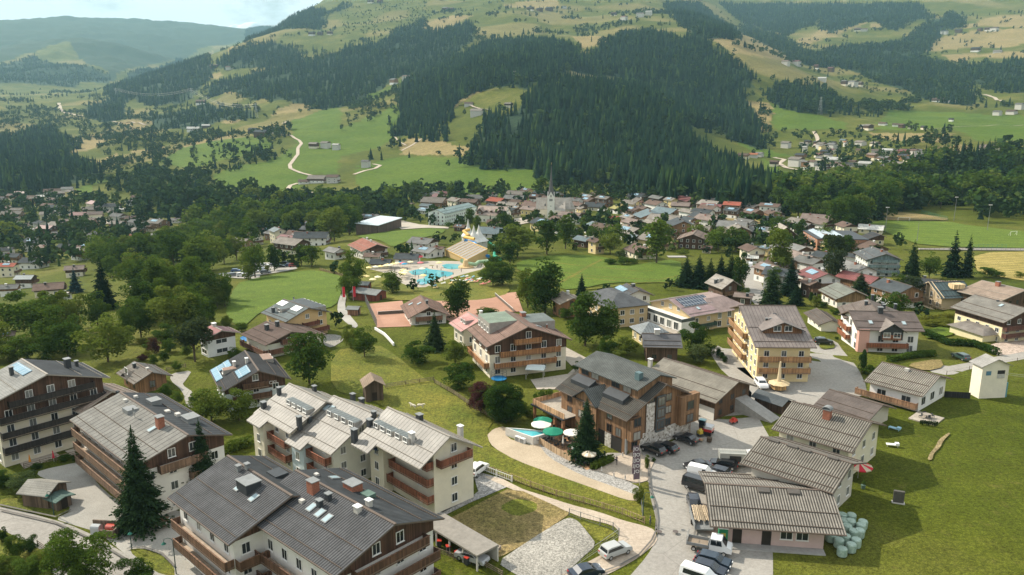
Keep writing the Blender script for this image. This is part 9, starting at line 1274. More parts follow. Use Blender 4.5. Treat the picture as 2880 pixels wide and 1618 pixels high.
for nm_,lb in(('sun_lounger','low sun lounger, %s from the left on the open-air pool grass'),('person','small bather, %s from the left at the open-air pool')):
    l=[o for o in bpy.data.objects if o.name.startswith(nm_) and (o.get('label')=='#' or 'bather' in str(o.get('label')))];l.sort(key=lambda o:math.atan2(o.location.x,o.location.y))
    for i,o in enumerate(l):o['label']=lb%ordn(i)
q=[Vector((*v,0)) for v in PX['pools']];b=MB();zt=1.55;sc_=1-zt/60
Q4=[Vector((v.x*1,v.y*1,0)) for v in q]
Q4[2]=Vector((q[2].x*.975,q[2].y*.975,0));Q4[3]=Vector((q[3].x*.975,q[3].y*.975,0))
cen=sum(Q4,Vector())/4
def ins(v,t):return v+(cen-v).normalized()*t
O=[v for v in Q4];I_=[ins(v,.5) for v in Q4]
for k in range(4):
    a,c=k,(k+1)%4
    b.face([(O[a].x,O[a].y,-.2),(O[c].x,O[c].y,-.2),(O[c].x,O[c].y,zt),(O[a].x,O[a].y,zt)]);b.face([(O[a].x,O[a].y,zt),(O[c].x,O[c].y,zt),(I_[c].x,I_[c].y,zt),(I_[a].x,I_[a].y,zt)]);b.face([(I_[a].x,I_[a].y,zt),(I_[c].x,I_[c].y,zt),(I_[c].x,I_[c].y,zt-.4),(I_[a].x,I_[a].y,zt-.4)])
po=empty('swimming_pool',(0,0,0),label='raised concrete swimming pool with turquoise water beside the timber hotel',cat='swimming pool')
b.obj('basin',plain('pool_concrete',(.62,.6,.56),.8,.08),po)
b=MB();b.face([(v.x,v.y,zt-.22) for v in I_]);w_=b.obj('pool_water',plain('pool_turquoise',(.09,.42,.46),.08,.15,.6),po)
for k,t_ in enumerate((.42,.6)):
    v=q[0].lerp(q[1],t_);b=MB();b.box(-.5,.5,-.3,.3,0,1.0,0);b.box(-.42,.42,-.32,-.3,.1,.9,1);simple('heat_pump',b,[WHITEM,GREYM],(v.x+.2,v.y-.8,0),math.atan2((q[1]-q[0]).y,(q[1]-q[0]).x),('left' if k==0 else 'right')+' white heat pump box below the hotel pool wall','heat pump')
b=MB();prof=[(.0,0),(.58,0),(.68,.12),(.7,.6),(.68,1.1),(.58,1.24),(0,1.26)]
for (ra,za),(rb_,zb_) in zip(prof[:-1],prof[1:]):b.cyl((0,0),max(ra,.01),za,zb_+(1e-4 if za==zb_ else 0),max(rb_,.01),n=16,cap=False)
m,nt,bb=newmat('bale_wrap',(.30,.42,.35),.35,.5);c=coord(nt,'Object');sp=N(nt,'ShaderNodeSeparateXYZ');nt.links.new(c,sp.inputs[0]);nt.links.new(ramp(nt,mnoise(nt,c,3,5),[(.3,(.22,.33,.27)),(.7,(.42,.53,.45))]),bb.inputs['Base Color'])
wv=N(nt,'ShaderNodeBump',i_Strength=.5,i_Distance=.05);nt.links.new(mnoise(nt,c,5,3),wv.inputs['Height']);nt.links.new(wv.outputs[0],bb.inputs['Normal'])
bme=b.mesh('hay_bale',m,True)
bl=sorted(PX['bales'],key=lambda p:p[1])
for i,p in enumerate(bl):
    o=link('hay_bale',bme,None,(p[0],p[1],.1),random.random()*6);o.rotation_euler=(random.uniform(-.04,.04),random.uniform(-.04,.04),random.random()*6);o.scale=(1,1,random.uniform(.93,1.03));meta(o,f'pale green wrapped hay bale, {ordn(i)} nearest the bottom of the heap beside the pink workshop','hay bale','wrapped hay bales beside the pink workshop')
def lamp(x,y,h,label,a=0,arm=1.2,group='green street lamps'):
    o=empty('street_lamp',(x,y,G(x,y)),a,label=label,cat='street lamp',group=group);b=MB();b.cyl((0,0),.08,0,h*.9,.05,n=8)
    if arm:b.tube([(0,0,h*.88),(0.1*arm,0,h*.97),(.5*arm,0,h),(.9*arm,0,h*.97),(arm,0,h*.9)],.04,6)
    b.obj('pole',plain('lamp_post',(.03,.07,.06),.5),o);b=MB();b.cyl((arm,0),.32,h*.9-.35,h*.9-.05,.06,n=10);b.obj('lamp_shade',plain('lamp_shade_green',(.02,.14,.1),.4),o)
lamp(*PX['lamps'][0],4.6,'curved green street lamp at the end of the picket fence');lamp(*PX['lamps2'][0],5.2,'tall curved green lamp at the bottom beside the corrugated house',math.pi);lamp(*PX['lamps2'][1],3.0,'short lamp on the tip of the grass island',0,.01);lamp(*PX['lamps2'][2],4.0,'lamp post beside the log shed',math.pi,.6)
for i,(h,l) in enumerate(((14,'floodlight mast at the left end of the football pitch'),(15,'floodlight mast behind the football pitch on the right'),(15,'thin floodlight mast behind the far touchline'),(11,'thin pole in front of the football pitch'))):
    x,y=PX['flood'][i];o=empty('floodlight_mast',(x,y,G(x,y)),label=l,cat='mast');b=MB();b.cyl((0,0),.16,0,h,.08,n=8);b.obj('pole',GREYM,o)
    if i<3:
        b=MB();b.box(-1.0,1.0,-.2,.2,h,h+.5);b.obj('lamp_head',PALEM,o)
FL=[(6.7,'left taller flag pole with dark banner lettered in white'),(6.3,'right nearer flag pole with dark banner lettered in white')]
FB=plain('banner_grey_purple',(.14,.10,.12),.8,.08)
for (x,y),(h,l) in zip(PX['flag'],FL):
    o=empty('flag_pole',(x,y,0),label=l,cat='flag pole',group='banner poles of the timber hotel');b=MB();b.cyl((0,0),.05,0,h,.035,n=8);b.obj('pole',PALEM,o)
    b=MB();n=12
    for k in range(n):
        z0_=h-.3-k*.4;z1_=z0_-.4;w0=.05*math.sin(k*.9);w1=.05*math.sin((k+1)*.9);b.face([(-.05,w0,z0_),(-.05,w1,z1_),(-1.05,w1*2-.05,z1_-.1),(-1.05,w0*2-.05,z0_-.1)])
    bn=b.obj('banner',FB,o)
    for k in range(4):text('banner_lettering','JO',.8,WHITEM,bn,(-.55,-.16,h-1.15-k*.95),(R(90),0,0),.01)
bm_=MB();bm_.cyl((0,0),.16,0,.7,.08,n=7)
bo=bm_.mesh('bollard',stone())
for i,p in enumerate(sorted(PX['bollard'],key=lambda p:p[0])):meta(link('bollard',bo,None,(p[0],p[1],.3)),f'small pointed stone bollard, {ordn(i)} from the left around the forecourt','bollard','stone bollards of the forecourt')
x,y=PX['kiosk'][0];o=empty('round_bar',(x,y,G(x,y)+.3),label='round wooden bar counter with folded beige parasol by the yellow hotel',cat='bar counter')
b=MB();b.cyl((0,0),1.7,0,1.1,n=8);b.obj('counter',wood((.5,.32,.14)),o);b=MB();b.cyl((0,0),2.3,1.15,1.6,1.2,n=8);b.obj('canopy',plain('bar_canopy',(.62,.48,.28),.7),o);b=MB();b.cyl((0,0),.5,1.6,2.4,.42,n=10);b.cyl((0,0),.42,2.4,5.9,.16,n=10);b.obj('folded_parasol',plain('beige_canvas',(.62,.5,.32),.8),o)
M4_=PX['misc4'];parasol(*M4_[0],2.1,2.7,(.5,.02,.04),'big red and white parasol beside the cream house',stripe=(.78,.78,.76))
b=MB();b.box(-.75,.75,-.25,.25,0,2.0,0);b.box(-.9,.9,-.4,.4,-.1,.15,1);simple('stone_tablet',b,[plain('dark_stone',(.09,.085,.07),.7,.2,3),PALEM],(M4_[1][0],M4_[1][1],0),-.35,'dark upright stone tablet standing alone on the lawn','stone tablet')
for i,l in((2,'white sun lounger on the lawn below the cream house'),(3,'pale blue deckchair beside the garage wall')):
    o=link('sun_lounger',LM[0 if i==2 else 1],None,(M4_[i][0],M4_[i][1],.1),-.25 if i==2 else -.8);o.scale=(1.15,1.15,1.15);meta(o,l,'sun lounger')
o=empty('planter',(M4_[4][0],M4_[4][1],.05),label='green planter with a leafy plant on the lawn',cat='planter');b=MB();b.cyl((0,0),.3,0,.6,.38,n=10);b.obj('pot',GREENM,o);c_=link('plant',crown('B',2,0),o,(0,0,.45));c_.scale=(1,1,1)
x,y=M4_[5];b=MB();b.box(-2.4,2.4,-2.6,2.6,-.1,.2);simple('garden_terrace',b,zonemat('pave'),(x,y,0),-.8,'paved garden terrace with low hedge beside the bungalow','terrace')
table(x,y,.8,'garden table on the paved terrace by the bungalow',None,(.3,.26,.22));[chair(x+math.cos(k*1.57)*1.2,y+math.sin(k*1.57)*1.2,k*1.57+1.57,'garden chair '+('right of','behind','left of','in front of')[k]+' the bungalow terrace table','chairs on the bungalow terrace') for k in range(4)]
for k in range(9):
    o=empty('hedge_plant',(x-2.6+k*.32,y-2.9+k*.12*-1,0),label=f'small clipped hedge plant, {ordn(k)} from the left along the bungalow terrace',cat='hedge plant',group='hedge plants of the bungalow terrace');c_=link('foliage',crown('T',2,k%3),o);c_.scale=(1.1,1.1,1.1)
M3_=PX['misc3']
x,y=M3_[0];o=empty('trampoline',(x,y,G(x,y)),label='round blue trampoline with dark safety net',cat='trampoline');b=MB();b.cyl((0,0),1.7,.75,.85,n=16);b.obj('mat',plain('trampoline_blue',(.01,.16,.36),.6),o)
for k in range(6):
    a=k*1.047;b=MB();b.box(1.7*math.cos(a)-.03,1.7*math.cos(a)+.03,1.7*math.sin(a)-.03,1.7*math.sin(a)+.03,0,2.5);b.obj('post',DARKM,o)
b=MB()
for z in(1.3,1.8,2.45):b.tube([(1.7*math.cos(a*.524),1.7*math.sin(a*.524),z) for a in range(13)],.02,4)
b.obj('net',DARKM,o)
x,y=M3_[1];o=empty('pavilion',(x,y,G(x,y)),-.15,label='white garden pavilion with flat canopy in front of the guesthouse',cat='pavilion');b=MB();b.hexa([(-2.1,-1.6,2.3),(2.1,-1.6,2.3),(2.1,1.6,2.3),(-2.1,1.6,2.3),(-1.9,-1.4,2.6),(1.9,-1.4,2.6),(1.9,1.4,2.6),(-1.9,1.4,2.6)]);b.obj('canopy',plain('pale_canvas',(.6,.68,.68),.7,.05),o)
for sx in(-1.9,1.9):
    for sy in(-1.4,1.4):b=MB();b.box(sx-.05,sx+.05,sy-.05,sy+.05,0,2.3);b.obj('post',PALEM,o)
x,y=M3_[2];o=empty('excavator',(x,y,.2),2.6,label='small red and white tracked excavator working beside the barn',cat='excavator')
b=MB()
for s in(-1,1):b.box(-1.3,1.3,s*.85-.2,s*.85+.2,0,.6)
b.obj('tracks',TYREM,o);b=MB();b.box(-1.4,.9,-.9,.9,.7,1.2,0);b.box(-1.4,.2,-.85,.85,1.2,1.7,1);b.obj('body',[paint((.4,.02,.02)),paint((.5,.5,.5))],o)
b=MB();b.box(-.1,1.0,.0,.85,1.2,2.7,0);b.box(-.15,1.05,-.05,.9,2.7,2.8,1);b.obj('cab',[CARGL,paint((.12,.3,.32))],o)
b=MB();b.bar((.9,-.3,1.2),(2.2,-.3,3.3),.25);b.bar((2.2,-.3,3.3),(3.6,-.3,2.6),.22);b.bar((3.6,-.3,2.6),(4.1,-.3,1.0),.2);b.obj('boom',paint((.5,.49,.45)),o);b=MB();b.hexa([(3.7,-.7,.2),(4.5,-.7,.1),(4.5,.1,.1),(3.7,.1,.2),(3.8,-.7,.9),(4.4,-.7,1.0),(4.4,.1,1.0),(3.8,.1,.9)]);b.obj('bucket',DARKM,o)
x,y=M3_[4];o=empty('plate_compactor',(x,y,.2),.4,label='small yellow building machine in front of the excavator',cat='building machine');b=MB();b.box(-.6,.6,-.4,.4,.1,.4);b.obj('base',DARKM,o);b=MB();b.box(-.45,.35,-.35,.35,.42,1.1);b.cyl((0,0),.3,1.1,1.4,.2);b.obj('engine',paint((.5,.38,.04)),o);b=MB();b.bar((.3,0,.6),(1.0,0,1.3),.06);b.obj('handle',DARKM,o)
x,y=M3_[3];o=empty('mower',(x,y,.2),.5,label='small red garden machine in the yard before the barn ramp',cat='garden machine');b=MB();b.box(-.7,.7,-.4,.4,.2,.7);b.box(-.3,.3,-.3,.3,.7,1.0);b.obj('body',paint((.5,.05,.03)),o)
for sx in(-.5,.5):
    for sy in(-.42,.42):link('wheel',wme,o,(sx,sy,.2)).scale=(.6,.6,.6)
x,y=M3_[5];b=MB();b.cyl((0,0),.45,0,.7,.5,n=12);simple('tree_stump',b,BARK,(x,y,.2),0,'round wooden barrel on the shaded yard','barrel')
for k in range(5):
    b=MB();b.bar((-1.8,k*.22,.15+.05*(k%2)),(1.8,k*.22,.15+.05*(k%2)),.18,.05);simple('plank',b,wood((.42,.27,.16)),(M3_[4][0]-1.8,M3_[4][1]-1.8,.2),-.5,f'loose timber plank beside the black car, {ordn(k)} from the front','plank','loose planks beside the black car')
b=MB();x,y=B.x+math.cos(B.yaw)*(B.x1+3.5)+1.8,B.y+math.sin(B.yaw)*(B.x1+3.5)+2.0
b.hexa([(-4,-1.8,-.1),(4.5,-1.8,-.1),(4.5,1.8,-.1),(-4,1.8,-.1),(-4,-1.8,3.2),(4.5,-1.8,.1),(4.5,1.8,.1),(-4,1.8,3.2)]);simple('barn_ramp',b,plain('ramp_concrete',(.3,.29,.27),.9,.15),(x,y,0),B.yaw+.1,'sloping concrete ramp up to the barn gable','ramp')
o=empty('lean_to_shed',(x+4.6,y+3.2,0),B.yaw,label='low dark shed with slate roof beside the barn ramp',cat='shed');b=MB();b.box(-3,3,-1.8,1.8,-.1,2.0);b.obj('wall',wood((.08,.05,.035)),o);b=MB();b.hexa([(-3.6,-2.4,1.9),(3.6,-2.4,1.9),(3.6,0,2.9),(-3.6,0,2.9),(-3.6,-2.4,2.0),(3.6,-2.4,2.0),(3.6,0,3.05),(-3.6,0,3.05)]);b.hexa([(-3.6,0,2.9),(3.6,0,2.9),(3.6,2.4,1.9),(-3.6,2.4,1.9),(-3.6,0,3.05),(3.6,0,3.05),(3.6,2.4,2.0),(-3.6,2.4,2.0)]);b.obj('roof',roofmat((.09,.1,.105),'tile'),o)
def hut(x,y,a,w,l,h,label,roofc,wallc,name='hay_hut',cat='hut',z=None,pitch=32):
    o=empty(name,(x,y,G(x,y) if z is None else z),a,label=label,cat=cat);zr=h;t=math.tan(R(pitch));ze=zr-(w/2+.5)*t;zw=zr-w/2*t-.1
    b=MB();b.box(-l/2,l/2,-w/2,w/2,0,zw);b.face([(l/2,-w/2,zw),(l/2,w/2,zw),(l/2,0,zr-.1)]);b.face([(-l/2,-w/2,zw),(-l/2,0,zr-.1),(-l/2,w/2,zw)]);b.obj('wall',wood(wallc,.25),o)
    b=MB()
    for s in(-1,1):
        P=[(-l/2-.5,0,zr),(l/2+.5,0,zr),(l/2+.5,s*(w/2+.5),ze),(-l/2-.5,s*(w/2+.5),ze)]
        if s<0:P=[P[3],P[2],P[1],P[0]]
        b.hexa(P+[(p[0],p[1],p[2]+.14) for p in P])
    b.obj('roof',roofmat(roofc,'tile'),o);b=MB();b.box(l/2+.01,l/2+.05,-.5,.5,.1,1.9);b.obj('door',plain('door_dark2',(.03,.022,.016),.8),o);return o
M2_=PX['misc2'];x,y=M2_[1];hut(x,y+1.2,-1.25,3.6,4.2,4.6,'small old dark wooden hay hut with steep shingle roof on the meadow',(.26,.2,.15),(.1,.07,.05))
parasol(M2_[0][0],M2_[0][1],1.5,2.6,(.45,.03,.06),'dark red parasol in the garden behind the cream terrace',z=.1)
tc_=HH['terC'];w3=Matrix.Rotation(tc_.yaw,3,'Z')@Vector((tc_.x0+1.2,tc_.ya-.9,0));parasol(tc_.x+w3.x,tc_.y+w3.y,1.25,1.9,(.02,.07,.2),'blue parasol open on a balcony of the cream terrace',z=5.5)
x,y=M2_[2]
def beast(x,y,a,label):
    V=[(0,0,.62),(.35,0,.66),(.62,0,.68),(.78,0,.9),(.98,0,.95),(1.16,0,.84),(-.35,0,.66),(-.55,0,.62),(.6,.13,.42),(.62,.13,.05),(.6,-.13,.42),(.55,-.13,.05),(-.42,.13,.42),(-.5,.13,.22),(-.45,.13,.04),(-.42,-.13,.42),(-.5,-.13,.22),(-.45,-.13,.04),(-.68,0,.45),(.95,.13,1.0),(.95,-.13,1.0)]
    Ed=[(0,1),(1,2),(2,3),(3,4),(4,5),(0,6),(6,7),(2,8),(8,9),(2,10),(10,11),(6,12),(12,13),(13,14),(6,15),(15,16),(16,17),(7,18),(4,19),(4,20)];rad=[.24,.24,.22,.13,.12,.07,.23,.17,.08,.04,.08,.04,.1,.06,.04,.1,.06,.04,.04,.04,.04]
    me=bpy.data.meshes.new('sheep');me.from_pydata(V,Ed,[]);o=bpy.data.objects.new('b',me);COL.objects.link(o);o.modifiers.new('s','SKIN')
    for i,r in enumerate(rad):me.skin_vertices[0].data[i].radius=(r,r)
    me.skin_vertices[0].data[0].use_root=True;o.modifiers.new('d','SUBSURF').levels=1
    m2=bpy.data.meshes.new_from_object(o.evaluated_get(bpy.context.evaluated_depsgraph_get()));bpy.data.objects.remove(o);m2.materials.clear();m2.materials.append(plain('fleece',(.62,.56,.44),.95,.15,5))
    p=link('sheep',m2,None,(x,y,.38),a);meta(p,label,'sheep','sheep grazing on the dry meadow')
beast(x,y,2.6,'pale sheep standing on the dry meadow, the left of two');beast(x+1.3,y+.2,-.4,'pale sheep on the dry meadow, the right of two')
for i,l in((3,'left raised flower bed of weathered logs on the dry lawn'),(4,'right raised flower bed of weathered logs on the dry lawn')):
    x,y=M2_[i];o=empty('flower_bed',(x,y,.2),-.45,label=l,cat='flower bed');b=MB()
    for k in range(3):
        for s in(-.7,.7):b.bar((-1.7,s,.1+.17*k),(1.7,s,.1+.17*k),.16)
        for s in(-1.7,1.7):b.bar((s,-.8,.1+.17*k),(s,.8,.1+.17*k),.16)
    b.obj('frame',wood((.36,.3,.24)),o)
    for k in range(3):c_=link('plant',crown('B',2,k),o,(-1+k,0,.3));c_.scale=(.9,.9,.7)
p0=Vector((*M2_[5],0));p1=Vector((*M2_[6],0));d=p1-p0;o=empty('carport',(p0.x,p0.y,0),math.atan2(d.y,d.x),label='long low carport with flat concrete roof beside the dry lawn',cat='carport')
Lc=d.length;b=MB();b.box(0,Lc,-1.6,2.2,2.2,2.45);b.obj('roof',plain('carport_concrete',(.25,.23,.2),.85,.15),o);b=MB();b.box(0,Lc,2.0,2.2,-.1,2.2);b.box(0,.2,-1.4,2.0,-.1,2.2);b.obj('wall',plaster((.6,.57,.5)),o)
for k in range(1,5):b=MB();b.box(Lc*k/4-.3,Lc*k/4-.1,-1.5,-1.3,-.1,2.2);b.obj('post',PALEM,o)
for k in range(4):
    x=p0.x+d.x*(.12+.17*k)+.3;y=p0.y+d.y*(.12+.17*k)-2.4;o=empty('wheelie_bin',(x,y,.1),.3*k,label=f'dark wheelie bin with red lid, {ordn(k)} from the left beside the carport',cat='bin',group='bins beside the carport');b=MB();b.hexa([(-.25,-.25,0),(.25,-.25,0),(.25,.25,0),(-.25,.25,0),(-.3,-.32,1),(.3,-.32,1),(.3,.32,1),(-.3,.32,1)]);b.obj('bin_body',DARKM,o);b=MB();b.box(-.32,.32,-.34,.34,1.001,1.08);b.obj('lid',plain('bin_red',(.5,.05,.03),.5),o)
M1_=PX['misc1'];x,y=M1_[0]
o=empty('bin_enclosure',(x,y,.1),-.1,label='log-walled bin enclosure beside the road',cat='bin enclosure');b=MB()
for k in range(6):b.bar((-2.2,1.2,.1+.22*k),(2.4,1.2,.1+.22*k),.2);b.bar((2.4,-1.2,.1+.22*k),(2.4,1.2,.1+.22*k),.2);b.bar((.3,-1.2,.1+.2*k),(2.4,-1.2,.1+.2*k),.2)
b.obj('log_wall',wood((.16,.12,.09)),o)
for k,(col,l,dx) in enumerate((((.4,.42,.42),'grey domed recycling container in the enclosure',-.9),((.5,.07,.04),'red domed recycling container in the enclosure',1.2))):
    b=MB();b.box(-.65,.65,-.5,.5,0,1.0)
    for q_ in range(5):
        a0,a1=math.pi*q_/5,math.pi*(q_+1)/5;b.hexa([(-.65,.5*math.cos(a0),1+.001),(.65,.5*math.cos(a0),1.001),(.65,.5*math.cos(a1),1.001),(-.65,.5*math.cos(a1),1.001),(-.65,.5*math.cos(a0),1+.35*math.sin(a0)+.01),(.65,.5*math.cos(a0),1+.35*math.sin(a0)+.01),(.65,.5*math.cos(a1),1+.35*math.sin(a1)+.01),(-.65,.5*math.cos(a1),1+.35*math.sin(a1)+.01)])
    simple('recycling_container',b,paint(col),(x+dx,y,.12),-.1,l,'container')
hut(M1_[1][0],M1_[1][1]+1.5,-.2,4,4.4,3.3,'log shed with slatted plank roof beside the gravel driveway',(.26,.25,.22),(.13,.09,.06),'log_shed','shed',pitch=24)
hut(M1_[2][0]-.3,M1_[2][1]+.9,-.5,2.2,2.4,2.0,'small log shed with green sheet roof next to the larger one',(.1,.15,.13),(.15,.11,.08),'log_shed','shed',pitch=14)
for i,c,l in((3,(.6,.25,.04),'folded orange parasol behind the rail fence'),(4,(.5,.03,.05),'folded red parasol behind the rail fence')):parasol(*M1_[i],1,2.2,c,l,closed=True,z=.1)
x,y=M1_[5];b=MB();b.box(-1.1,1.1,-.6,.6,.6,.72);[b.box(sx-.05,sx+.05,-.5,.5,0,.6) for sx in(-.9,.9)];simple('blue_table',b,plain('blue_cloth',(.02,.12,.3),.7),(x,y,.1),.1,'long blue table on the hotel patio','table')
x,y=M1_[6];b=MB();b.box(-1,1,-1,1,0,2.2);b.box(-1.1,1.1,-1.1,1.1,2.2,2.35);simple('garden_booth',b,plain('booth_green',(.02,.09,.06),.7),(x,y,.1),.1,'dark green booth on the hotel patio','booth')
x,y=M1_[7];b=MB();b.box(-2.6,2.6,-.4,.4,0,.5);simple('stone_kerb',b,PALEM,(x,y,.05),-.75,'pale stone edging by the balcony front','kerb')
c0=Vector((*PX['container'][0],0));c1=Vector((*PX['container'][1],0));o=empty('work_trailer',(c0.lerp(c1,.5).x,c0.lerp(c1,.5).y,.25),math.atan2((c1-c0).y,(c1-c0).x),label='grey equipment container with open hatch and white ladder on top',cat='container')
b=MB();b.box(-2.2,2.2,-1.0,1.0,.3,2.3);b.obj('box',plain('container_grey',(.33,.34,.31),.6),o);b=MB();b.box(-.6,1.3,-1.03,-1.001,.8,1.9);b.obj('hatch',plain('dark_hatch',(.03,.03,.03),.7),o);b=MB()
for s in(-.25,.25):b.bar((-3.4,s,2.6),(2.6,s,2.6),.06)
for k in range(14):b.bar((-3.2+k*.42,-.25,2.6),(-3.2+k*.42,.25,2.6),.04)
b.obj('ladder',PALEM,o);b=MB();b.box(2.3,3.8,-.9,.9,.3,2.4);b.obj('white_cab',paint((.75,.75,.74)),o)
tr=PX['trailer'];x,y=(tr[0][0]+tr[1][0])/2,(tr[0][1]+tr[1][1])/2;o=empty('lumber_trailer',(x,y+1.6,.2),1.5,label='trailer of timber boards beside the pink workshop gable',cat='trailer')
b=MB();b.box(-2.6,2.6,-1.3,1.3,.4,.6,0);[b.box(-2.6,2.6,s*1.3-.04,s*1.3+.04,.6,1.3,0) for s in(-1,1)];b.obj('trailer_bed',GREYM,o);b=MB()
for k in range(9):b.bar((-1.2,-1.1+k*.27,1.0+.12*(k%3)),(2.9,-1.0+k*.24,1.3+.1*(k%2)),.2,.06)
b.obj('boards',wood((.55,.44,.3)),o)
for sy in(-1,1):link('wheel',wme,o,(0,sy*1.35,.2))
x,y=PX['wc'][0];o=empty('toilet_booth',(x,y+.3,.25),-.15,label='green portable toilet booth with white roof by the workshop',cat='toilet booth');b=MB();b.box(-.6,.6,-.6,.6,0,2.1);b.obj('booth_body',plain('booth_bright_green',(.02,.22,.1),.5),o);b=MB();b.box(-.65,.65,-.65,.65,2.1,2.25);b.obj('booth_roof',WHITEM,o);b=MB();b.box(-.3,.3,-.63,-.601,.9,1.5);b.obj('door_panel',plain('panel_yellow',(.5,.42,.08),.6),o)
def goal(a,c,label):
    a=Vector((*a,G(*a)+.3));c=Vector((*c,G(*c)+.3));b=MB();up=Vector((0,0,2.4));b.bar(a,a+up,.12);b.bar(c,c+up,.12);b.bar(a+up,c+up,.12);n=Vector((0,1.8,0));b.bar(a+up,a+n,.05);b.bar(c+up,c+n,.05);b.bar(a+n,c+n,.05)
    b.obj('goal',WHITEM,None,label=label,cat='goal')
g4=PX['goal'];goal(g4[0],g4[1],'white football goal on the far side of the pitch');goal(g4[2],(g4[3][0],g4[3][1]),'small portable goal at the right of the pitch')
nn=PX['tennisnet']
for i,l in((0,'tennis net across the nearer clay court'),(2,'tennis net across the far clay courts')):
    a=Vector((*nn[i],G(*nn[i])+.2));c=Vector((*nn[i+1],G(*nn[i+1])+.2));b=MB();b.bar(a+Vector((0,0,.5)),c+Vector((0,0,.5)),.04,.9,1);b.bar(a+Vector((0,0,1)),c+Vector((0,0,1)),.07,.1);b.bar(a,a+Vector((0,0,1.1)),.1);b.bar(c,c+Vector((0,0,1.1)),.1);b.obj('tennis_net',[WHITEM,plain('net_dark',(.12,.1,.08),.8)],None,label=l,cat='tennis net')
tk=PX['tk']
for i,(w,l_,h,lab) in enumerate(((4,8,3.2,'dark red changing hut with grey roof behind the tennis club'),(6,15,3.6,'tennis club house with grey roof and red flags'),(3,4,2.6,'small brown kiosk hut beside the path to the courts'))):
    a=tk[2*i];c=tk[2*i+1];ln=math.hypot(c[0]-a[0],c[1]-a[1]);hut((a[0]+c[0])/2,(a[1]+c[1])/2+w*.4,math.atan2(c[1]-a[1],c[0]-a[0]),w,max(3,ln-1),h,lab,(.2,.21,.2),(.2,.06,.04) if i<2 else (.3,.16,.1),'wooden_hut','hut',pitch=18)
for i,(dx) in enumerate((-3.5,0,)):
    x,y=tk[2][0]+dx,tk[2][1]-2.5;o=empty('red_flag',(x,y,G(x,y)),label=('left' if i==0 else 'right')+' tall red banner flag at the tennis club',cat='flag');b=MB();b.cyl((0,0),.05,0,5,n=6);b.obj('pole',PALEM,o);b=MB();b.box(.06,.9,-.02,.02,1.4,4.9);b.obj('banner',plain('banner_red',(.55,.03,.05),.8),o)
t3=PX['tower'];A_=Vector((*t3[1],0));B_=Vector((*t3[2],0));C_l=Vector((*t3[0],0));ax=(B_-A_);wt=ax.length;an=math.atan2(ax.y,ax.x);dp=max(3.0,(C_l-A_).length)
o=empty('transformer_tower',(A_.x,A_.y,0),an,label='cream two-storey transformer tower with small grey gable roof',cat='tower');ht=7.2;b=MB();b.box(0,wt,0,dp,-.3,ht);b.face([(0,0,ht),(wt,0,ht),(wt/2,0,ht+1.3)]);b.face([(wt,dp,ht),(0,dp,ht),(wt/2,dp,ht+1.3)]);b.obj('wall',plaster((.8,.74,.6)),o)
b=MB()
for s in(-1,1):
    P=[(wt/2,-.5,ht+1.35),(wt/2,dp+.5,ht+1.35),(wt/2+s*(wt/2+.6),dp+.5,ht-.22),(wt/2+s*(wt/2+.6),-.5,ht-.22)]
    if s>0:P=P[::-1]
    b.hexa([(p[0],p[1],p[2]-.1) for p in P]+P)
b.obj('roof',roofmat((.3,.29,.27),'tile'),o)
b=MB();b.box(wt*.15,wt*.34,-.04,-.01,5.0,5.9);b.obj('vent_grille',plain('vent_blue',(.1,.22,.3),.6),o);b=MB();b.box(wt*.58,wt*.86,-.04,-.01,5.2,6.0,0);b.box(wt*.58,wt*.86,-.1,-.01,4.3,5.15,1);b.obj('cable_opening',[plain('dark_hatch',(.03,.03,.03),.7),PALEM],o);b=MB();b.box(wt+.02,wt+.5,.2,.9,0,3.2);b.obj('duct',plain('duct_blue',(.12,.3,.36),.6),o)
for k in range(2):
    b=MB();b.tube([(A_.x+wt*.8,A_.y-.3,5.4+.3*k),(A_.x+16,A_.y-2+k,4.2+.3*k),(A_.x+40,A_.y-3+k,5.2+.3*k)],.03,4);simple('power_cable',b,PALEM,(0,0,0),0,('lower' if k==0 else 'upper')+' pale cable running right from the transformer tower','cable')
g5=PX['gaz'];x,y=(g5[0][0]+g5[1][0])/2,(g5[0][1]+g5[1][1])/2;o=empty('canopy_tent',(x,y,G(x,y)),label='beige square canopy tents beside the white hotel wing',cat='canopy')
b=MB();[b.cyl((s*2.6,0),3.4,2.6,4.0,.1,n=4,cap=False) for s in(-1,1)];b.obj('canopy',plain('beige_canopy',(.6,.47,.33),.8,.05),o)
for s in(-4,0,4):b=MB();b.cyl((s,-1.5),.06,0,2.7,n=6);b.obj('post',PALEM,o)
x,y=PX['white'][0];b=MB();b.cyl((0,0),2.6,1.6,2.2,1.2,n=6);b.cyl((0,0),1.2,2.2,4.2,.05,n=6,cap=False);b.cyl((0,0),2.4,0,1.6,n=6);simple('white_tent',b,plain('white_fabric',(.62,.62,.58),.7,.04),(x,y,G(x,y)),0,'small white peaked tent between the trees by the grey hotel','tent')
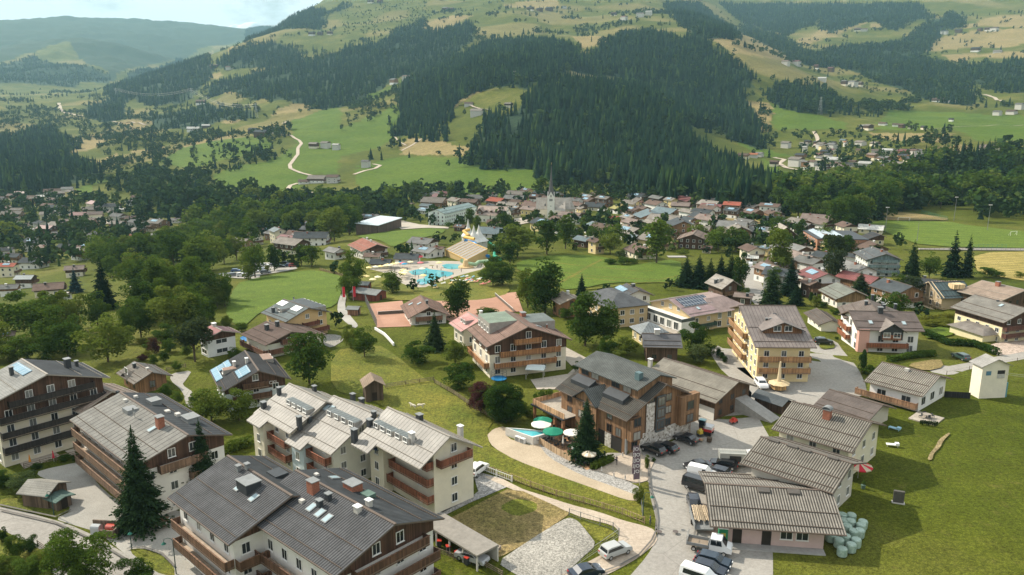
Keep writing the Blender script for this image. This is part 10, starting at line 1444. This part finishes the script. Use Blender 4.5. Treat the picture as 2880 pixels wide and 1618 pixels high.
def hedge(pts,h,wd,kind,label):
    q=dens(pts,2);rs=np.random.default_rng(len(q));n=260*len(q);k=rs.integers(0,len(q)-1,n);t=rs.random(n);P=np.array(q);c=P[k]*(1-t[:,None])+P[k+1]*t[:,None]
    d=unit(rs.standard_normal((n,3)));x=c[:,0]+d[:,0]*wd*.5;y=c[:,1]+d[:,1]*wd*.5;hh=h*(.75+.35*vn(x/2.3,y/2.3));z=ground(x,y)+.2+hh*(.5+.5*np.clip(d[:,2]*1.4,-1,1))
    nr=unit(d+.8*rs.standard_normal((n,3)));tt=unit(np.cross(nr,rs.standard_normal((n,3))));b=np.cross(nr,tt);s=.11+.1*rs.random(n);o=np.array([P[0][0],P[0][1],G(*P[0])])
    V,Fq=quads(np.stack([x,y,z],1)-o,tt,b,s,s);meta(link('hedge',rawmesh('hedge',V,Fq,tint_leaf('foliage_'+kind,LEAFC[kind],None,.25)),None,tuple(o)),label,'hedge')
for a_ in((PX['h1'],1.3,1.6,'B','bright green hedge in front of the pink-towered house'),(PX['h2'],1.5,2.2,'B','bushy green hedge curving below the pale yellow inn'),(PX['h3'],1.8,2.2,'Y','yellow-flowering hedge behind the inn lawn'),(PX['h4'],1.2,1.2,'B','low hedge along the forecourt planting beds'),(PX['h5'],1.6,2,'B','dark hedge beside the long apartment block garden')):hedge(*a_)
for i in range(2):
    x,y=C[22][0]+(-3.4+2.3*i),C[22][1]+3.6;b=MB();b.cyl((0,0),.4,0,.03,n=14);simple('manhole_cover',b,plain('iron_cover',(.12,.10,.09),.6),(x,y,.33),0,('left' if i==0 else 'right')+' round manhole cover in the road','manhole cover')
PY=[Vector((*v,G(*v))) for v in PX['pyl']]
for i,v in enumerate(PY):
    h=32;b=MB()
    for sx in(-1,1):
        for sy in(-1,1):b.bar((sx*3,sy*3,0),(sx*.6,sy*.6,h),.3)
    for k in range(6):
        z=h*k/6;w_=3-2.4*k/6
        for sx,sy,tx,ty in((-1,-1,1,-1),(1,-1,1,1),(1,1,-1,1),(-1,1,-1,-1)):b.bar((sx*w_,sy*w_,z),(tx*(w_-.4),ty*(w_-.4),z+h/6),.16)
    for z in(h*.78,h*.94):b.bar((-6,0,z),(6,0,z),.35)
    simple('power_pylon',b,plain('pylon_steel',(.3,.32,.32),.6),tuple(v),.7,('steel lattice power pylon leftmost on the far hills','steel lattice power pylon in the middle of the left hills','steel lattice power pylon behind the meadow road','steel lattice power pylon above the right hamlet')[i],'power pylon','power pylons on the hills')
for i in range(4):
    o=Vector(((-1)**i*5,0,25 if i<2 else 30));b=MB();pts=[]
    for a,c in zip(PY[:2],PY[1:3]):
        for k in range(13):
            t=k/12;q_=a.lerp(c,t)+o;q_.z-=4*18*t*(1-t);pts.append(q_)
    b.tube(pts,.15,4);simple('power_cable',b,PALEM,(0,0,0),0,('lower left','lower right','upper left','upper right')[i]+' power cable strung across the left hills','cable')
# ---------------- haze ----------------
hz=MB();hz.box(-9000,9000,-400,16500,-420,1750);mh=bpy.data.materials.new('haze');mh.use_nodes=True;mh.node_tree.nodes.clear()
pv=N(mh.node_tree,'ShaderNodeVolumePrincipled');pv.inputs['Color'].default_value=(.44,.74,.90,1);pv.inputs['Density'].default_value=HAZE;pv.inputs['Anisotropy'].default_value=0.2
oo=N(mh.node_tree,'ShaderNodeOutputMaterial');mh.node_tree.links.new(pv.outputs[0],oo.inputs['Volume'])
hz.obj('haze',mh,kind='stuff')
